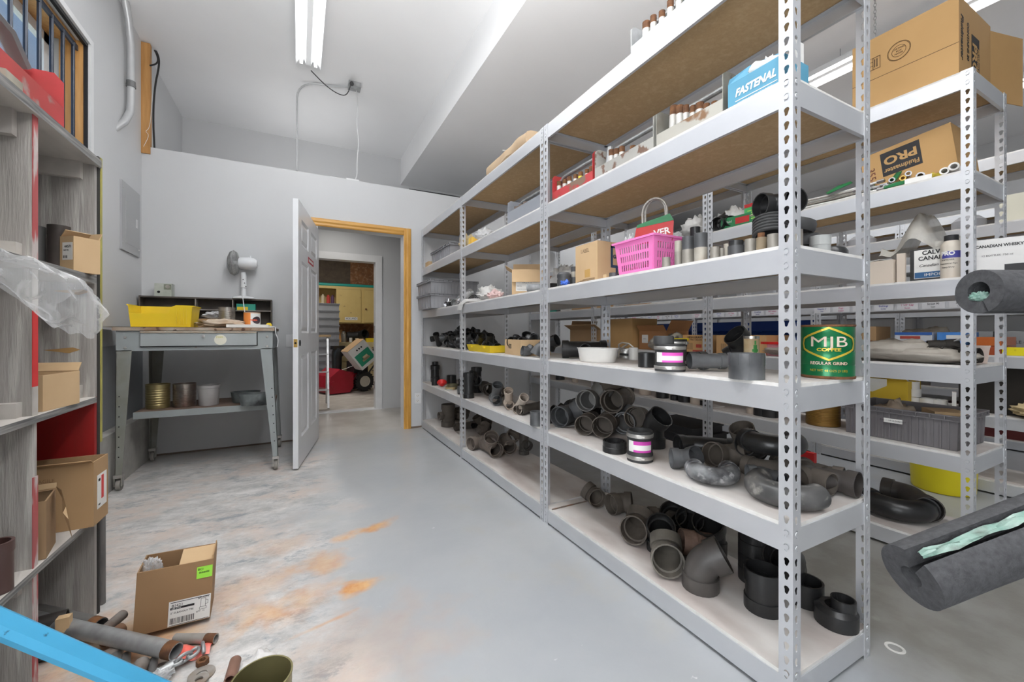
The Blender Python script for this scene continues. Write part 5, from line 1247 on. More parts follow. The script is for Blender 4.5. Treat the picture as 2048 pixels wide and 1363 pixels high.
# things in the cubbies
zt = 1.648
t = tote('long red steel tote on top of the plywood cubbies below the window', -.835, 1.20, 1.80, zt, .175, red_paint, None, hp=.08, he=.185, handle=False)
g = MB(); g.tube([(.09, .02, .17), (.09, .10, .235), (.09, .30, .25), (.09, .50, .235), (.09, .58, .175)], .014, 8)
for i, v in enumerate(g.v): g.v[i] = (.09+(v[0]-.09)*1.6, v[1], v[2])
g.obj('strap_handle', mat('grey_strap', (.30, .31, .31), .5, .4), t)
for k, (yy, a) in enumerate(((1.70, 70), (1.60, 95), (1.50, 60), (1.40, 80))):
    put(MB().tube([(-.06, 0, .02), (.05, 0, .02)], .020, 14, wall=.003), 'pipe_nipple', rusty_pipe if k != 1 else galv, ['brown nipple nearest the end plate of the long red tote', 'grey nipple second in the long red tote', 'brown nipple third in the long red tote', 'brown nipple fourth in the long red tote'][k], 'pipe nipple', -.745, yy, zt+.045+.005*k, az=a, el=10, rel=False, group='short pipes in the long red tote')
put(MB().box((0, 0, 0), (.03, .07, .02)), 'work_glove', mat('dirty_cloth', (.36, .33, .27), .9, 0, (.22, .2, .16), 12, .5), 'dirty rag caught under the long red tote', 'rag', -.655, 1.50, zt, rel=False, smooth=None)
zs = SH[2][1]
for (xx, rr, h, m, lab) in ((-.778, .023, .150, mat('dark_galv', (.12, .12, .12), .5, .4, (.20, .19, .18), 9, .5), 'dark grey pipe stub standing left of its brown twin in the upper cubby'), (-.722, .027, .158, mat('dark_brown_pipe', (.06, .05, .045), .5, .3, (.10, .08, .07), 9, .5), 'thick dark brown pipe stub beside the small carton in the upper cubby')):
    g = MB(); g.lathe([(rr, 0), (rr, h*.78), (rr*1.04, h*.8), (rr*1.04, h), (rr*.85, h), (rr*.85, 0)], 22, closed=True); put(g, 'pipe_stub', m, lab, 'pipe', xx, 1.935, zs, rel=False)
t = carton('small upright tan carton with a white barcode label in the upper cubby', -.662, 1.915, zs, .058, .075, .118, -38, card_lt, (('-x', .03, -40), ('+y', .025, 20)))
label_card(t, frameM((.004, -.0378, .068), (1, 0, 0), (0, 0, 1)), .042, .058, lines=((-.012, .015, .012, '44571'), (-.016, .003, .005, 'PART NO.'), (-.018, -.018, .010, '||| |||')))
zs = SH[1][1]
t = carton('open tan carton with a torn label lying in the middle cubby', -.745, 1.765, zs, .20, .16, .105, -8, card_lt, (('-x', .07, 70), ('+y', .03, 30)))
o = label_card(t, frameM((-.035, -.0815, .045), (1, .0, .12), (-.1, 0, 1)), .085, .062, mat('tan_label', (.56, .45, .32), .7), lines=((-.03, .012, .010, 'ITEM'), (-.035, -.022, .011, '21507')))
barcode(o, -.02, -.012, .045, .02)
put(blob(.06, .05, .05, 21, .5), 'plastic_bag', bag_m, 'scrap of clear bag behind the open tan carton in the middle cubby', 'bag', -.80, 1.87, zs+.10, rel=False)
t = carton('large corrugated carton sticking out of the lower cubby with a red and white shipping label', -.775, 1.915, SH[0][1], .33, .115, .215, 0, card, (('-y', .018, 60),))
o = label_card(t, frameM((.1655, .005, .105), (0, 1, 0), (0, 0, 1)), .075, .115, lines=((-.03, .04, .010, '||||||'), (-.03, -.045, .008, 'MED')))
MB().box((-.006, -.03, .0006), (.012, .05, .0012)).obj('red_panel', edge_bright, o, smooth=None)
for k in range(2):
    text('lettering', ['THIS SIDE UP  FRAGILE', 'HANDLE WITH CARE'][k], .016, frameM((-.0, -.0582, .17-.06*k), (1, 0, 0), (0, 0, 1)), mat('faint_print', (.26, .15, .07), .8), t, squeeze=.9)
t = carton('torn open carton leaning in front of the corrugated one in the lower cubby', -.73, 1.70, SH[0][1], .15, .12, .165, 12, mat('cardboard_mid_brown', (.30, .19, .10), .8, 0, (.25, .155, .08), 6, .4))  # darker brown card, mixed by noise over the whole carton
g = MB(); g.add([(0, 0, 0), (.02, -.055, .0), (.03, -.06, -.05), (.020, -.035, -.075), (.035, -.06, -.09), (.045, -.07, -.15), (.03, -.01, -.125), (.02, 0, -.06)], [(0, 1, 2, 3, 4, 5, 6, 7), (7, 6, 5, 4, 3, 2, 1, 0)])
g.box((-.09, -.002, -.004), (0.002, .0, .012))
o = g.obj('torn_flap', card_lt, t, smooth=None); o.location = (.078, .04, .178)
g = MB(); rr = .03; g.lathe([(rr, 0), (rr, .095), (rr*1.06, .10), (rr*1.06, .125), (rr*.85, .125), (rr*.85, 0)], 24, closed=True)
put(g, 'pipe_stub', mat('maroon_pipe', (.07, .035, .03), .45), 'maroon-brown pipe stub at the very left edge of the picture', 'pipe', onx(-9, 0, -.672).x, onx(-9, 0, -.672).y, SH[0][1], rel=False)
# white pipe with a brass union on the near middle shelf
t = thing('brass_union', 'brass pipe union on a white pipe lying in the near middle cubby', 'pipe union', (-.68, 1.325, SH[1][1]+.019), math.radians(38))
MB().tube([(-.12, 0, 0), (.012, 0, 0)], .014, 16, wall=.003).obj('white_pipe', white_pvc, t)
br = mat('brass_dirty', (.42, .30, .07), .35, .8, (.30, .21, .05), 20, .5)
MB().tube([(.010, 0, 0), (.034, 0, 0)], .0185, 6).obj('hex_nut', br, t)
MB().tube([(.034, 0, 0), (.048, 0, 0), (.049, 0, 0), (.062, 0, 0)], [.015, .015, .0185, .0185], 20, wall=.004).obj('union_ring', br, t)
# clear plastic bag hanging from the near upper cubby
g = MB()
def bf(a, w):
    t_ = 2*PI*w; L_ = a; rad = (.022+.055*math.sin(min(1, L_*1.15)*PI*.62))*(1+.10*math.sin(5*t_+7*L_)+.07*math.sin(9*t_-5*L_))
    c = Vector((-.655+.085*L_**.8+.05*L_, 1.415+.11*L_, 1.185-.115*L_**1.2))
    n = NZ.noise(Vector((math.cos(t_)*1.4, math.sin(t_)*1.4, L_*5)))*.022
    return c+Vector((math.cos(t_)*rad*.55+n*.6, math.cos(t_)*rad*.2, math.sin(t_)*(rad*.85+n)))
g.grid(bf, 34, 30)
film = mat('clear_bag', (.85, .85, .85), .12, 0, (.72, .72, .72), 7, .5, film=(.26, .9), bump=1., bscale=16, spec=1.)
o = g.obj('plastic_bag', film); tag(o, 'clear plastic bag hanging out of the near upper cubby over the divider', 'bag')
MB().lathe([(.0, 0), (.028, .01), (.034, .035), (.024, .06), (.03, .08), (.012, .10), (0, .10)], 14, M=T(-.662, 1.40, 1.165)).obj('bag_knot', mat('white_film', (.7, .7, .68)), o)
# black pipe standing beyond the unit and pale blue strips behind it
put(MB().tube([(0, 0, 0), (0, 0, .42), (.0, 0, .425), (0, 0, .46)], [.014, .014, .018, .018], 14), 'pipe_length', mat('dark_galv', (.12, .12, .12)), 'dark pipe standing upright behind the far end of the plywood cubbies', 'pipe', -.662, 2.075, 0, rel=False)
bl = mat('pale_blue_metal', (.22, .50, .68), .4, .1, (.18, .42, .58), 7, .4, col3=(.45, .58, .64), n3=14, a3=(.6, .7))
for k, (zz, lab) in enumerate(((.405, 'pale blue channel lying on the concrete curb, lower one'), (.452, 'pale blue channel lying on the concrete curb, upper one'))):
    p = [Vector((XL+.034, 2.3, 0)), Vector((XL+.034, 3.42-.1*k, 0))]
    g = MB(); g.prism([(0, 0), (.045, 0), (.05, .01), (.05, .026), (.044, .04), (.0, .04)], 'y', 2.3, 3.42-.1*k)
    tag(g.obj('metal_channel', bl, loc=(XL+.014, 0, .371 if k == 0 else .4115)), lab, 'channel')
# ================================================================ FLOOR CLUTTER, NEAR LEFT
def rod(name, p0, p1, r, m, lab, cat='pipe', wall=.003, ends=None, group=None):
    p0 = Vector(p0); p1 = Vector(p1)
    t = thing(name, lab, cat, (0, 0, 0), 0, group); t.location = p0
    MB().tube([(0, 0, 0), p1-p0], r, 18, wall=wall).obj('pipe_body', m, t)
    if ends:
        d = (p1-p0).normalized(); L = (p1-p0).length
        pts = []; rr = []
        for i in range(13): pts.append(d*(L-.034+.034*i/12)); rr.append(r*(1.035 if i % 2 else 1.0))
        MB().tube(pts, rr, 18, cap=False).obj('threaded_end', rusty, t)
    return t
rod('steel_pipe', onz(60, 1236, .085), onz(352, 1302, .045), .0235, galv, 'long grey pipe with a rusty end lying across the front of the floor heap', ends=True)
rod('steel_pipe', onz(66, 1222, .07), onz(200, 1252, .05), .025, mat('dark_galv', (.12, .12, .12)), 'dark grey pipe lying behind the long grey one in the heap', ends=True)
rod('steel_pipe', (-.86, 1.80, .030), (-.69, 1.80, .030), .028, mat('black_iron', (.03, .028, .026), .5, .2, (.06, .05, .045), 12, .5), 'black pipe on the floor of the lowest cubby, left one')
rod('steel_pipe', (-.92, 1.88, .030), (-.70, 1.88, .030), .028, MATS['black_iron'], 'black pipe on the floor of the lowest cubby, next to the end panel')
rod('steel_pipe', (-.90, 1.83, .084), (-.675, 1.86, .084), .028, MATS['black_iron'], 'black pipe lying on top of the two others in the lowest cubby')
rod('steel_pipe', onz(350, 1276, .016), onz(432, 1276, .016), .0145, mat('pale_pipe', (.38, .36, .33), .6, .3, (.26, .24, .22), 14, .5), 'thin pale pipe with a rusty tip poking out under the open box', ends=True)
rod('pipe_nipple', onz(208, 1260, .05), onz(246, 1228, .05), .016, rusty_pipe, 'rusty nipple pointing up right, left of the open box, upper one', 'pipe nipple')
rod('pipe_nipple', onz(206, 1282, .03), onz(244, 1256, .03), .019, mat('rusty_brown', (.13, .06, .03), .7, .1, (.22, .12, .07), 14, .5), 'rusty nipple pointing up right, left of the open box, lower one', 'pipe nipple')
rod('pipe_nipple', onz(270, 1352, .02), onz(284, 1326, .02), .020, rusty_pipe, 'stubby brown nipple in front of the long grey pipe', 'pipe nipple')
rod('pipe_nipple', onz(302, 1362, .015), onz(308, 1318, .015), .011, mat('dark_galv', (.12, .12, .12)), 'slim dark nipple in front of the long grey pipe', 'pipe nipple')
rod('pipe_nipple', onz(222, 1350, .02), onz(232, 1306, .02), .018, MATS['dark_galv'], 'dark grey nipple between the blue channel and the grey pipe', 'pipe nipple')
rod('pipe_nipple', onz(250, 1345, .018), onz(252, 1310, .018), .012, MATS['dark_galv'], 'thin grey nipple in the heap beside the blue channel', 'pipe nipple')
rod('pipe_nipple', onz(460, 1360, .02), onz(471, 1320, .02), .0155, mat('pinkish_rust', (.28, .15, .11), .6, .2, (.18, .10, .07), 14, .5), 'pinkish rusty nipple leaning by the olive can', 'pipe nipple')
rod('steel_pipe', onz(170, 1330, .03), onz(235, 1300, .03), .016, rusty_pipe, 'short rusty pipe deep in the floor heap')
put(MB().box((-.02, -.012, 0), (.012, .012, .045)), 'paper_scrap', card_lt, 'torn tan scrap wrapped round the dark pipe in the heap', 'scrap', *S(128, 1245, .1), .075, rel=False, smooth=None)
# hex nut, washers, shackle, red strap
hexnut = MB().lathe([(.017, 0), (.017, .016), (.009, .016), (.009, 0)], 6, closed=True)
put(hexnut, 'hex_nut', rusty, 'rusty hex nut beside the shackle', 'nut', *S(405, 1322, .01), 0, rel=False, smooth=None)
wm = mat('flange_steel', (.36, .35, .33), .55, .4, (.24, .17, .12), 14, .5)
for k, (uu, vv, rr, lab) in enumerate(((403, 1350, .034, 'large pale steel washer lying by the shackle'), (322, 1340, .024, 'rusty washer left of the shackle'), (398, 1366, .024, 'smaller washer at the bottom edge of the picture'))):
    put(MB().lathe([(rr, 0), (rr, .004), (rr*.42, .004), (rr*.42, 0)], 28, closed=True), 'steel_washer', wm if k != 1 else rusty_pipe, lab, 'washer', *S(uu, vv, .0), .0+.004*k, rel=False)
t = thing('chain_shackle', 'galvanised chain shackle lying on a red strap', 'shackle', (*S(372, 1322, .02), .012))
for k in range(4):
    a = k*35; M_ = T(.022*k-.03, .012*k, .012) @ R(a, 'Z') @ R(90*(k % 2), 'X')
    ring = [M_ @ Vector((.020*math.cos(2*PI*i/14), .011*math.sin(2*PI*i/14), 0)) for i in range(15)]
    MB().tube(ring, .0052, 8, cap=False).obj('chain_link', galv, t)
MB().tube([(-.06, -.02, .010), (-.03, -.005, .012)], .013, 12).obj('shackle_pin', galv, t)
g = MB(); g.grid(lambda a, w: Vector(((a-.5)*.09, (w-.5)*.07, .008+.006*math.sin(a*9)+.006*math.cos(w*7+a*4))), 10, 8)
put(g, 'red_strap', mat('red_tag', (.75, .06, .03), .5, 0, (.80, .30, .25), 20, .4), 'crumpled red plastic tag under the shackle', 'tag', *S(388, 1308, .0), 0, rel=False)
put(blob(.06, .05, .03, 31, .4), 'plastic_bag', bag_m, 'small clear bag at the bottom edge left of the washers', 'bag', *S(322, 1362, 0), 0.002, rel=False)
# open can with a bag in it
p = onz(524, 1352, .165)
can('tin_can', .066, .165, mat('olive_tin', (.30, .27, .13), .35, .7, (.24, .21, .10), 7, .4), 'open olive-gold tin can on the floor at the bottom edge', p.x, p.y, 0, ribs=6, ribm=.002)
put(blob(.10, .06, .15, 14, .18, sc=1.6), 'plastic_bag', mat('milky_film', (.72, .70, .68), .35, 0, (.62, .59, .57), 8, .4, film=(.8, 1.), bump=.6, bscale=22), 'milky plastic bag slumped behind the olive can', 'bag', p.x-.012, p.y+.118, .0, rel=False)
# open carton with printed label
t = thing('open_carton', 'open brown carton with a white genova cleanout tee label standing on the floor', 'cardboard box', (-.385, 1.825, .020), math.radians(-8.4))
W_, D_, H_ = .205, .130, .205
t.rotation_euler = (0, math.radians(3.), math.radians(4))
box_open(W_, D_, H_).obj('carton_body', card_dk if False else mat('carton_brown', (.30, .175, .085), .75, 0, (.26, .15, .07), 4, .4), t, smooth=None)
g = MB(); flap(g, W_, D_, H_, '+y', .055, 12); 
g2 = MB(); g2.box((-.003, -D_/2+.004, 0), (0, D_/2-.004, .012), M=T(W_/2, 0, H_) @ R(-8, 'Y')); g2.obj('carton_flap', card, t, smooth=None)
MB().box((0, -D_+.012, -.002), (W_/2-.008, 0, 0), M=T(.002, D_/2-.005, H_-.001) @ R(8, 'X')).obj('inner_flap', card_lt, t, smooth=None)
lb = label_card(t, frameM((.043, -D_/2-.0008, .045), (1, 0, 0), (0, 0, 1)), .115, .083, None, lines=((-.050, .026, .0125, '81421'), (-.052, .002, .0075, '2" CLEANOUT TEE'), (.022, .036, .0105, 'genova'), (.018, -.012, .006, 'QTY   12')))
bar = MB().box((-.053, .0135, .0007), (.012, .0205, .0011)).obj('printed_bar', ink, lb, smooth=None)
text('lettering', 'ABS DWV', .006, T(-.050, .017, .0014), paper, bar, ax='LEFT')
MB().box((-.053, .036, .0007), (.054, .038, .001)).box((-.053, -.040, .0007), (.054, -.0385, .001)).obj('printed_line', ink, lb, smooth=None)
barcode(lb, -.052, -.035, .065, .020)
g = MB()
for a, b2 in (((.030, .030), (.030, .002)), ((.043, .030), (.043, .002)), ((.030, .030), (.043, .030)), ((.027, .002), (.046, .002)), ((.027, .002), (.027, -.006)), ((.046, .002), (.046, -.006)), ((.027, -.006), (.046, -.006)), ((.043, .024), (.050, .022)), ((.050, .022), (.050, .010)), ((.050, .010), (.043, .010))):
    g.tube([(a[0], a[1], .0009), (b2[0], b2[1], .0009)], .0005, 4)
g.obj('printed_drawing', ink, lb)
ls = label_card(t, frameM((.078, -D_/2-.0008, .166), (1, 0, 0), (-.03, 0, 1)), .044, .040, mat('lime_label', (.32, .72, .06), .5), lines=((-.019, .011, .010, 'BCI'),))
barcode(ls, -.015, -.003, .028, .006)
put(blob(.055, .05, .07, 41, .35), 'plastic_bag', mat('clear_bag', (.8, .8, .8)), 'knotted clear bag of fittings inside the open carton', 'bag', -.455, 1.835, .165, rel=False)
# blue channel in the foreground
a = Vector((-.655, 1.50, .315)); a = onx(-40, 1238, -.635); b_ = onz(300, 1382, .075); d_ = (b_-a).normalized(); b_ = b_+d_*.12
M_ = frameM(a, d_, Vector((0, 0, 1)).cross(d_))
L_ = (b_-a).length
sky_b = mat('sky_blue_paint', (.075, .40, .66), .35, 0, (.06, .34, .57), 4, .4, col3=(.02, .08, .14), n3=26, a3=(.69, .73))
pr = [(-.040, 0), (-.041, .010), (-.030, .022), (-.022, .024), (-.016, .020), (-.008, .022), (.010, .028), (.022, .024), (.034, .010), (.040, 0)]
g = MB(); g.prism(pr, 'x', 0, L_)
o = g.obj('blue_channel', sky_b, smooth=30); o.matrix_world = M_; tag(o, 'sky blue metal channel slanting across the bottom left corner', 'channel')
# ================================================================ BENCH BY THE BACK WALL
BX0, BX1, BY0, BY1, BZ = -1.045, -.175, 3.50, 4.22, 1.058
bg_ = mat('bench_grey', (.34, .37, .37), .45, .2, (.29, .315, .31), 5, .4, col3=(.24, .20, .15), n3=20, a3=(.68, .74))
be = mat('bench_leg_dirty', (.27, .28, .26), .5, .2, (.20, .19, .15), 6, .5)
t = thing('work_bench', 'grey steel work bench on casters with splayed legs against the back wall', 'work bench', (BX0, BY0, 0))
W_, D_ = BX1-BX0, BY1-BY0
rust_edge = mat('rusty_edge', (.26, .15, .08), .7, .1, (.42, .38, .32), 9, .5, col3=(.10, .05, .03), n3=20, a3=(.6, .66))
MB().box((-.015, -.015, BZ-.022), (W_+.012, D_, BZ)).obj('bench_top', rust_edge, t, smooth=None)
MB().box((0, 0, BZ-.155), (W_, .004, BZ-.022)).obj('apron', bg_, t, smooth=None)
for xx in (0, W_-.004): MB().box((xx, .004, BZ-.155), (xx+.004, D_-.01, BZ-.022)).obj('side_apron', bg_, t, smooth=None)
MB().box((.119, -.003, BZ-.130), (W_-.094, -.0005, BZ-.030)).obj('drawer_gap', dark_fill, t, smooth=None)
o = MB().box((.125, -.020, BZ-.125), (W_-.10, -.003, BZ-.034)).obj('drawer', mat('drawer_grey', (.40, .43, .43), .42, .2, (.35, .375, .37), 6, .4), t, smooth=None)
MB().tube([(.125, -.022, BZ-.033), (W_-.10, -.022, BZ-.033)], .006, 8).obj('drawer_lip', mat('worn_lip', (.45, .42, .36), .5, .2, (.35, .28, .2), 20, .5), o)
MB().lathe([(.004, 0), (.004, .010), (.010, .013), (.010, .018), (0, .020)], 14, M=T(.46, -.020, BZ-.060) @ R(90, 'X')).obj('knob', clamp_m, o)
MB().tube([(.555, -.0205, BZ-.085), (.555, -.0215, BZ-.085)], .036, 24).obj('round_sticker', mat('cream_sticker', (.72, .70, .58), .6), o)
text('lettering', 'Files', .022, frameM((.55, -.0222, BZ-.066), (1, 0, .1), (0, 0, 1)), mat('yellow_ink', (.60, .55, .10), .6), o)
for xx in (.045, W_-.035):
    for zz in (BZ-.065, BZ-.135): MB().lathe([(.009, 0), (.007, .005), (0, .006)], 12, M=T(xx, 0, zz) @ R(90, 'X')).obj('bolt', clamp_m, t)
def leg(x, y, sx, sy, dx, dy):
    """tapered angle leg: sx,sy flange directions; dx,dy splay at the foot"""
    w0, w1 = .078, .034; z0, z1 = BZ-.150, .105
    o = Vector((x, y, 0)); g = MB()
    for ax in (0, 1):
        d = Vector((sx, 0, 0)) if ax == 0 else Vector((0, sy, 0)); n = Vector((0, sy*.003, 0)) if ax == 0 else Vector((sx*.003, 0, 0))
        f = Vector((dx, dy, 0))
        q = [o+Vector((0, 0, z0)), o+d*w0+Vector((0, 0, z0)), o+f+d*w1+Vector((0, 0, z1)), o+f+Vector((0, 0, z1))]
        g.add(q+[p+n for p in q], [(0, 1, 2, 3), (7, 6, 5, 4), (0, 4, 5, 1), (1, 5, 6, 2), (2, 6, 7, 3), (3, 7, 4, 0)])
    l = g.obj('leg', be if x < .1 else bg_, t, smooth=None)
    for k in range(7):
        zz = .22+.065*k; fr = (z0-zz)/(z0-z1)
        MB().tube([(x+dx*fr+sx*.018, y+dy*fr-sy*.0005, zz), (x+dx*fr+sx*.018, y+dy*fr-sy*.0012, zz)], .004, 8).obj('bolt_hole', dark_fill, l)
    cx, cy = x+dx+sx*.015, y+dy+sy*.015
    c = MB().box((-.022, -.022, .085), (.022, .022, .105)).box((-.019, -.02, .032), (-.015, .02, .09)).box((.015, -.02, .032), (.019, .02, .09)).obj('caster_fork', clamp_m, t, smooth=None); c.location = (cx, cy, 0)
    w = MB().tube([(-.011, 0, 0), (.011, 0, 0)], .0375, 22).obj('caster_wheel', mat('caster_rubber', (.16, .15, .14), .6, 0, (.30, .28, .25), 12, .5), c); w.location = (0, .012, .0378)
leg(0, 0, 1, 1, -.005, 0); leg(W_, 0, -1, 1, .035, 0); leg(0, D_, 1, -1, -.005, 0); leg(W_, D_, -1, -1, .03, 0)
MB().box((.03, .20, .452), (W_+.0, D_-.02, .470)).obj('lower_shelf', mat('shelf_dirty', (.26, .18, .14), .7, .1, (.18, .12, .09), 9, .5), t, smooth=None)
MB().box((.03, .196, .425), (W_+.02, .200, .472)).obj('shelf_lip', bg_, t, smooth=None)
# pigeonhole gallery standing on the bench against the wall
gy0, gy1, gz = .70, .82, .262
ga = thing('pigeonhole_rack', 'low dark pigeonhole rack at the back of the bench top', 'pigeonhole rack', (-1.135, YB-.125, BZ))
gm = mat('gallery_dark', (.10, .085, .07), .7, 0, (.06, .05, .045), 8, .5); gf = mat('gallery_edge', (.30, .27, .24), .6)
GW = .915
MB().box((0, 0, gz-.012), (GW, .12, gz)).box((0, 0, 0), (.008, .12, gz-.012)).box((GW-.008, 0, 0), (GW, .12, gz-.012)).box((.008, .112, 0), (GW-.008, .12, gz-.012)).obj('rack_shell', gm, ga, smooth=None)
MB().box((.008, 0, .155), (GW-.008, .11, .162)).obj('rack_shelf', gf, ga, smooth=None)
for xx in (.36, .62): MB().box((xx, 0, 0), (xx+.006, .11, gz-.012)).obj('rack_divider', gf, ga, smooth=None)
zt = BZ+gz
# things on top of the gallery
t = thing('square_tin', 'small square off-white tin with a knocked out hole on the pigeonhole rack', 'tin', (-.985, YB-.07, zt))
MB().box((-.055, -.045, 0), (.055, .045, .105)).obj('tin_body', mat('offwhite_green', (.50, .52, .46), .5, 0, (.36, .39, .33), 14, .5), t, smooth=None)
MB().box((.005, -.0465, .055), (.052, -.0455, .098)).obj('tin_panel', mat('dull_olive', (.22, .24, .18), .5), t, smooth=None)
MB().tube([(.03, -.0466, .080), (.03, -.048, .080)], .016, 14).obj('round_knockout', tin, t)
MB().tube([(-.028, -.0455, .035), (-.028, -.0465, .035)], .010, 12).obj('hole', dark_fill, t)
# fan
t = thing('desk_fan', 'white oscillating desk fan turned to the left on the pigeonhole rack', 'fan', (-.435, YB-.085, zt), 0)
fw = mat('fan_white', (.72, .73, .74), .3)
MB().lathe([(0, 0), (.085, 0), (.088, .006), (.075, .018), (.03, .028), (0, .03)], 30).obj('fan_base', fw, t)
MB().tube([(0, 0, .025), (0, 0, .10), (0, 0, .102), (0, 0, .20), (-.005, 0, .235)], [.020, .017, .024, .022, .018], 18).obj('fan_stem', fw, t)
for k in range(3): MB().tube([(.018-.02*k*.5, -.021, .11+.03*k), (.018-.02*k*.5, -.027, .11+.03*k)], .005, 8).obj('fan_button', mat('button_grey', (.1, .1, .1), .5), t)
hd = Matrix.Translation(Vector((0, 0, .315))) @ R(-4, 'Z')
o = MB().lathe([(0, .085), (.030, .082), (.050, .06), (.056, .02), (.052, -.045), (.040, -.06), (0, -.06)], 26, M=R(90, 'Y')).obj('motor_housing', fw, t); o.matrix_local = hd @ T(.02, 0, 0)
MB().tube([(.03, 0, .05), (.03, 0, .072)], .006, 10).obj('fan_knob', fw, o)
g = MB(); cg = Vector((-.075, 0, 0))
for k in range(54):
    a = 2*PI*k/54; c_, s_ = math.cos(a), math.sin(a)
    g.tube([(-.118, .018*c_, .018*s_), (-.112, .06*c_, .06*s_), (-.098, .095*c_, .095*s_), (-.072, .108*c_, .108*s_), (-.050, .095*c_, .095*s_), (-.038, .05*c_, .05*s_), (-.036, .02*c_, .02*s_)], .0015, 4)
for (xx, rr) in ((-.072, .110), (-.098, .096), (-.113, .055)):
    g.tube([(xx, rr*math.cos(2*PI*i/36), rr*math.sin(2*PI*i/36)) for i in range(37)], .0022 if rr > .1 else .0013, 6, cap=False)
g.tube([(-.121, 0, 0), (-.115, 0, 0)], .022, 18)
cgo = g.obj('fan_cage', mat('cage_wire', (.34, .34, .33), .4, .3), t); cgo.matrix_local = hd
bl_ = MB()
for k in range(3):
    a0 = 2*PI*k/3
    bl_.grid(lambda u_, w_: Vector((-.072+.018*(w_-.5), (.02+.075*u_)*math.cos(a0+w_*1.5), (.02+.075*u_)*math.sin(a0+w_*1.5))), 5, 7)
b2 = bl_.obj('fan_blade', mat('blade_grey', (.42, .43, .42), .35), t); b2.matrix_local = hd
MB().tube([(-.088, 0, 0), (-.03, 0, 0)], .018, 16).obj('fan_hub', fw, t).matrix_local = hd
# bench-top clutter
t = thing('parts_bin', 'bright yellow open-front parts bin on the bench', 'parts bin', (-.84, 3.68, BZ+.0035), 0)
def bin_mesh(L, W, Hh):
    g = MB(); g.add([(-L/2, -W/2, 0), (L/2, -W/2, 0), (L/2, W/2, 0), (-L/2, W/2, 0), (-L/2-.015, -W/2-.01, Hh*.55), (L/2+.01, -W/2-.012, Hh), (L/2+.01, W/2+.012, Hh), (-L/2-.015, W/2+.01, Hh*.55)], [])
    return g
def lid_box(x0, x1, y0, y1, h, hf, t_=.003):
    g = MB(); fx = x1-(x1-x0)*.28
    # long side (toward aisle) with a cut-down scoop
    def wall_(poly, off):
        n = len(poly); vs = [Vector(p) for p in poly]; w = [v+Vector(off) for v in vs]
        g.add(vs+w, [tuple(range(n)), tuple(range(2*n-1, n-1, -1))]+[(i, n+i, n+(i+1) % n, (i+1) % n) for i in range(n)])
    sl = .012
    wall_([(x0, y0, 0), (fx, y0, 0), (fx+.01, y0-sl, h), (fx-.02, y0-sl*.9, h*.9), (fx-.03, y0-sl*.55, hf), (x0-.008, y0-sl*.5, hf)], (0, t_, 0))
    wall_([(fx, y0, 0), (x1, y0, 0), (x1+.012, y0-sl, h), (fx+.01, y0-sl, h)], (0, t_, 0))
    wall_([(x0, y1, 0), (x1, y1, 0), (x1+.012, y1+sl, h), (x0-.012, y1+sl, h)], (0, -t_, 0))
    wall_([(x1, y0, 0), (x1, y1, 0), (x1+.012, y1+sl, h), (x1+.012, y0-sl, h)], (-t_, 0, 0))
    wall_([(x0, y0, 0), (x0, y1, 0), (x0-.012, y1+sl, h), (x0-.012, y0-sl, h)], (t_, 0, 0))
    g.box((x0, y0, 0), (x1, y1, .003))
    g.box((x0-.018, y1+sl, h-.008), (x1+.018, y1+sl+.006, h)); g.box((x1+.012, y0-sl, h-.008), (x1+.018, y1+sl, h)); g.box((x0-.018, y0-sl, h-.008), (x0-.012, y1+sl, h))
    return g
lid_box(-.155, .165, -.10, .12, .150, .092).obj('bin_body', yellow_p, t, smooth=None)
for k in range(4): MB().box((.085+.018*k, -.112, .02), (.089+.018*k, -.104, .13)).obj('bin_rib', yellow_p, t, smooth=None)
g = MB(); g.grid(lambda a, w: Vector(((a-.5)*.56, (w-.5)*.28, .0025+.002*math.sin(a*7+w*3))), 14, 6); g.grid(lambda a, w: Vector(((a-.5)*.56, (w-.5)*.28, .0005)), 2, 2)
put(g, 'cardboard_sheet', card_lt, 'flat cardboard sheet under the yellow bin', 'cardboard', -.86, 3.64, BZ-.0008, rel=False)
put(blob(.30, .22, .055, 51, .45), 'crumpled_paper', mat('brown_white_paper', (.62, .55, .46), .8, 0, (.42, .30, .20), 7, .5, bump=.5, bscale=12), 'crumpled brown and white packing paper on the bench', 'paper', -.50, 3.68, BZ, rel=False)
put(MB().box((-.115, -.055, 0), (.115, .055, .075)), 'small_carton', card, 'low brown carton behind the crumpled paper on the bench', 'cardboard box', -.60, 4.02, BZ, rel=False, smooth=None)
put(blob(.15, .09, .05, 53, .5), 'plastic_bag', bag_m, 'clear bag lying on the low brown carton', 'bag', -.60, 4.02, BZ+.076, rel=False)
put(MB().box((-.05, -.02, 0), (.05, .02, .035)), 'small_carton', card, 'small brown box right of the ribbed can on the bench', 'cardboard box', -.345, 4.10, BZ, rel=False, smooth=None)
x, y, r, d = vcyl(437, 471, Yf=3.86)
can('tin_can', r, .165, tin, 'tall ribbed tin can at the back of the bench', x, y, BZ, ribs=11)
x, y, r, d = vcyl(487, 521, Yf=3.62)
t = thing('paint_tin', 'orange and white tin with a badge on the bench', 'tin', (x, y, BZ), math.atan2(-y, -x)+PI/2)
h_ = .118
MB().lathe([(0, 0), (r, 0), (r, h_), (r*.96, h_), (r*.96, .006), (0, .006)], 30).obj('tin_body', mat('tin_orange', (.72, .24, .05), .45), t)
g = MB(); g.grid(lambda a, w: Vector((r*1.006*math.cos(-1.75+1.7*a), r*1.006*math.sin(-1.75+1.7*a), .006+(h_-.012)*w)), 10, 1); g.obj('paper_label', paper, t)
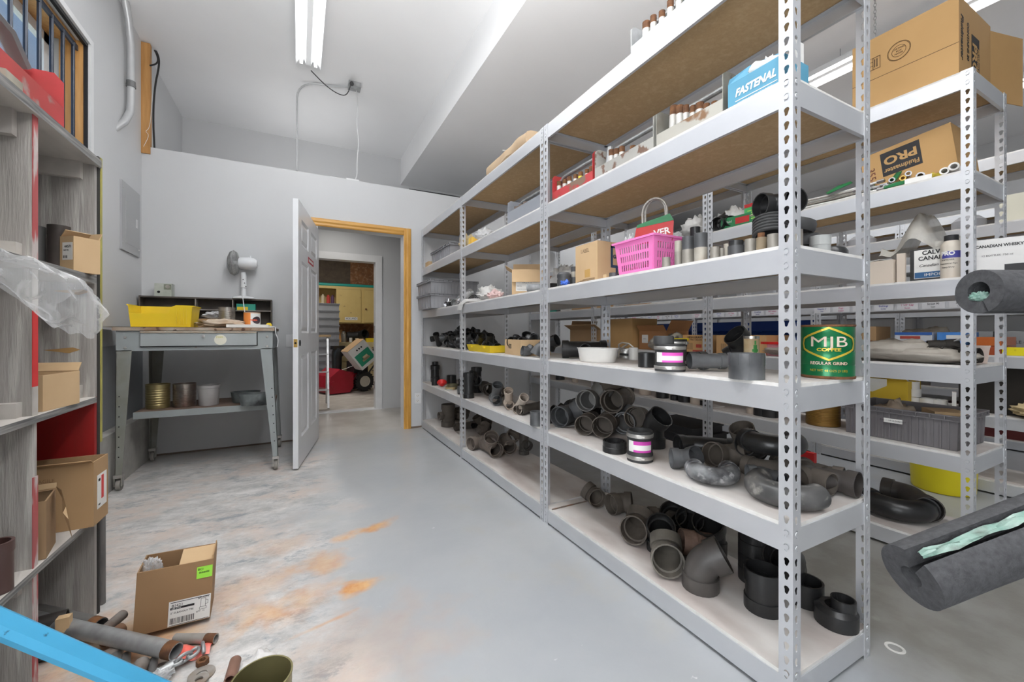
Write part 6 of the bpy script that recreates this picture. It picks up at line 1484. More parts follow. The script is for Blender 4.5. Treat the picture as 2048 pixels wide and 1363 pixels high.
g = MB(); g.grid(lambda a, w: Vector((r*1.012*math.cos(-1.55+1.2*a), r*1.012*math.sin(-1.55+1.2*a), h_*.5+(.028*(w-.5)*2)*math.sin(PI*min(max(a, .02), .98))**.5)), 12, 4); g.obj('dark_badge', mat('badge_dark', (.05, .03, .04), .5), t)
ctext('lettering', 'PERMA', .017, h_*.5, mat('badge_red', (.75, .12, .05), .5), t, r*1.016, bold=.0005, dx=.010)
MB().lathe([(r, h_-.003), (r+.0018, h_), (r-.001, h_+.001)], 30).obj('tin_rim', tin, t)
t = thing('flat_board', 'flat white panel lying on the bench edge', 'panel', (-.33, 3.60, BZ+.002), math.radians(-4))
MB().box((-.13, -.07, 0), (.13, .07, .022)).obj('panel_body', paper, t, smooth=None)
MB().box((.13, -.08, .0), (.16, .05, .004)).obj('panel_tab', paper, t, smooth=None)
put(MB().tube([(0, -.012, .02), (0, .012, .02)], .02, 16), 'tape_roll', yellow_p, 'small yellow tape roll at the bench corner', 'tape roll', -.205, 3.62, BZ, rel=False)
put(MB().box((-.07, -.045, 0), (.07, .045, .055)), 'plastic_case', mat('teal_green', (.02, .30, .22), .4), 'teal green plastic case in the pigeonhole rack', 'case', -.415, YB-.075, BZ+.163, rel=False, smooth=None)
put(MB().box((-.04, -.01, 0), (.04, .01, .028)), 'yellow_card', yellow_p, 'yellow card lying in front of the teal case', 'card', -.44, YB-.135+.02, BZ+.163, rel=False, smooth=None)
t = tag(MB().tube([(-.02, 0, 0), (.03, 0, .004), (.055, -.03, 0), (.06, -.045, -.05), (.078, -.045, -.10), (.07, -.045, -.15)], .003, 8).obj('white_cable', white_p), 'white cord hanging over the right end of the bench', 'cord'); t.location = (-.215, 3.56, BZ+.008)
o = tag(MB().tube([(0, 0, .02), (.01, -.06, .03), (.03, -.16, -.07), (.06, -.30, -.2), (.10, -.38, -.262), (.17, -.42, -.268), (.2, -.5, -.266)], .003, 8).obj('fan_cable', white_p), 'white fan cord running down from the fan to the bench', 'cord'); o.location = (-.44, YB-.17, zt)
# cans on the lower shelf
zl = .4705
def lc(uL, uR, vb): return vcyl(uL, uR, vb=vb, z=zl)
x, y, r, d = lc(290, 341, 818); y0_ = y
can('tin_can', r, hgt(764, 812, d), tin_gold, 'gold ribbed tin can under the bench, at the left', x, y, zl, ribs=7)
x, y, r, d = lc(345, 393, 814)
can('tin_can', r, hgt(761, 806, d), mat('tin_dirty', (.40, .37, .33), .3, .85, (.20, .12, .09), 7, .5), 'silvery ribbed tin can with reddish dirt under the bench', x, y, zl, ribs=11)
x, y, r, d = lc(395, 440, 812)
g = MB(); h_ = hgt(766, 806, d); g.lathe([(0, .001), (r*.86, .001), (r*.9, .006), (r*.98, h_*.85), (r*1.04, h_*.87), (r*1.04, h_), (r*.99, h_), (r*.86, .008), (0, .008)], 32)
tag(g.obj('plastic_pail', mat('grey_milky', (.42, .41, .40), .4, 0, (.36, .34, .33), 9, .5), loc=(x, y, zl+.001)), 'low translucent grey plastic pail under the bench', 'pail')
x, y, r, d = lc(455, 508, 808)
bb = mat('black_paint_pan', (.02, .022, .023), .3, 0, (.20, .23, .23), 6, .3)
pan('plastic_pan', x+.03, y+.02, zl+.001, r*1.15, r*.75, .082, bb, 'black plastic pan with whitish smears under the bench, back one', 'pan', 0)
x, y, r, d = lc(478, 548, 812)
pan('plastic_pan', x, y-.05, zl+.001, r*1.0, r*.55, .088, mat('black_smeared', (.018, .02, .022), .3, 0, (.34, .38, .38), 5, .3, col3=(.018, .02, .022), n3=3, a3=(.5, .6)), 'black plastic pan with heavy pale smears under the bench, front one', 'pan', 0)
# ================================================================ WALL AND CEILING FITTINGS
t = thing('breaker_panel', 'flat grey electrical panel on the left wall near the corner', 'electrical panel', (XL, 4.11, 1.88))
pg = mat('panel_grey', (.40, .405, .41), .4, .3)
MB().box((0, -.19, -.252), (.012, .19, .252)).obj('panel_cover', pg, t, smooth=None)
MB().box((.012, -.115, -.19), (.0145, .135, .165)).obj('panel_door', pg, t, smooth=None)
MB().box((.0145, .09, -.035), (.018, .118, .03)).obj('panel_latch', mat('latch_light', (.6, .6, .6), .4), t, smooth=None)
for yy in (-.165, .165):
    for zz in (-.2, .2): MB().lathe([(.006, 0), (.004, .003), (0, .003)], 8, M=T(.012, yy, zz) @ R(90, 'Y')).obj('screw', clamp_m, t)
t = thing('wall_conduit', 'thick grey conduit curving down the left wall and into it', 'conduit', (XL, 3.9, 2.4))
pts = [(243, -30), (250, 0), (257, 40), (261.5, 90), (262, 140), (262, 200), (260, 225), (254, 245), (247, 262)]
P_ = [onx(a, b2, XL+.035) for a, b2 in pts]; P_[-2].x = XL+.02; P_[-1].x = XL-.02; P_[0] += Vector((0, -.02, .1))
o = MB().tube([p-Vector((XL, 3.9, 2.4)) for p in P_], .0235, 18).obj('conduit_pipe', mat('conduit_grey', (.52, .525, .53), .4, .3, (.44, .445, .45), 8, .4), t)
c0 = onx(262, 175, XL+.035)-Vector((XL, 3.9, 2.4)); MB().tube([c0, c0+Vector((0, 0, .02)), c0+Vector((0, 0, .021)), c0+Vector((0, 0, .045))], [.029, .029, .027, .027], 18).obj('coupling_ring', mat('ring_dark', (.16, .16, .16), .5, .4), t)
blk = mat('cable_black', (.012, .012, .013), .5)
def cable(nm, pts, r, m, lab, cat='cable'):
    pts = [Vector(p) for p in pts]; o0 = pts[0].copy()
    # smooth the polyline
    q = pts
    for _ in range(2):
        n = [q[0]]
        for i in range(len(q)-1): n += [q[i].lerp(q[i+1], .25), q[i].lerp(q[i+1], .75)]
        q = n+[q[-1]]
    o = MB().tube([p-o0 for p in q], r, 8).obj(nm, m); o.location = o0; return tag(o, lab, cat)
cable('power_cable', [onx(252, -20, XL+.04), onx(280, 45, XL+.03), onx(306, 92, XL+.03), ony(318, 112, YB+.02), ony(318, 135, YB+.04), ony(310, 170, YB+.06), ony(306, 230, YB+.06), (*ony(309, 240, YB+.06).xy, WT+.01)], .007, blk, 'black cable running down the left wall behind the ledge')
cable('power_cable', [onx(262, -20, XL+.03), onx(285, 45, XL+.03), onx(304, 90, XL+.03), ony(317, 116, YB+.015), ony(314, 128, YB+.01), ony(300, 131, YB-.02)], .006, blk, 'second black cable crossing to the bare stud')
cable('twine', [ony(304, 190, YB-.045), ony(302, 235, YB-.045), ony(298, 258, YB-.045), ony(290, 262, YB-.045), ony(299, 270, YB-.045), ony(287, 293, YB-.045)], .0015, paper, 'thin white string dangling on the bare stud by the ledge', 'string')
t = thing('ceiling_outlet', 'small metal outlet box on the ceiling feeding the strip light', 'outlet box', (*onz(709, 168, CZ).xy, CZ))
MB().box((-.055, -.05, -.045), (.055, .05, 0)).obj('outlet_box', galv, t, smooth=None)
MB().tube([(-.03, -.05, -.03), (-.035, -.095, -.06)], .019, 14).obj('plug', blk, t)
b0 = onz(709, 168, CZ)
cable('lamp_cable', [onz(622, 141, 3.37), onz(650, 170, 3.33), onz(675, 188, 3.32), onz(694, 192, 3.33), Vector((b0.x-.04, b0.y-.11, CZ-.06))], .0045, mat('cord_dark', (.05, .05, .05), .5), 'dark cord looping from the strip light to the ceiling outlet', 'cord')
c1 = ony(594, 342, YB+.05)
cable('ceiling_conduit', [Vector((b0.x-.03, b0.y+.03, CZ-.02)), onz(660, 172, CZ-.01), onz(620, 165, CZ-.01), Vector((c1.x, YB+.05, CZ-.06)), Vector((c1.x, YB+.05, CZ-.25)), Vector((c1.x, YB+.05, WT+.02))], .009, mat('conduit_grey', (.5, .5, .5)), 'thin grey conduit from the ceiling outlet down to the ledge', 'conduit')
cable('ceiling_cable', [Vector((b0.x+.02, b0.y+.02, CZ-.04)), ony(716, 210, YB+.08), ony(713, 250, YB+.08), ony(718, 285, YB+.07), ony(714, 320, YB+.06), Vector((ony(714, 320, YB+.06).x, YB+.05, WT+.03)), Vector((ony(700, 320, YB+.06).x, YB+.04, WT+.008)), Vector((ony(660, 320, YB+.03).x, YB+.02, WT+.006))], .005, white_p, 'white cord hanging from the ceiling outlet to the ledge', 'cord')
cable('ledge_cable', [(1.05, YB+.03, WT+.012), (1.25, YB+.01, WT+.008), (1.5, YB+.0, WT+.006), (1.8, YB+.03, WT+.008)], .007, blk, 'dark cable lying along the ledge above the doorway')
put(MB().box((-.06, -.02, 0), (.06, .02, .02)), 'cord_connector', white_p, 'white connector block lying on the ledge', 'connector', ony(705, 350, YB+.03).x, YB+.04, WT, rel=False, smooth=None)
def plate(x, lab, kind):
    t = thing('wall_plate', lab, kind, (x, YB, 0))
    return t
p = ony(835, 796, YB)
t = thing('wall_outlet', 'white duplex outlet low on the wall right of the pine casing', 'outlet', p)
MB().box((-.036, -.006, -.058), (.036, 0, .058)).obj('outlet_plate', white_p, t, smooth=None)
for zz in (-.026, .026):
    o = MB().box((-.017, -.0085, zz-.014), (.017, -.006, zz+.014)).obj('receptacle', paper, t, smooth=None)
    MB().box((-.009, -.009, zz-.003), (-.006, -.0085, zz+.008)).box((.006, -.009, zz-.003), (.009, -.0085, zz+.008)).box((-.002, -.009, zz-.011), (.002, -.0085, zz-.006)).obj('slot', dark_fill, o, smooth=None)
p = ony(581, 681, YB)
t = thing('light_switch', 'white light switch plate on the back wall behind the open door', 'switch', p)
MB().box((-.036, -.006, -.058), (.036, 0, .058)).obj('switch_plate', white_p, t, smooth=None)
MB().box((-.005, -.014, -.006), (.005, -.006, .012)).obj('toggle', white_p, t, smooth=None)
# hanging chain by the right-hand strip light
t = thing('hanging_chain', 'short chain hanging from the ceiling above the first rack', 'chain', (*onz(1750, -40, CZ2).xy, CZ2))
for k in range(17):
    M_ = T(0, 0, -.014-.019*k) @ R(90*(k % 2), 'Z')
    MB().tube([M_ @ Vector((.006*math.cos(2*PI*i/10), 0, .012*math.sin(2*PI*i/10))) for i in range(11)], .0016, 5, cap=False).obj('chain_link', galv, t)
# ================================================================ GARAGE BEYOND THE DOORWAYS
osb = mat('osb_board', (.30, .13, .05), .8, 0, (.20, .09, .04), 9, .5, col3=(.40, .22, .12), n3=22, a3=(.5, .7))
osb_d = mat('dark_board', (.13, .095, .065), .85, 0, (.09, .065, .05), 14, .5)
GY = 9.25
struct(MB().box((-2.4, GY, 0), (3.4, GY+.1, 2.95)).obj('wall_garage_back', osb_d, smooth=None))
struct(MB().box((.96, GY-.01, 1.95), (3.4, GY, 2.95)).obj('trim_garage_board', osb, smooth=None))
struct(MB().box((.3, GY-.01, .6), (3.4, GY, 1.5)).obj('trim_garage_board', osb, smooth=None))
struct(MB().box((-2.5, YB2+.12, 0), (-2.4, GY, 2.95)).box((3.4, YB2+.12, 0), (3.5, GY, 2.95)).obj('wall_garage_side', mat('garage_grey', (.42, .40, .37), .8), smooth=None))
struct(MB().box((-2.5, YB2+.12, 2.95), (3.5, GY+.1, 3.0)).obj('ceiling_garage', ceil_m, smooth=None))
struct(MB().box((-2.4, YB2+.12, 0), (3.4, GY, .004)).obj('floor_garage', mat('tan_concrete', (.46, .41, .36), .8, 0, (.38, .335, .29), 2.2, .5, col3=(.52, .48, .43), n3=6, a3=(.5, .7)), smooth=None))
ycab = mat('cabinet_yellow', (.62, .46, .17), .5, 0, (.56, .40, .14), 5, .4, col3=(.35, .24, .10), n3=16, a3=(.68, .74))
ycab2 = mat('cabinet_cream', (.60, .50, .28), .55, 0, (.52, .42, .22), 5, .4, col3=(.30, .22, .12), n3=14, a3=(.66, .74))
t = thing('wall_cabinet', 'yellow wall cabinet seen through the doorways', 'cabinet', (.20, GY-.34, 1.22))
Wc, Hc = 1.45, .75
MB().box((0, .0, 0), (Wc, .33, .012)).box((0, 0, Hc-.05), (Wc, .33, Hc)).box((0, 0, .012), (.02, .33, Hc-.05)).box((.46, 0, .012), (.50, .33, Hc-.05)).box((Wc-.02, 0, .012), (Wc, .33, Hc-.05)).box((.02, .31, .012), (Wc-.02, .33, Hc-.05)).box((.93, -.004, .012), (1.0, .01, Hc-.05)).obj('cabinet_body', ycab, t, smooth=None)
MB().box((.02, .005, .36), (.46, .31, .375)).obj('cabinet_shelf', ycab, t, smooth=None)
for (a, b2) in ((.50, .93), (.985, 1.43)):
    o = MB().box((a, -.018, .02), (b2, -.002, Hc-.055)).obj('cabinet_door', ycab, t, smooth=None)
    if a > .9: MB().lathe([(.012, 0), (.018, .02), (0, .026)], 12, M=T(a+.04, -.018, .30) @ R(90, 'X')).obj('knob', rusty, o)
o = MB().box((.62, -.0195, .07), (.86, -.018, .13)).obj('name_sticker', paper, t, smooth=None)
text('lettering', 'HOLLAND', .05, frameM((.74, -.0205, .10), (1, 0, 0), (0, 0, 1)), ink, o, squeeze=.85)
z0 = 1.22+.375
for k, (xx, r, h, m, lab) in enumerate(((.30, .05, .17, black_abs, 'dark tin on the open cabinet shelf'), (.42, .035, .21, mat('cream_can', (.62, .52, .36), .4), 'cream spray can on the open cabinet shelf'), (.52, .035, .20, mat('red_can', (.50, .05, .04), .4), 'red spray can on the open cabinet shelf'), (.60, .035, .20, mat('navy_can', (.10, .05, .10), .4), 'dark red spray can at the right of the cabinet shelf'))):
    put(MB().lathe([(0, 0), (r, 0), (r, h*.82), (r*.5, h*.9), (r*.5, h), (0, h)], 16), 'spray_can', m, lab, 'can', xx, GY-.24, z0, rel=False)
tag(MB().tube([(0, 0, 0), (2.2, 0, 0)], .035, 12).obj('teal_pipe', mat('teal_paint', (.02, .32, .27), .4)), 'long teal pipe lying on top of the yellow cabinet', 'pipe').location = (-.2, GY-.22, 1.22+Hc+.036)
t = thing('drawer_unit', 'cream drawer unit standing below the yellow cabinet', 'drawer unit', (.62, GY-.55, 0))
MB().box((0, 0, .06), (1.0, .52, .84)).box((.02, .04, 0), (.98, .5, .06)).obj('unit_body', ycab2, t, smooth=None)
for i, x0 in enumerate((.02, .52)):
    for z1, h in ((.66, .15), (.47, .17), (.08, .37)):
        o = MB().box((x0, -.015, z1), (x0+.46, 0, z1+h)).obj('drawer', ycab2, t, smooth=None)
        MB().box((x0+.17, -.03, z1+h*.5-.008), (x0+.29, -.015, z1+h*.5+.008)).obj('drawer_pull', rusty_pipe, o, smooth=None)
zt = .84
put(MB().lathe([(0, 0), (.05, 0), (.055, .17), (.03, .20), (.03, .22), (0, .22)], 18), 'paint_can', tin, 'grey metal can on the drawer unit', 'can', .80, GY-.35, zt, rel=False)
put(MB().lathe([(0, 0), (.03, 0), (.03, .09), (0, .09)], 14), 'small_jar', paper, 'small pale jar on the drawer unit, left one', 'jar', .93, GY-.38, zt, rel=False)
put(MB().lathe([(0, 0), (.035, 0), (.035, .08), (0, .08)], 14), 'small_jar', mat('cream_can', (.6, .5, .36)), 'small cream jar on the drawer unit, right one', 'jar', 1.05, GY-.38, zt, rel=False)
put(elbow(.085, 60, lead=.05, tail=.12), 'flexible_duct', black_abs, 'black flexible duct lying behind the jars on the drawer unit', 'duct', 1.08, GY-.24, zt+.02, az=40, el=10, roll=90)
put(MB().box((-.16, -.09, 0), (.16, .09, .08)), 'yellow_tray', yellow_p, 'yellow tray on the right end of the drawer unit', 'tray', 1.38, GY-.40, zt, rel=False, smooth=None)
put(MB().prism([(0, 0), (.35, 0), (.35, .26), (.0, .20)], 'y', -.02, .02), 'leaning_board', mat('pine', (.5, .28, .1)), 'pine board leaning behind the cans', 'board', .62, GY-.08, zt, rel=False, smooth=None)
# stacked crates
for k in range(12):
    o = crate(.50, .40, .145, ribs=6).obj('storage_crate', grey_crate, smooth=None) if k == 0 else cr0.copy()
    if k == 0: cr0 = o
    else: COL.objects.link(o)
    o.matrix_world = T(.40, 8.15, .004+.1275*k+.0005*k); tag(o, 'grey ribbed crate in the tall stack seen through the doorways', 'crate', 'tall stack of grey crates beyond the doorways')
# snow blower
t = thing('snow_blower', 'red and black snow blower parked beyond the doorways', 'snow blower', (.93, 7.75, .004), math.radians(20))
redm = mat('blower_red', (.38, .012, .03), .35, 0, (.30, .01, .02), 6, .3)
for yy in (-.22, .22):
    g = MB(); g.lathe([(.155, -.05), (.165, -.035), (.165, .035), (.155, .05), (.095, .045), (.095, -.045)], 28, closed=True, M=R(90, 'X'))
    for k in range(22): g.box((-.012, -.045, .158), (.012, .045, .176), M=R(360/22*k, 'Y'))
    o = g.obj('wheel', black_abs, t); o.location = (0, yy, .177)
    MB().lathe([(0, .03), (.03, .035), (.09, .02), (.095, .045), (.095, -.045), (.09, -.02), (.03, -.035), (0, -.03)], 24, M=R(90, 'X')).obj('wheel_rim', mat('rim_cream', (.62, .57, .48), .5), o)
MB().tube([(0, -.20, .177), (0, .20, .177)], .015, 8).obj('axle', clamp_m, t)
g = MB(); g.prism([(-.62, .02), (-.28, .02), (-.22, .10), (-.22, .30), (-.30, .36), (-.45, .42), (-.60, .30), (-.66, .12)], 'y', -.28, .28); g.obj('auger_housing', redm, t, smooth=30)
MB().prism([(-.24, .10), (.06, .12), (.06, .20), (-.05, .34), (-.24, .34)], 'y', -.12, .12).obj('gear_case', redm, t, smooth=None)
for k in range(3): MB().tube([(-.56+.02*k, -.285, .18), (-.56+.02*k, -.30, .18)], .05-.012*k, 16).obj('housing_boss', redm, t) if k == 0 else None
g = MB(); g.tube([(-.38, 0, .38), (-.38, 0, .62), (-.37, 0, .66), (-.33, 0, .73)], [.075, .085, .10, .11], 14, wall=.008); g.obj('discharge_chute', black_abs, t)
MB().box((-.46, -.07, .74), (-.27, .07, .80)).obj('chute_deflector', black_abs, t, smooth=None)
MB().box((-.14, -.14, .32), (.12, .14, .52)).obj('engine_block', black_abs, t, smooth=None)
MB().lathe([(0, 0), (.12, 0), (.13, .05), (.10, .11), (0, .12)], 20, M=T(-.02, 0, .52)).obj('engine_cover', black_abs, t)
MB().tube([(-.12, -.10, .50), (-.12, -.10, .62), (-.05, -.10, .63)], .02, 10).obj('exhaust', black_abs, t)
for yy in (-.2, .2): MB().tube([(.04, yy, .16), (.12, yy, .34), (.42, yy, .72), (.56, yy, .86), (.70, yy, .90)], .015, 8).obj('handle_bar', black_abs, t)
MB().tube([(.44, -.2, .74), (.44, .2, .74)], .012, 8).obj('handle_bar', black_abs, t)
MB().tube([(-.42, -.15, .37), (.30, -.17, .60)], .006, 6).obj('crank_rod', clamp_m, t)
t = thing('picture_carton', 'white carton with a green panel tilted on the snow blower handles', 'cardboard box', (.90, 7.35, .40))
t.rotation_euler = (0, math.radians(-38), math.radians(14))
MB().box((0, -.16, 0), (.34, .16, .40)).obj('carton_body', paper, t, smooth=None)
o = MB().box((.03, -.162, .05), (.31, -.16, .26)).obj('green_panel', mat('panel_green', (.02, .28, .16), .5), t, smooth=None)
MB().tube([(.13, -.163, .15), (.22, -.163, .15)], .03, 12).box((.10, -.165, .10), (.24, -.162, .135)).obj('printed_machine', mat('tan_print', (.38, .30, .18), .6), o)
for k in range(3): MB().box((.12+.045*k, -.162, .31), (.145+.045*k, -.16, .335)).obj('printed_mark', ink, t, smooth=None)
MB().box((-.002, -.16, .395), (.34, .16, .402)).obj('carton_top', card, t, smooth=None)
# step ladder
t = thing('step_ladder', 'aluminium step ladder standing just beyond the inner doorway', 'step ladder', (.20, 6.25, .004))
al = mat('aluminium', (.50, .50, .50), .35, .8)
for (dx, dy) in ((-.20, 0), (.20, .0)):
    MB().box((-.012, -.03, 0), (.012, .0, 1.0), M=T(dx*.75+.0, -.20, 0) @ R(-11, 'X')).obj('front_rail', al, t, smooth=None)
    MB().box((-.010, 0, 0), (.010, .02, .98), M=T(dx*.75, .27, 0) @ R(11, 'X')).obj('rear_leg', al, t, smooth=None)
for k in range(3):
    MB().box((-.16, -.205+.055*k+.0, .24+.24*k), (.16, -.125+.055*k, .255+.24*k)).obj('tread', al, t, smooth=None)
MB().box((-.19, -.10, .965), (.19, .12, .995)).obj('ladder_top', card_lt, t, smooth=None)
# ================================================================ FOREGROUND: FOAM PIPE INSULATION ON A STAND
filmg = mat('green_film', (.16, .32, .26), .25, 0, (.36, .46, .41), 16, .6, bump=.8, bscale=40, film=(.7, 1.), col3=(.10, .12, .10), n3=12, a3=(.55, .65))
def foam(p0, p1, R_, rin, label, slit, gap, curl=.0, ell=1., rough=True):
    p0 = Vector(p0); p1 = Vector(p1); d = (p1-p0).normalized(); L = (p1-p0).length
    t = thing('foam_pipe_insulation', label, 'pipe insulation'); t.matrix_world = frameM(p0, d, Vector((0, 0, 1)).cross(d))
    g = MB(); n = 40; m = 30
    a0 = math.radians(slit+gap/2); a1 = math.radians(slit+360-gap/2)
    def pt(i, a, r):
        x = L*i/m; w = 1+.015*NZ.noise(Vector((x*12, math.cos(a)*2, math.sin(a)*2)))
        k = curl*math.sin((a-a0)/(a1-a0)*PI)*0
        return Vector((x, r*w*math.cos(a), r*w*math.sin(a)*ell))
    out = [[pt(i, a0+(a1-a0)*j/n, R_) for j in range(n+1)] for i in range(m+1)]
    inn = [[pt(i, a0+(a1-a0)*j/n, rin) for j in range(n+1)] for i in range(m+1)]
    vs = [p for r in out for p in r]+[p for r in inn for p in r]; o = (m+1)*(n+1); fs = []
    for i in range(m):
        for j in range(n):
            A = i*(n+1)+j; fs.append((A, A+1, A+n+2, A+n+1)); fs.append((o+A+1, o+A, o+A+n+1, o+A+n+2))
        for j in (0, n):
            A = i*(n+1)+j; q = (A, A+n+1, o+A+n+1, o+A); fs.append(q if j == 0 else tuple(reversed(q)))
    for i in (0, m):
        for j in range(n):
            A = i*(n+1)+j; q = (A, A+1, o+A+1, o+A); fs.append(q if i == m else tuple(reversed(q)))
    g.add(vs, fs); g.obj('foam_sleeve', foam_m, t, smooth=50)
    return t, L
A = ray(1822, 1152)*.75+Vector((0, 0, EYE)); B = ray(2048, 1066)*.76+Vector((0, 0, EYE)); d_ = (B-A).normalized()
t, L = foam(A, A+d_*.95, .055, .018, 'thick slit grey foam pipe sleeve poking in at lower right with green film inside', 112, 34, ell=1.)
g = MB()
g.grid(lambda a, w: Vector((.015+L*.95*a, (.050+.004*math.sin(a*40+w*5))*math.cos(math.radians(112+(w-.5)*(16+22*a)))+.004*NZ.noise(Vector((a*20, w*3, 0))), (.050+.008*NZ.noise(Vector((a*25, w*4, 3))))*math.sin(math.radians(112+(w-.5)*(16+22*a))))), 60, 6)
g.obj('film_liner', filmg, t)
A2 = ray(1957, 583)*.87+Vector((0, 0, EYE)); d2 = Vector((.886, -.463, 0)).normalized()
t2, L2 = foam(A2, A2+d2*.85, .0465, .021, 'grey foam pipe sleeve poking in at the right edge, upper one', 250, 6)
put(blob(.03, .03, .02, 71, .4), 'film_scrap', filmg, 'scrap of green and white film inside the upper foam sleeve', 'film scrap', A2.x+.012, A2.y, A2.z-.022, rel=False)
# stand that carries the sleeves (beyond the right edge)
t = thing('pipe_stand', 'steel pipe stand holding the foam sleeves out past the right edge', 'stand', (0, 0, 0))
P1 = A+d_*.78; P2_ = A2+d2*.62; sx_, sy_ = P1.x+.02, min(P1.y, P2_.y)-.14
MB().box((sx_-.02, sy_-.02, 0), (sx_+.02, sy_+.02, 1.4)).obj('upright', steel, t, smooth=None)
MB().box((sx_-.25, sy_-.02, 0), (sx_+.25, sy_+.02, .03)).box((sx_-.02, sy_-.25, 0), (sx_+.02, sy_+.25, .03)).obj('foot', steel, t, smooth=None)
MB().tube([(sx_, sy_, P1.z-.075), (P1.x, P1.y+.07, P1.z-.069)], .008, 8).obj('arm', steel, t)
MB().tube([(sx_, sy_, P2_.z-.057), (P2_.x, P2_.y+.07, P2_.z-.057)], .008, 8).obj('arm', steel, t)
# plastic ring on the floor
p = onz(1790, 1296, 0)
put(MB().lathe([(.026, 0), (.026, .002), (.018, .002), (.018, 0)], 28, closed=True), 'plastic_ring', white_pvc, 'thin white plastic ring lying on the floor right of the nearest rack', 'ring', p.x, p.y, 0, rel=False)
# ================================================================ RACKS BEHIND (second, third, last rows)
def at2(u, X): return onx(u, 0, X).y
# ---- second row, topmost: big carton on its side
t = thing('appliance_carton', 'huge brown carton with an open flap on top of the right-hand rack', 'cardboard box', (2.545, .672, Z[5]))
cw, cd, ch = .40, .385, .355
cbr = mat('carton_orange', (.50, .30, .12), .75, 0, (.45, .265, .10), 4, .4, bump=.02)
MB().box((0, 0, 0), (cw, cd, ch)).obj('carton_body', cbr, t, smooth=None)
MB().box((-.0006, 0, ch*.42), (0, cd, ch*.426)).obj('flap_seam', ink_brown, t, smooth=None)
g = MB(); flapM = T(cw, 0, 0) @ R(-14, 'Z'); g.box((0, 0, .003), (.23, .004, ch-.02), M=flapM); g.obj('carton_flap', cbr, t, smooth=None)
fx = frameM((-.001, cd*.52, ch*.66), (0, -1, 0), (0, 0, 1))
g = MB(); 
for rr in (.043, .040, .026):
    n = 36; g.tube([fx @ Vector((rr*math.cos(2*PI*i/n), rr*math.sin(2*PI*i/n), 0)) for i in range(n+1)], .0008, 4, cap=False)
g.obj('round_stamp', ink_brown, t)
for k, s in enumerate(('CERTIFIED', 'BOX', 'MAKER')): text('lettering', s, .010, fx @ T(0, .012-.012*k, .0005), ink_brown, t)
fx2 = frameM((-.001, cd*.78, ch*.64), (0, -1, 0), (0, 0, 1))
g = MB()
for (a, b2, c, d2_) in ((-.03, -.03, .03, -.028), (-.03, .028, .03, .03), (-.03, -.03, -.028, .03), (.028, -.03, .03, .03), (-.03, -.01, .0, -.008), (-.03, .010, .0, .012), (0, -.03, .002, .03), (.006, -.02, .010, .02), (.015, -.02, .019, .02)): g.box((a, b2, 0), (c, d2_, .0006), M=fx2)
g.obj('handling_mark', ink_brown, t, smooth=None)
fs = frameM((.03, -.001, ch*.50), (0, 0, -1), (1, 0, 0))
text('lettering', 'Fluidmaster', .042, frameM((.035, -.001, ch*.52), (0, 0, -1), (1, 0, 0)), ink, t, squeeze=1.0, shear=.2, bold=.0006)
text('lettering', 'CONTAINS 20', .030, frameM((.105, -.001, ch*.52), (0, 0, -1), (1, 0, 0)), ink, t, squeeze=.9, bold=.0008)
o = MB().box((.15, -.0012, .01), (.245, -.0002, ch*.66)).obj('print_block', ink, t, smooth=None)
text('lettering', 'PRO', .075, frameM((.182, -.0018, ch*.36), (0, 0, -1), (1, 0, 0)), cbr, o, squeeze=1.0, bold=.002)
text('lettering', 'Fluidmaster', .034, frameM((.228, -.0018, ch*.34), (0, 0, -1), (1, 0, 0)), cbr, o, squeeze=.9, shear=.2, bold=.0006)
# ---- second row, upper shelf (z 1.713)
z = Z[4]
t = thing('appliance_carton', 'brown carton printed upside down leaning behind the faucet connectors', 'cardboard box', (2.72, .70, z), math.radians(-14))
M_ = T(2.72, .66, z+.02) @ R(-14, 'X') @ R(0, 'Z'); 
t.matrix_world = T(2.78, .715, z+.03) @ R(-90, 'Z') @ R(-7, 'Y')
MB().box((-.32, -.14, 0), (.02, .14, .24)).obj('carton_body', cbr, t, smooth=None)
o = MB().box((-.24, -.1412, .10), (-.09, -.1402, .22)).obj('print_block', ink, t, smooth=None)
text('lettering', 'PRO', .055, frameM((-.165, -.142, .175), (-1, 0, 0), (0, 0, -1)), cbr, o, squeeze=1.2, bold=.002)
text('lettering', 'Fluidmaster', .030, frameM((-.165, -.142, .125), (-1, 0, 0), (0, 0, -1)), cbr, o, squeeze=.95, bold=.0006)
text('lettering', '35547', .045, frameM((-.285, -.142, .11), (0, 0, -1), (1, 0, 0)), mat('marker_brown', (.16, .05, .03), .7), t)
braid = MATS['braid']
for k in range(16):
    y0 = .95+.05*(k % 3); dz = .012+.013*(k//4); x0 = 2.535+.030*(k % 4)
    t = thing('faucet_connector', 'braided faucet connector lying in the bundle along the shelf edge', 'hose connector', (x0, y0, z+dz), math.radians(RND.uniform(-5, 5)), 'braided faucet connectors on the second row')
    MB().tube([(0, 0, 0), (.01, .18, .004*(k % 3)), (.0, .38, .006), (.008, .52, 0)], .0055, 8).obj('braided_hose', braid if k % 3 else paper, t)
    MB().tube([(0, -.028, 0), (0, 0, 0)], .0095, 8).obj('end_nut', chrome if k % 2 else brass_ if False else chrome, t)
for k, (uu, dz, m, lab) in enumerate(((1766, .01, chrome, 'chrome connector end, leftmost of the row of pipe ends'), (1778, .035, chrome, 'chrome and brass connector end, second of the row'), (1800, .030, MATS['brass'], 'brass connector end in the row'), (1811, .045, chrome, 'chrome connector end above the white box'), (1800, .006, mat('red_can', (.5, .05, .04)), 'red-centred connector end in front of the others'))):
    q = onx(uu, 0, 2.545)
    put(MB().tube([(0, 0, .012), (.06, 0, .012)], .0125, 14, wall=.005), 'connector_end', m, lab, 'connector', 2.575, q.y, z+dz, az=0)
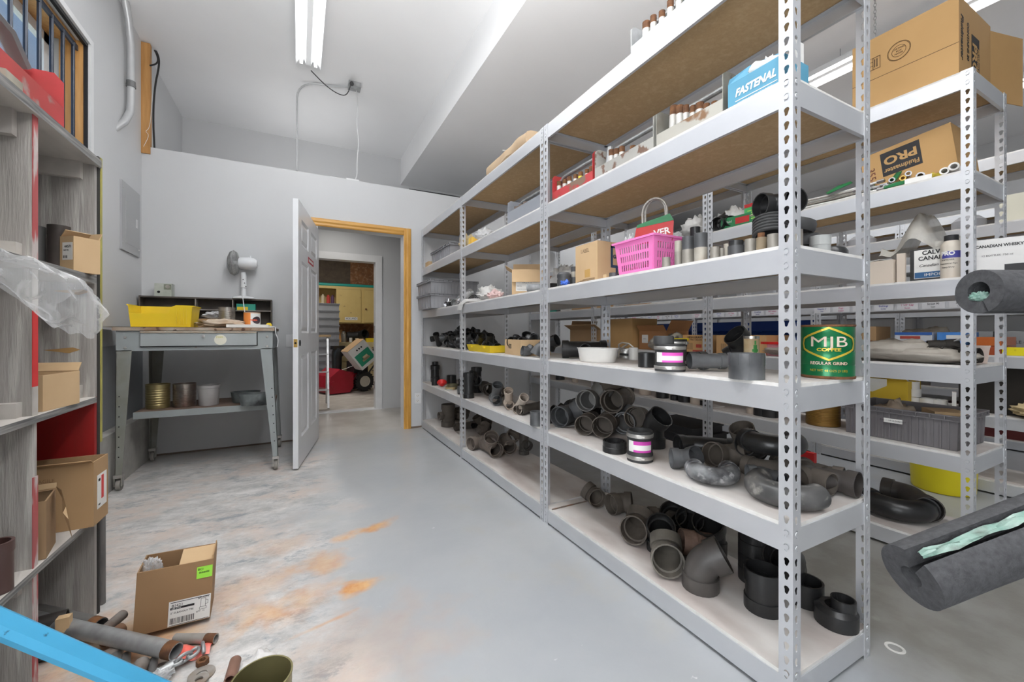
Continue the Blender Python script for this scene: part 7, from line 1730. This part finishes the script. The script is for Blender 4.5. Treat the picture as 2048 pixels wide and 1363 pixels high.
for k, (uu, X, ang, lab) in enumerate(((1783, 2.62, 60, 'green pouch standing behind the connector ends'), (1798, 2.54, 5, 'green pouch lying in front of the connector ends'), (1678, 2.54, 20, 'green pouch lying on the braided connectors'), (1560, 2.56, 10, 'green pouch near the front post gap'))):
    q = onx(uu, 0, X); g = MB(); g.grid(lambda a, w: Vector(((a-.5)*.11, (w-.5)*.05, .006+.010*math.sin(a*PI)*math.sin(w*PI))), 6, 5); g.grid(lambda a, w: Vector(((a-.5)*.11, (w-.5)*.05, .004)), 2, 2)
    put(g, 'green_pouch', pk_grn, lab, 'pouch', X, q.y, z+(.045 if k == 2 else .0), az=90, el=ang, roll=30)
g = MB(); g.box((-.045, -.02, 0), (.045, .02, .024)); put(g, 'white_box', paper, 'small white box with a blue stripe at the shelf edge', 'box', 2.54, at2(1838, 2.54), z, az=80, smooth=None)
for k, (uu, r, lab) in enumerate(((1836, .020, 'chrome-rimmed black pipe end behind the small white box'), (1884, .020, 'white flanged pipe end, left of two'), (1903, .022, 'white flanged pipe end, right of two'))):
    q = onx(uu, 0, 2.58); put(MB().tube([(0, 0, r), (.09, 0, r), (.091, 0, r), (.10, 0, r)], [r*.8, r*.8, r, r], 18, wall=r*.3), 'flanged_pipe_end', chrome if k == 0 else white_pvc, lab, 'pipe end', 2.60, q.y, z+(.015 if k == 0 else 0.008*k), az=180)
put(blob(.10, .08, .03, 75, .4), 'amber_bag', mat('amber_film', (.55, .42, .05), .3), 'amber plastic bag right of the small white box', 'bag', 2.58, at2(1868, 2.58), z, rel=False)
put(blob(.16, .10, .07, 76, .3), 'plastic_bag', bag_m, 'clear bag of white parts at the right end of the upper shelf', 'bag', 2.70, .72, z, rel=False)
g = MB(); g.grid(lambda a, w: Vector(((a-.5)*.26, (w-.5)*.12, .012+.022*math.sin(a*PI)*math.sin(w*PI)+.008*NZ.noise(Vector((a*6, w*5, 1))))), 12, 8)
put(g, 'snack_bag', mat('snack_print', (.72, .60, .50), .35, 0, (.70, .10, .06), 7, .3, col3=(.80, .55, .05), n3=9, a3=(.6, .65)), 'red, white and yellow printed pouch lying behind the connectors', 'pouch', 2.66, at2(1625, 2.66), z+.055, az=80)
# box green/red near post and neighbours
t = thing('kit_box', 'green box with a red top band on the second row upper shelf', 'box', (2.545, at2(1553, 2.545), z), 0)
MB().box((0, 0, 0), (.12, .20, .13)).obj('box_body', mat('kit_green', (.05, .36, .10), .4), t, smooth=None)
MB().box((-.0008, 0, .108), (.0, .20, .13)).box((0, -.0008, .108), (.12, 0, .13)).obj('red_band', pk_red, t, smooth=None)
MB().box((-.001, .02, .02), (0, .10, .095)).obj('photo_panel', mat('skin_print', (.66, .55, .46), .5, 0, (.35, .25, .2), 12, .4), t, smooth=None)
text('lettering', 'Fluidmaster', .018, frameM((-.0014, .10, .119), (0, -1, 0), (0, 0, 1)), paper, t, squeeze=.9)
for k in range(5): MB().box((-.001, .115, .03+.013*k), (0, .18, .036+.013*k)).obj('printed_line', mat('lime_print', (.35, .6, .1), .5), t, smooth=None)
t = thing('kit_box', 'low dark green box lying left of the green one with the red band', 'box', (2.545, at2(1508, 2.545), z), math.radians(3))
MB().box((0, 0, 0), (.10, .22, .075)).obj('box_body', pk_grn, t, smooth=None)
MB().box((-.0008, .03, .02), (0, .12, .06)).obj('red_panel', pk_red, t, smooth=None)
text('lettering', 'Fluid', .022, frameM((-.0012, .165, .045), (0, -1, 0), (0, 0, 1)), paper, t)
for k, (uu, X, w_, h_, m, lab) in enumerate(((1395, 2.60, .24, .14, MATS['white_film'], 'white plastic bag left of the double posts on the second row'), (1450, 2.66, .20, .13, bag_m, 'clear bag behind the black fittings on the second row'), (1475, 2.70, .22, .16, MATS['white_film'], 'white bag behind the dark green box'), (1360, 2.62, .14, .09, bag_m, 'clear bag farther left on the second row upper shelf'))):
    put(blob(w_, w_*.8, h_, 80+k, .35), 'plastic_bag', m, lab, 'bag', X, at2(uu, X), z, rel=False)
for k, (uu, X, r, lab) in enumerate(((1444, 2.56, .040, 'black fitting beside the double posts, nearest'), (1458, 2.57, .036, 'black fitting right of the nearest one on the second row'), (1448, 2.64, .045, 'black fitting standing behind the other two'))):
    put(elbow(r, 45), 'pipe_elbow', black_abs, lab, EL, X, at2(uu, X), z, az=-30+50*k, el=20*k, roll=60*k)
put(blob(.10, .16, .05, 90, .4), 'orange_packet', MATS['packet_orange'], 'orange packet on the far part of the second row', 'packet', 2.56, at2(1318, 2.56), z, rel=False)
for k, uu in enumerate((1262, 1290, 1335)):
    put(elbow(.03, 90), 'pipe_elbow', [black_abs, white_pvc, grey_abs][k], ['black trap piece on the far part of the second row', 'white trap piece on the far part of the second row', 'grey trap piece on the far part of the second row'][k], EL, 2.56, at2(uu, 2.56), z, az=30*k, el=40)
# ---- second row, fourth shelf
z = Z[3]
t = carton('small open beige carton with papers, right of the front post', 2.60, .965, z, .12, .15, .115, 0, mat('beige_board', (.60, .52, .43), .7, 0, (.55, .47, .39), 5, .4))
put(MB().box((0, 0, 0), (.05, .08, .003)), 'loose_card', paper, 'white card sticking out of the beige carton', 'card', 2.59, .965, z+.116, az=60, el=6, smooth=None)
put(MB().box((0, 0, 0), (.015, .03, .14)), 'beige_panel', MATS['beige_board'], 'beige board standing between the beige carton and the dark one', 'board', 2.56, .868, z, rel=False, smooth=None)
t = thing('liquor_carton', 'dark carton with a white and blue Canadian label under the draped bag', 'cardboard box', (2.60, .665, z), 0)
MB().box((0, 0, 0), (.22, .185, .155)).obj('carton_body', mat('carton_black', (.03, .03, .03), .6), t, smooth=None)
o = MB().box((-.0012, .010, .016), (0, .17, .150)).obj('front_label', paper, t, smooth=None)
nv = mat('label_blue', (.03, .11, .25), .5)
MB().box((-.0018, .012, .018), (-.0010, .168, .045)).obj('label_band', nv, o, smooth=None)
fm = lambda yy, zz: frameM((-.0024, yy, zz), (0, -1, 0), (0, 0, 1))
text('lettering', 'CALVERT', .026, fm(.09, .134), ink, o, squeeze=.95, bold=.0008)
text('lettering', 'CANADIAN', .026, fm(.09, .108), ink, o, squeeze=.95, bold=.0006)
text('lettering', 'Canadian Whisky', .018, fm(.09, .075), ink, o, shear=.35)
text('lettering', 'IMPORTED', .018, fm(.085, .031), paper, o, squeeze=1.15)
x, y, r, d = vcyl(1880, 1926, Xf=2.522)
t = thing('cleaner_jar', 'white plastic jar with a black cap and a blue PRO label', 'jar', (x, y, z), math.atan2(-y, -x)+PI/2)
jm = mat('jar_white', (.62, .58, .50), .4, 0, (.50, .42, .34), 6, .4)
MB().lathe([(0, 0), (r, 0), (r, .135), (r*.96, .15), (r*.62, .168), (r*.62, .17), (0, .17)], 28).obj('jar_body', jm, t)
MB().lathe([(r*.66, .165), (r*.66, .190), (0, .190)], 26).obj('jar_cap', ink, t)
g = MB(); g.grid(lambda a, w: Vector((r*1.006*math.cos(-2.5+1.9*a), r*1.006*math.sin(-2.5+1.9*a), .088+.030*w)), 10, 1); g.obj('blue_label', mat('label_violet', (.06, .06, .28), .5), t)
ctext('lettering', 'PRO', .024, .108, paper, t, r*1.014, bold=.001, dx=-.012)
for k in range(3): ctext('lettering', ['SOFTENER', 'Commercial Pipe', 'Heavy Duty'][k], .009, .080-.016*k, ink, t, r*1.012, dx=-.012)
mat('carton_white', (.62, .61, .60), .6, 0, (.55, .54, .52), 5, .4)
o = MB().box((.05, -.0012, .0), (.22, 0, .155)).obj('side_label', MATS['carton_white'], t, smooth=None)
text('lettering', 'CANADIAN WHISKY', .0165, frameM((.135, -.0016, .125), (1, 0, 0), (0, 0, 1)), ink, o, squeeze=.85, bold=.0006)
text('lettering', '12 BOTTLES  750 ml', .010, frameM((.13, -.0016, .085), (1, 0, 0), (0, 0, 1)), ink, o)
MB().box((.15, -.002, .01), (.21, -.0012, .045)).obj('printed_code', ink, o, smooth=None)
g = MB()
def drape(a, w):
    x = 2.585+.25*w; y = .665+.30*a
    ridge = math.exp(-((a-.55)/.20)**2)*.17+.03*math.sin(a*13)+.02*math.sin(w*9)
    zz = z+.162+ridge*math.sin(min(1, w*1.4)*PI*.55+.35)-(.02 if w < .06 else 0)
    return Vector((x+.01*NZ.noise(Vector((a*7, w*7, 0))), y, zz+.012*NZ.noise(Vector((a*9, w*8, 2)))))
g.grid(drape, 26, 18)
o = g.obj('plastic_sheet', mat('dusty_drape', (.52, .50, .45), .35, 0, (.42, .40, .36), 6, .5, alpha=.8, bump=.5, bscale=20)); tag(o, 'dusty clear plastic sheet peaked over the dark Canadian carton', 'plastic sheet')
# cardboard scraps on the far parts of the same shelf
for k, (uu, m, w_) in enumerate(((1215, card_lt, .25), (1290, card, .3), (1340, paper, .2))):
    put(MB().box((0, 0, 0), (.2, w_, .012)), 'cardboard_scrap', m, ['tan cardboard scrap on the far fourth shelf, leftmost', 'brown cardboard scrap on the far fourth shelf, middle', 'white sheet on the far fourth shelf, right'][k], 'scrap', 2.68, at2(uu, 2.68), z, rel=False, smooth=None)
put(MB().box((0, 0, 0), (.2, .12, .02)), 'teal_case', MATS['teal_green'], 'flat teal case on the far fourth shelf', 'case', 2.66, 3.9, z, rel=False, smooth=None)
# far cartons standing on the fourth shelf of the far second-row rack
t = carton('brown carton behind the carton marked LABEL, second row', 2.68, at2(1172, 2.60), z, .30, .30, .24, 0, card)
put(MB().box((0, 0, 0), (.34, .30, .27)), 'wrapped_block', MATS['white_film'], 'white wrapped block behind the rusty can, second row', 'block', 2.72, 3.58, z, rel=False, smooth=None)
put(MB().box((0, 0, 0), (.30, .22, .20)), 'wrapped_block', MATS['carton_white'], 'white carton at the far left of the second row', 'block', 2.72, 3.95, z, rel=False, smooth=None)
# ---- second row, eye-level shelf
z = Z[2]
t = carton('big open brown carton at the left of the second row, eye level', 2.72, 3.30, z, .34, .50, .175, 0, card, (('-x', .09, 60), ('+y', .1, -20)))
t = carton('large plain brown carton standing at the far second-row shelf', 2.74, 2.86, z, .30, .36, .27, 0, cbr)
t = carton('open brown carton with raised flaps and a white tag, second row', 2.77, 2.50, z, .26, .30, .155, 0, mat('carton_rust', (.42, .20, .08), .75, 0, (.36, .17, .07), 5, .4), (('-x', .06, 35), ('-y', .10, 30)))
label_card(t, frameM((-.1308, .08, .09), (0, -1, 0), (0, 0, 1)), .07, .07, lines=((-.02, 0, .012, 'LOT 3'),))
put(blob(.11, .18, .10, 91, .3), 'plastic_bag', bag_dusty, 'clear bag of metal parts in front of the open brown carton, second row', 'bag', 2.575, at2(1315, 2.575), z, rel=False)
put(blob(.18, .18, .12, 92, .35), 'plastic_bag', bag_dusty, 'dusty knotted bag, left of the two malt liquor cartons', 'bag', 2.70, at2(1345, 2.70)-.04, z, rel=False)
g = MB(); g.tube([Vector((0, .035*math.cos(2*PI*i/20), .06+.045*math.sin(2*PI*i/20))) for i in range(21)], .018, 10, cap=False)
put(g, 'bag_loop', MATS['dusty_film'], 'twisted bag handle standing up beside the knotted bag', 'bag handle', 2.63, at2(1354, 2.63), z+.02, az=10)
MLT = []
for k, (uu, lab) in enumerate(((1392, 'first malt liquor carton, left of the double posts of the second row'), (1480, 'second malt liquor carton, right of the double posts of the second row'))):
    y_ = at2(uu, 2.545); L_ = .23 if k == 0 else .34
    t = thing('liquor_carton', lab, 'cardboard box', (2.545, y_-L_/2, z))
    MB().box((0, 0, 0), (.28, L_, .125)).obj('carton_body', mat('malt_carton', (.55, .33, .15), .7, 0, (.50, .29, .12), 5, .4), t, smooth=None)
    fm = lambda yy, zz: frameM((-.0012, yy, zz), (0, -1, 0), (0, 0, 1))
    text('lettering', 'HIGH GRAVITY', .020, fm(L_*.5, .108), ink_brown, t, squeeze=1.05, bold=.0006)
    text('lettering', 'MALT LIQUOR', .015, fm(L_*.5, .090), ink_brown, t, squeeze=1.0)
    MB().box((-.001, L_*.62, .020), (0, L_*.90, .068)).obj('print_panel', mat('hatched_print', (.25, .14, .06), .7, 0, (.48, .30, .14), 160, .3, stretch=(1, 1, .02)), t, smooth=None)
    MB().box((-.001, L_*.30, .034), (0, L_*.50, .058)).obj('print_oval', mat('red_print', (.42, .06, .04), .6), t, smooth=None)
    MB().box((-.001, 0, .004), (0, L_*.62, .016)).obj('red_stripe', MATS['red_print'], t, smooth=None)
put(MB().box((0, 0, 0), (.10, .14, .015)), 'yellow_cover', yellow_tub, 'bright yellow lid behind the pink-striped coupling', 'lid', 2.56, at2(1360, 2.56)-.02, z+.085, rel=False, smooth=None)
put(MB().box((0, 0, 0), (.16, .15, .08)), 'plastic_case', MATS['button_grey'], 'dark case under the bright yellow lid', 'case', 2.60, at2(1360, 2.60)-.02, z, rel=False, smooth=None)
t = thing('plastic_caddy', 'pink and red plastic container left of the front post, second row', 'container', (2.60, at2(1553, 2.58), z), 0)
MB().box((-.05, -.07, 0), (.08, .07, .07)).obj('caddy_body', mat('caddy_pink', (.55, .22, .25), .4), t, smooth=None)
MB().box((-.055, -.075, .07), (.085, .075, .085)).obj('caddy_lid', MATS['bright_red'], t, smooth=None)
R3 = random.Random(8)
cl = [mat('brass_dirty', (.4, .3, .07)), MATS['brass'], galv, rusty, mat('copper', (.45, .17, .08), .35, .8), MATS['red_print']]
for k in range(22):
    yy = .80+.028*k+R3.uniform(-.01, .01)
    if yy > 1.40: break
    put(elbow(.012+.006*R3.random(), 90, n=10), 'brass_fitting', cl[k % 6], 'small brass or copper fitting heaped behind the malt liquor cartons', 'fitting', 2.74+R3.uniform(-.05, .05), yy, z+.02*(k % 4), az=R3.uniform(0, 360), el=R3.uniform(-20, 70), group='small metal fittings heaped on the second row')
put(blob(.16, .30, .06, 97, .35), 'plastic_bag', bag_dusty, 'pile of small clear bags of metal parts under the pink container', 'bag', 2.60, at2(1530, 2.60)-.15, z, rel=False)
for k, (uu, w_, h_, X, lab) in enumerate(((1800, .42, .10, 2.64, 'long dusty bag of pipes lying right of the coffee can'), (1840, .36, .07, 2.58, 'dusty film bag in front of the long one'))):
    g = blob(.26 if k == 0 else .16, w_, h_, 95+k, .25); put(g, 'plastic_bag', bag_dusty, lab, 'bag', X, at2(uu, X), z, rel=False)
for k, (uu, r) in enumerate(((1876, .034), (1895, .036), (1912, .03), (1925, .03), (1886, .025))):
    put(coupling(r, .10), 'pipe_coupling', mat('very_dark', (.018, .014, .010), .7), ['black coupling in the dark heap, leftmost', 'black coupling in the dark heap, second', 'black coupling in the dark heap, third', 'black coupling in the dark heap, nearest the post', 'small black coupling on the dark heap'][k], CP, 2.60+.02*(k % 2), at2(uu, 2.60), z+(.05 if k == 4 else 0), az=-20+30*k, el=5)
put(MB().box((0, 0, 0), (.14, .02, .003)), 'metal_bracket', white_p, 'white bracket leaning on the dark heap', 'bracket', 2.60, at2(1908, 2.56), z+.075, az=40, el=24, smooth=None)
t = thing('food_tub', 'translucent pinkish-white tub at the end of the right-hand rack', 'tub', (2.80, .69, z))
MB().lathe([(0, 0), (.62, 0), (.68, .02), (.74, .06), (.78, .075), (.80, .075), (.80, .08), (.74, .08), (.66, .012), (0, .008)], 4, M=R(45, 'Z'), sx=.12, sy=.075).obj('tub_body', mat('tub_pink', (.66, .56, .50), .4, 0, (.60, .48, .42), 6, .4), t, smooth=40)
# ---- second row, second shelf up
z = Z[1]
x, y, r, d = vcyl(1611, 1682, Xf=2.56)
can('tin_can', r, .13, mat('rust_gold', (.30, .17, .04), .45, .5, (.20, .10, .02), 9, .5), 'golden-rust ribbed tin can left of the big grey crate', x, y, z, ribs=11)
o = crate(.44, .36, .155, ribs=8).obj('storage_crate', mat('taupe_crate', (.17, .16, .165), .5, 0, (.14, .13, .135), 5, .4), smooth=None); o.matrix_world = T(2.725, .885, z+.001) @ R(90, 'Z')
tag(o, 'large grey ribbed crate with a small white tag on the right-hand rack', 'crate')
l2 = MB().box((2.545, .86, z+.085), (2.5475, .93, z+.105)).obj('label_sticker', paper, o, smooth=None); l2.matrix_parent_inverse = o.matrix_world.inverted()
text('lettering', 'PVC 1 1/4 CLEANOUT', .010, frameM((2.5444, .895, z+.095), (0, -1, 0), (0, 0, 1)), ink, l2).matrix_parent_inverse = Matrix.Identity(4)
put(MB().box((0, 0, 0), (.14, .12, .14)), 'folded_cardboard', card_lt, 'folded cardboard piece inside the large grey crate', 'cardboard', 2.74, .77, z+.01, az=20, smooth=None)
put(blob(.22, .18, .14, 99, .3), 'paper_bag', MATS['brown_white_paper'], 'crumpled brownish paper inside the large grey crate', 'paper', 2.75, .96, z+.01, rel=False)
for k, uu in enumerate((1505, 1525, 1540, 1410, 1395, 1370, 1350, 1325, 1290, 1260, 1230, 1200, 1150, 1120)):
    rr = .05 if k % 3 else .035
    q = at2(uu, 2.60)
    put(ringm(rr, .035+.02*(k % 3)), 'pipe_coupling', black_abs if k % 4 else tan_pvc, 'short coupling standing in the row on the second-row shelf, '+['right of the double posts, first', 'right of the double posts, second', 'right of the double posts, last', 'just left of the double posts', 'second left of the double posts', 'third left of the double posts', 'fourth left of the double posts', 'fifth left of the double posts', 'sixth left of the double posts', 'seventh left of the double posts', 'eighth left of the double posts', 'ninth left of the double posts', 'beyond the far upright', 'last one by the wall'][k], CP, 2.60, q, z, rel=False)
# ---- second row, bottom
z = Z[0]
for k in range(4):
    g = MB(); w2, l2_ = .40-.02*k, .52-.03*k; g.box((-w2/2, -l2_/2, 0), (w2/2, l2_/2, .052)); g.box((-w2/2-.008, -l2_/2-.008, .046), (w2/2+.008, l2_/2+.008, .056))
    put(g, 'plastic_tray', mat('tray_black', (.02, .02, .022), .5, 0, (.035, .035, .038), 6, .4) if k else mat('tray_slate', (.10, .12, .13), .5), ['slate grey tray at the foot of the tray stack', 'black tray second in the stack', 'black tray third in the stack', 'black tray on top of the stack'][k], 'tray', 2.715, 2.20+.015*k, z+.0575*k, rel=False, smooth=None)
put(ubend(.052, .10, ang=150), 'return_bend', black_abs, 'big black return bend on the bottom shelf of the right-hand rack', BE, 2.68, .93, z, az=-150, el=0, roll=90)
put(elbow(.056, 60, lead=.02, tail=.12), 'pipe_bend', mat('brown_grey_abs', (.06, .055, .05)), 'brownish bend lying behind the big black return bend', BE, 2.82, .92, z, az=-100, el=0, roll=-90)
put(elbow(.055, 45), 'pipe_elbow', black_abs, 'black elbow at the left of the big black return bend', EL, 2.64, 1.22, z, az=-60, el=10, roll=90)
# floor between the rows
p = onz(1880, 985, 0)
xt, yt, rt, _d = vcyl(1818, 1958, vb=990, z=0)
g = MB(); g.lathe([(0, .001), (rt*.92, .001), (rt*.95, .01), (rt, .19), (rt*1.02, .192), (rt*1.02, .20), (rt*.97, .20), (rt*.93, .012), (0, .01)], 48)
tag(g.obj('round_tub', yellow_tub, loc=(xt, yt, .0008)), 'big bright yellow round tub on the floor behind the right-hand rack', 'tub')
t = thing('red_bracket', 'red metal bracket with a grey rod standing on the floor behind the racks', 'bracket', (3.50, 1.75, 0))
MB().box((-.02, -.06, 0), (.02, .06, .10)).obj('bracket_plate', MATS['bright_red'], t, smooth=None)
MB().tube([(0, .03, .1), (0, .05, .24)], .008, 8).obj('bracket_rod', galv, t)
# ---- third row: handwritten labels along the beams
hand = ['1/4" Tee', '1/2" Caps', '3/4" Ells', 'Street 90', '1 1/4" Cap', 'Bushings', '1 1/2" Tee', 'Plugs', 'Nipples 2"', 'Unions', '3/8" Valves', 'Couplings']
second = ['Solder', 'Female', 'Copper', 'Galv', 'Sweat']
inks = [ink, mat('pink_ink', (.55, .08, .22), .6), mat('blue_ink', (.05, .06, .30), .6)]
tapew = mat('tape_white', (.62, .62, .64), .5)
for lv in (3,):
    yy = .68; k = 0
    while yy < 4.2:
        if not (1.80 < yy < 1.93) and not (3.0 < yy < 3.12):
            t = thing('shelf_label', 'handwritten white label on the third-row beam reading '+hand[k % 12]+' '+second[k % 5], 'label', (X3-.0006, yy+.12, LV[lv]-BH+.006))
            MB().box((-.0006, -.115, 0), (0, .0, .052)).obj('tape_strip', tapew, t, smooth=None)
            text('lettering', hand[k % 12], .019, frameM((-.0012, -.057, .034), (0, -1, 0), (0, 0, 1)), inks[k % 3 if k > 3 else 0], t, squeeze=.85)
            text('lettering', second[k % 5], .014, frameM((-.0012, -.057, .013), (0, -1, 0), (0, 0, 1)), inks[k % 3 if k > 3 else 0], t, squeeze=.9)
            k += 1
        yy += .135
z = Z[2]
t = thing('tissue_carton', 'blue and white printed carton on the third row, left one', 'box', (3.90, 1.16, z))
bw_ = mat('print_bluewhite', (.60, .62, .66), .5); blu = mat('print_blue', (.03, .12, .42), .5)
MB().box((0, 0, 0), (.25, .20, .145)).obj('box_body', bw_, t, smooth=None)
for (a, b2, c, d2_) in ((.0, .125, .20, .145), (.0, .07, .2, .082), (.0, .0, .2, .03)): MB().box((-.001, a, b2), (0, c, d2_)).obj('blue_print', blu, t, smooth=None)
MB().box((-.0016, .06, .098), (-.0006, .17, .118)).obj('red_oval', MATS['red_print'], t, smooth=None)
t = thing('tissue_carton', 'bright blue printed carton on the third row, right one', 'box', (3.90, 1.00, z), 0)
MB().box((0, 0, 0), (.25, .135, .145)).obj('box_body', mat('print_blue_bright', (.04, .20, .60), .5, 0, (.10, .30, .7), 9, .5), t, smooth=None)
MB().box((-.001, .02, .10), (0, .09, .125)).obj('white_oval', paper, t, smooth=None)
put(MB().box((0, 0, 0), (.3, .13, .055)), 'parts_tray', mat('tray_orange', (.50, .12, .02), .4), 'orange-brown parts tray on the third row, upper of the pair', 'tray', 4.05, .91, z+.058, rel=False, smooth=None)
put(MB().box((0, 0, 0), (.3, .13, .055)), 'parts_tray', mat('tray_rust', (.34, .06, .015), .4), 'dark orange parts tray on the third row, lower of the pair', 'tray', 4.05, .91, z, rel=False, smooth=None)
put(MB().box((0, 0, 0), (.1, .12, .05)), 'yellow_bin', yellow_tub, 'yellow bin in front of the orange trays on the third row', 'bin', 3.94, .78, z, rel=False, smooth=None)
put(blob(.3, .3, .17, 101, .3), 'plastic_bag', bag_dusty, 'greyish bag on the third row behind the blue cartons', 'bag', 4.08, 1.22, z, rel=False)
put(MB().box((0, 0, 0), (.24, .22, .19)), 'carton', card, 'brown carton on the third row above the coffee can', 'cardboard box', 4.02, 1.58, z, rel=False, smooth=None)
t = thing('bin_rail', 'row of dark blue parts bins on the far third-row shelf', 'parts bins', (3.93, 2.02, z))
bb_ = mat('bin_blue', (.01, .05, .26), .4)
for k in range(9):
    y0 = .235*k
    if 3.0 < 2.02+y0 < 3.0: continue
    MB().add([(0, y0, 0), (.25, y0, 0), (.25, y0+.22, 0), (0, y0+.22, 0), (-.02, y0, .09), (.25, y0, .16), (.25, y0+.22, .16), (-.02, y0+.22, .09)], [(0, 1, 2, 3), (0, 4, 5, 1), (2, 6, 7, 3), (0, 3, 7, 4), (1, 5, 6, 2), (4, 7, 6, 5)]).obj('parts_bin', bb_, t, smooth=None)
MB().box((.255, 0, 0), (.262, 2.1, .26)).obj('rail_back', bb_, t, smooth=None)
z = Z[1]
for k, (uu, dz, r) in enumerate(((1800, 0, .032), (1800, .062, .032), (1803, .12, .030), (1826, 0, .034), (1826, .058, .034), (1826, .112, .028), (1856, 0, .034), (1880, 0, .03))):
    q = at2(uu, 3.98); h_ = .055
    put(ringm(r*1.3, h_, wall=.15), 'pvc_cap', white_pvc, 'white plastic coupling in the '+['first stack, bottom', 'first stack, middle', 'first stack, top', 'second stack, bottom', 'second stack, middle', 'second stack, top', 'row, standing alone right of the stacks', 'row, last on the right'][k]+', third row', 'coupling', 3.98, q, z+dz, rel=False)
t = carton('yellow open carton with a white paper hanging out, third row', 3.99, at2(1765, 3.95), z, .22, .34, .17, 0, mat('carton_yellow', (.62, .42, .03), .6), (('-x', .07, 60),))
put(MB().box((0, 0, 0), (.12, .12, .003)), 'loose_card', paper, 'white paper hanging from the yellow carton, third row', 'paper', 3.86, at2(1757, 3.9), z+.075, az=0, el=60, smooth=None)
put(MB().box((0, 0, 0), (.26, .35, .3)), 'dark_carton', MATS['very_dark'], 'dark box behind the white couplings on the third row', 'box', 4.12, .88, z, rel=False, smooth=None)
put(MB().box((0, 0, 0), (.10, .02, .12)), 'white_card', paper, 'blank white card standing above the large grey crate', 'card', 3.93, at2(1905, 3.9), z, az=0, smooth=None)
put(blob(.30, .24, .09, 103, .3), 'paper_bag', MATS['buff_paper'], 'folded tan paper bag at the far right edge, third row', 'paper bag', 3.98, .70, z, rel=False)
z = Z[0]
put(MB().box((0, 0, 0), (.3, .5, .09)), 'blue_tray', mat('tray_blue', (.01, .10, .42), .4), 'low blue tray on the bottom shelf of the third row', 'tray', 4.05, 1.52, z, rel=False, smooth=None)
z = Z[3]
t = carton('tan carton with a white label strip, third row fourth shelf', 4.00, 1.42, z, .26, .34, .13, 0, mat('malt_carton', (.55, .33, .15)))
label_card(t, frameM((-.1308, .05, .105), (0, -1, 0), (0, 0, 1)), .20, .035, lines=((-.09, 0, .018, 'QTY 10'),))
put(MB().box((0, 0, 0), (.28, .30, .22)), 'carton', cbr, 'darker brown carton right of the one with the label strip', 'cardboard box', 4.03, 1.08, z, rel=False, smooth=None)
put(blob(.24, .22, .20, 105, .3), 'plastic_bag', bag_m, 'clear bag of packets on the third row fourth shelf', 'bag', 4.05, .76, z, rel=False)
t = thing('cable_reel', 'grey reel with silver tape lying on the third row at the right', 'reel', (3.99, .70, Z[3]))
z = Z[4]
put(MB().box((0, 0, 0), (.25, .26, .17)), 'cream_case', mat('case_cream', (.60, .58, .48), .5), 'cream case at the far right of the third row', 'case', 4.06, .74, z, rel=False, smooth=None)
for k, (X, yy, r) in enumerate(((3.96, 1.0, .08), (3.98, 1.25, .07), (4.0, 1.6, .09))):
    put(MB().lathe([(0, 0), (r, 0), (r, .05), (r*.6, .08), (0, .085)], 24), 'dome_cover', [grey_crate, tan_pvc, grey_crate][k], ['grey dome cover on the third row, nearest', 'tan dome cover on the third row', 'grey dome cover on the third row, farthest'][k], 'cover', X, yy, z, rel=False)
bpy.data.objects.remove(t)
t = thing('tape_reel', 'grey reel with a silver wrap lying at the right of the third row', 'reel', (3.99, .70, Z[3]+.0))
MB().lathe([(0, 0), (.085, 0), (.085, .05), (0, .05)], 28).obj('reel_body', MATS['panel_grey'], t)
MB().tube([(-.05, 0, .07), (.06, .03, .12)], .028, 16).obj('silver_wrap', chrome, t)
# ---- last row: grey storage panels marked with caps lettering
z = Z[2]
for k in range(4):
    t = thing('panel_box', ['grey lettered storage box at the right edge of the last row', 'second grey lettered storage box of the last row', 'third grey storage box of the last row', 'farthest grey storage box of the last row'][k], 'storage box', (X4+.02, .66+.29*k, z))
    MB().box((0, 0, 0), (.38, .28, .155)).obj('box_body', MATS['panel_grey'], t, smooth=None)
    text('lettering', ['CAP', 'CABLE CAP', 'ELL', 'TEE'][k], .035, frameM((-.001, .14, .06), (0, -1, 0), (0, 0, 1)), ink, t)
for k, (lv, y0, L_, h_, m, lab) in enumerate(((1, .7, .5, .2, MATS['very_dark'], 'dark box on the second shelf of the last row'), (1, 1.25, .4, .16, grey_crate, 'grey crate on the second shelf of the last row'), (0, .7, .9, .25, mat('maroon_box', (.10, .01, .01), .6), 'dark maroon box on the bottom shelf of the last row'), (3, 1.0, .5, .2, MATS['carton_white'], 'white carton on the fourth shelf of the last row'), (2, 3.2, .5, .25, card, 'brown carton on the far last row shelf'), (2, 2.2, .4, .2, card_lt, 'tan carton on the far last row shelf'), (4, 1.1, .6, .2, MATS['carton_white'], 'white carton high on the last row'))):
    put(MB().box((0, 0, 0), (.34, L_, h_)), 'storage_box', m, lab, 'box', X4+.21, y0+L_/2, Z[lv], rel=False, smooth=None)
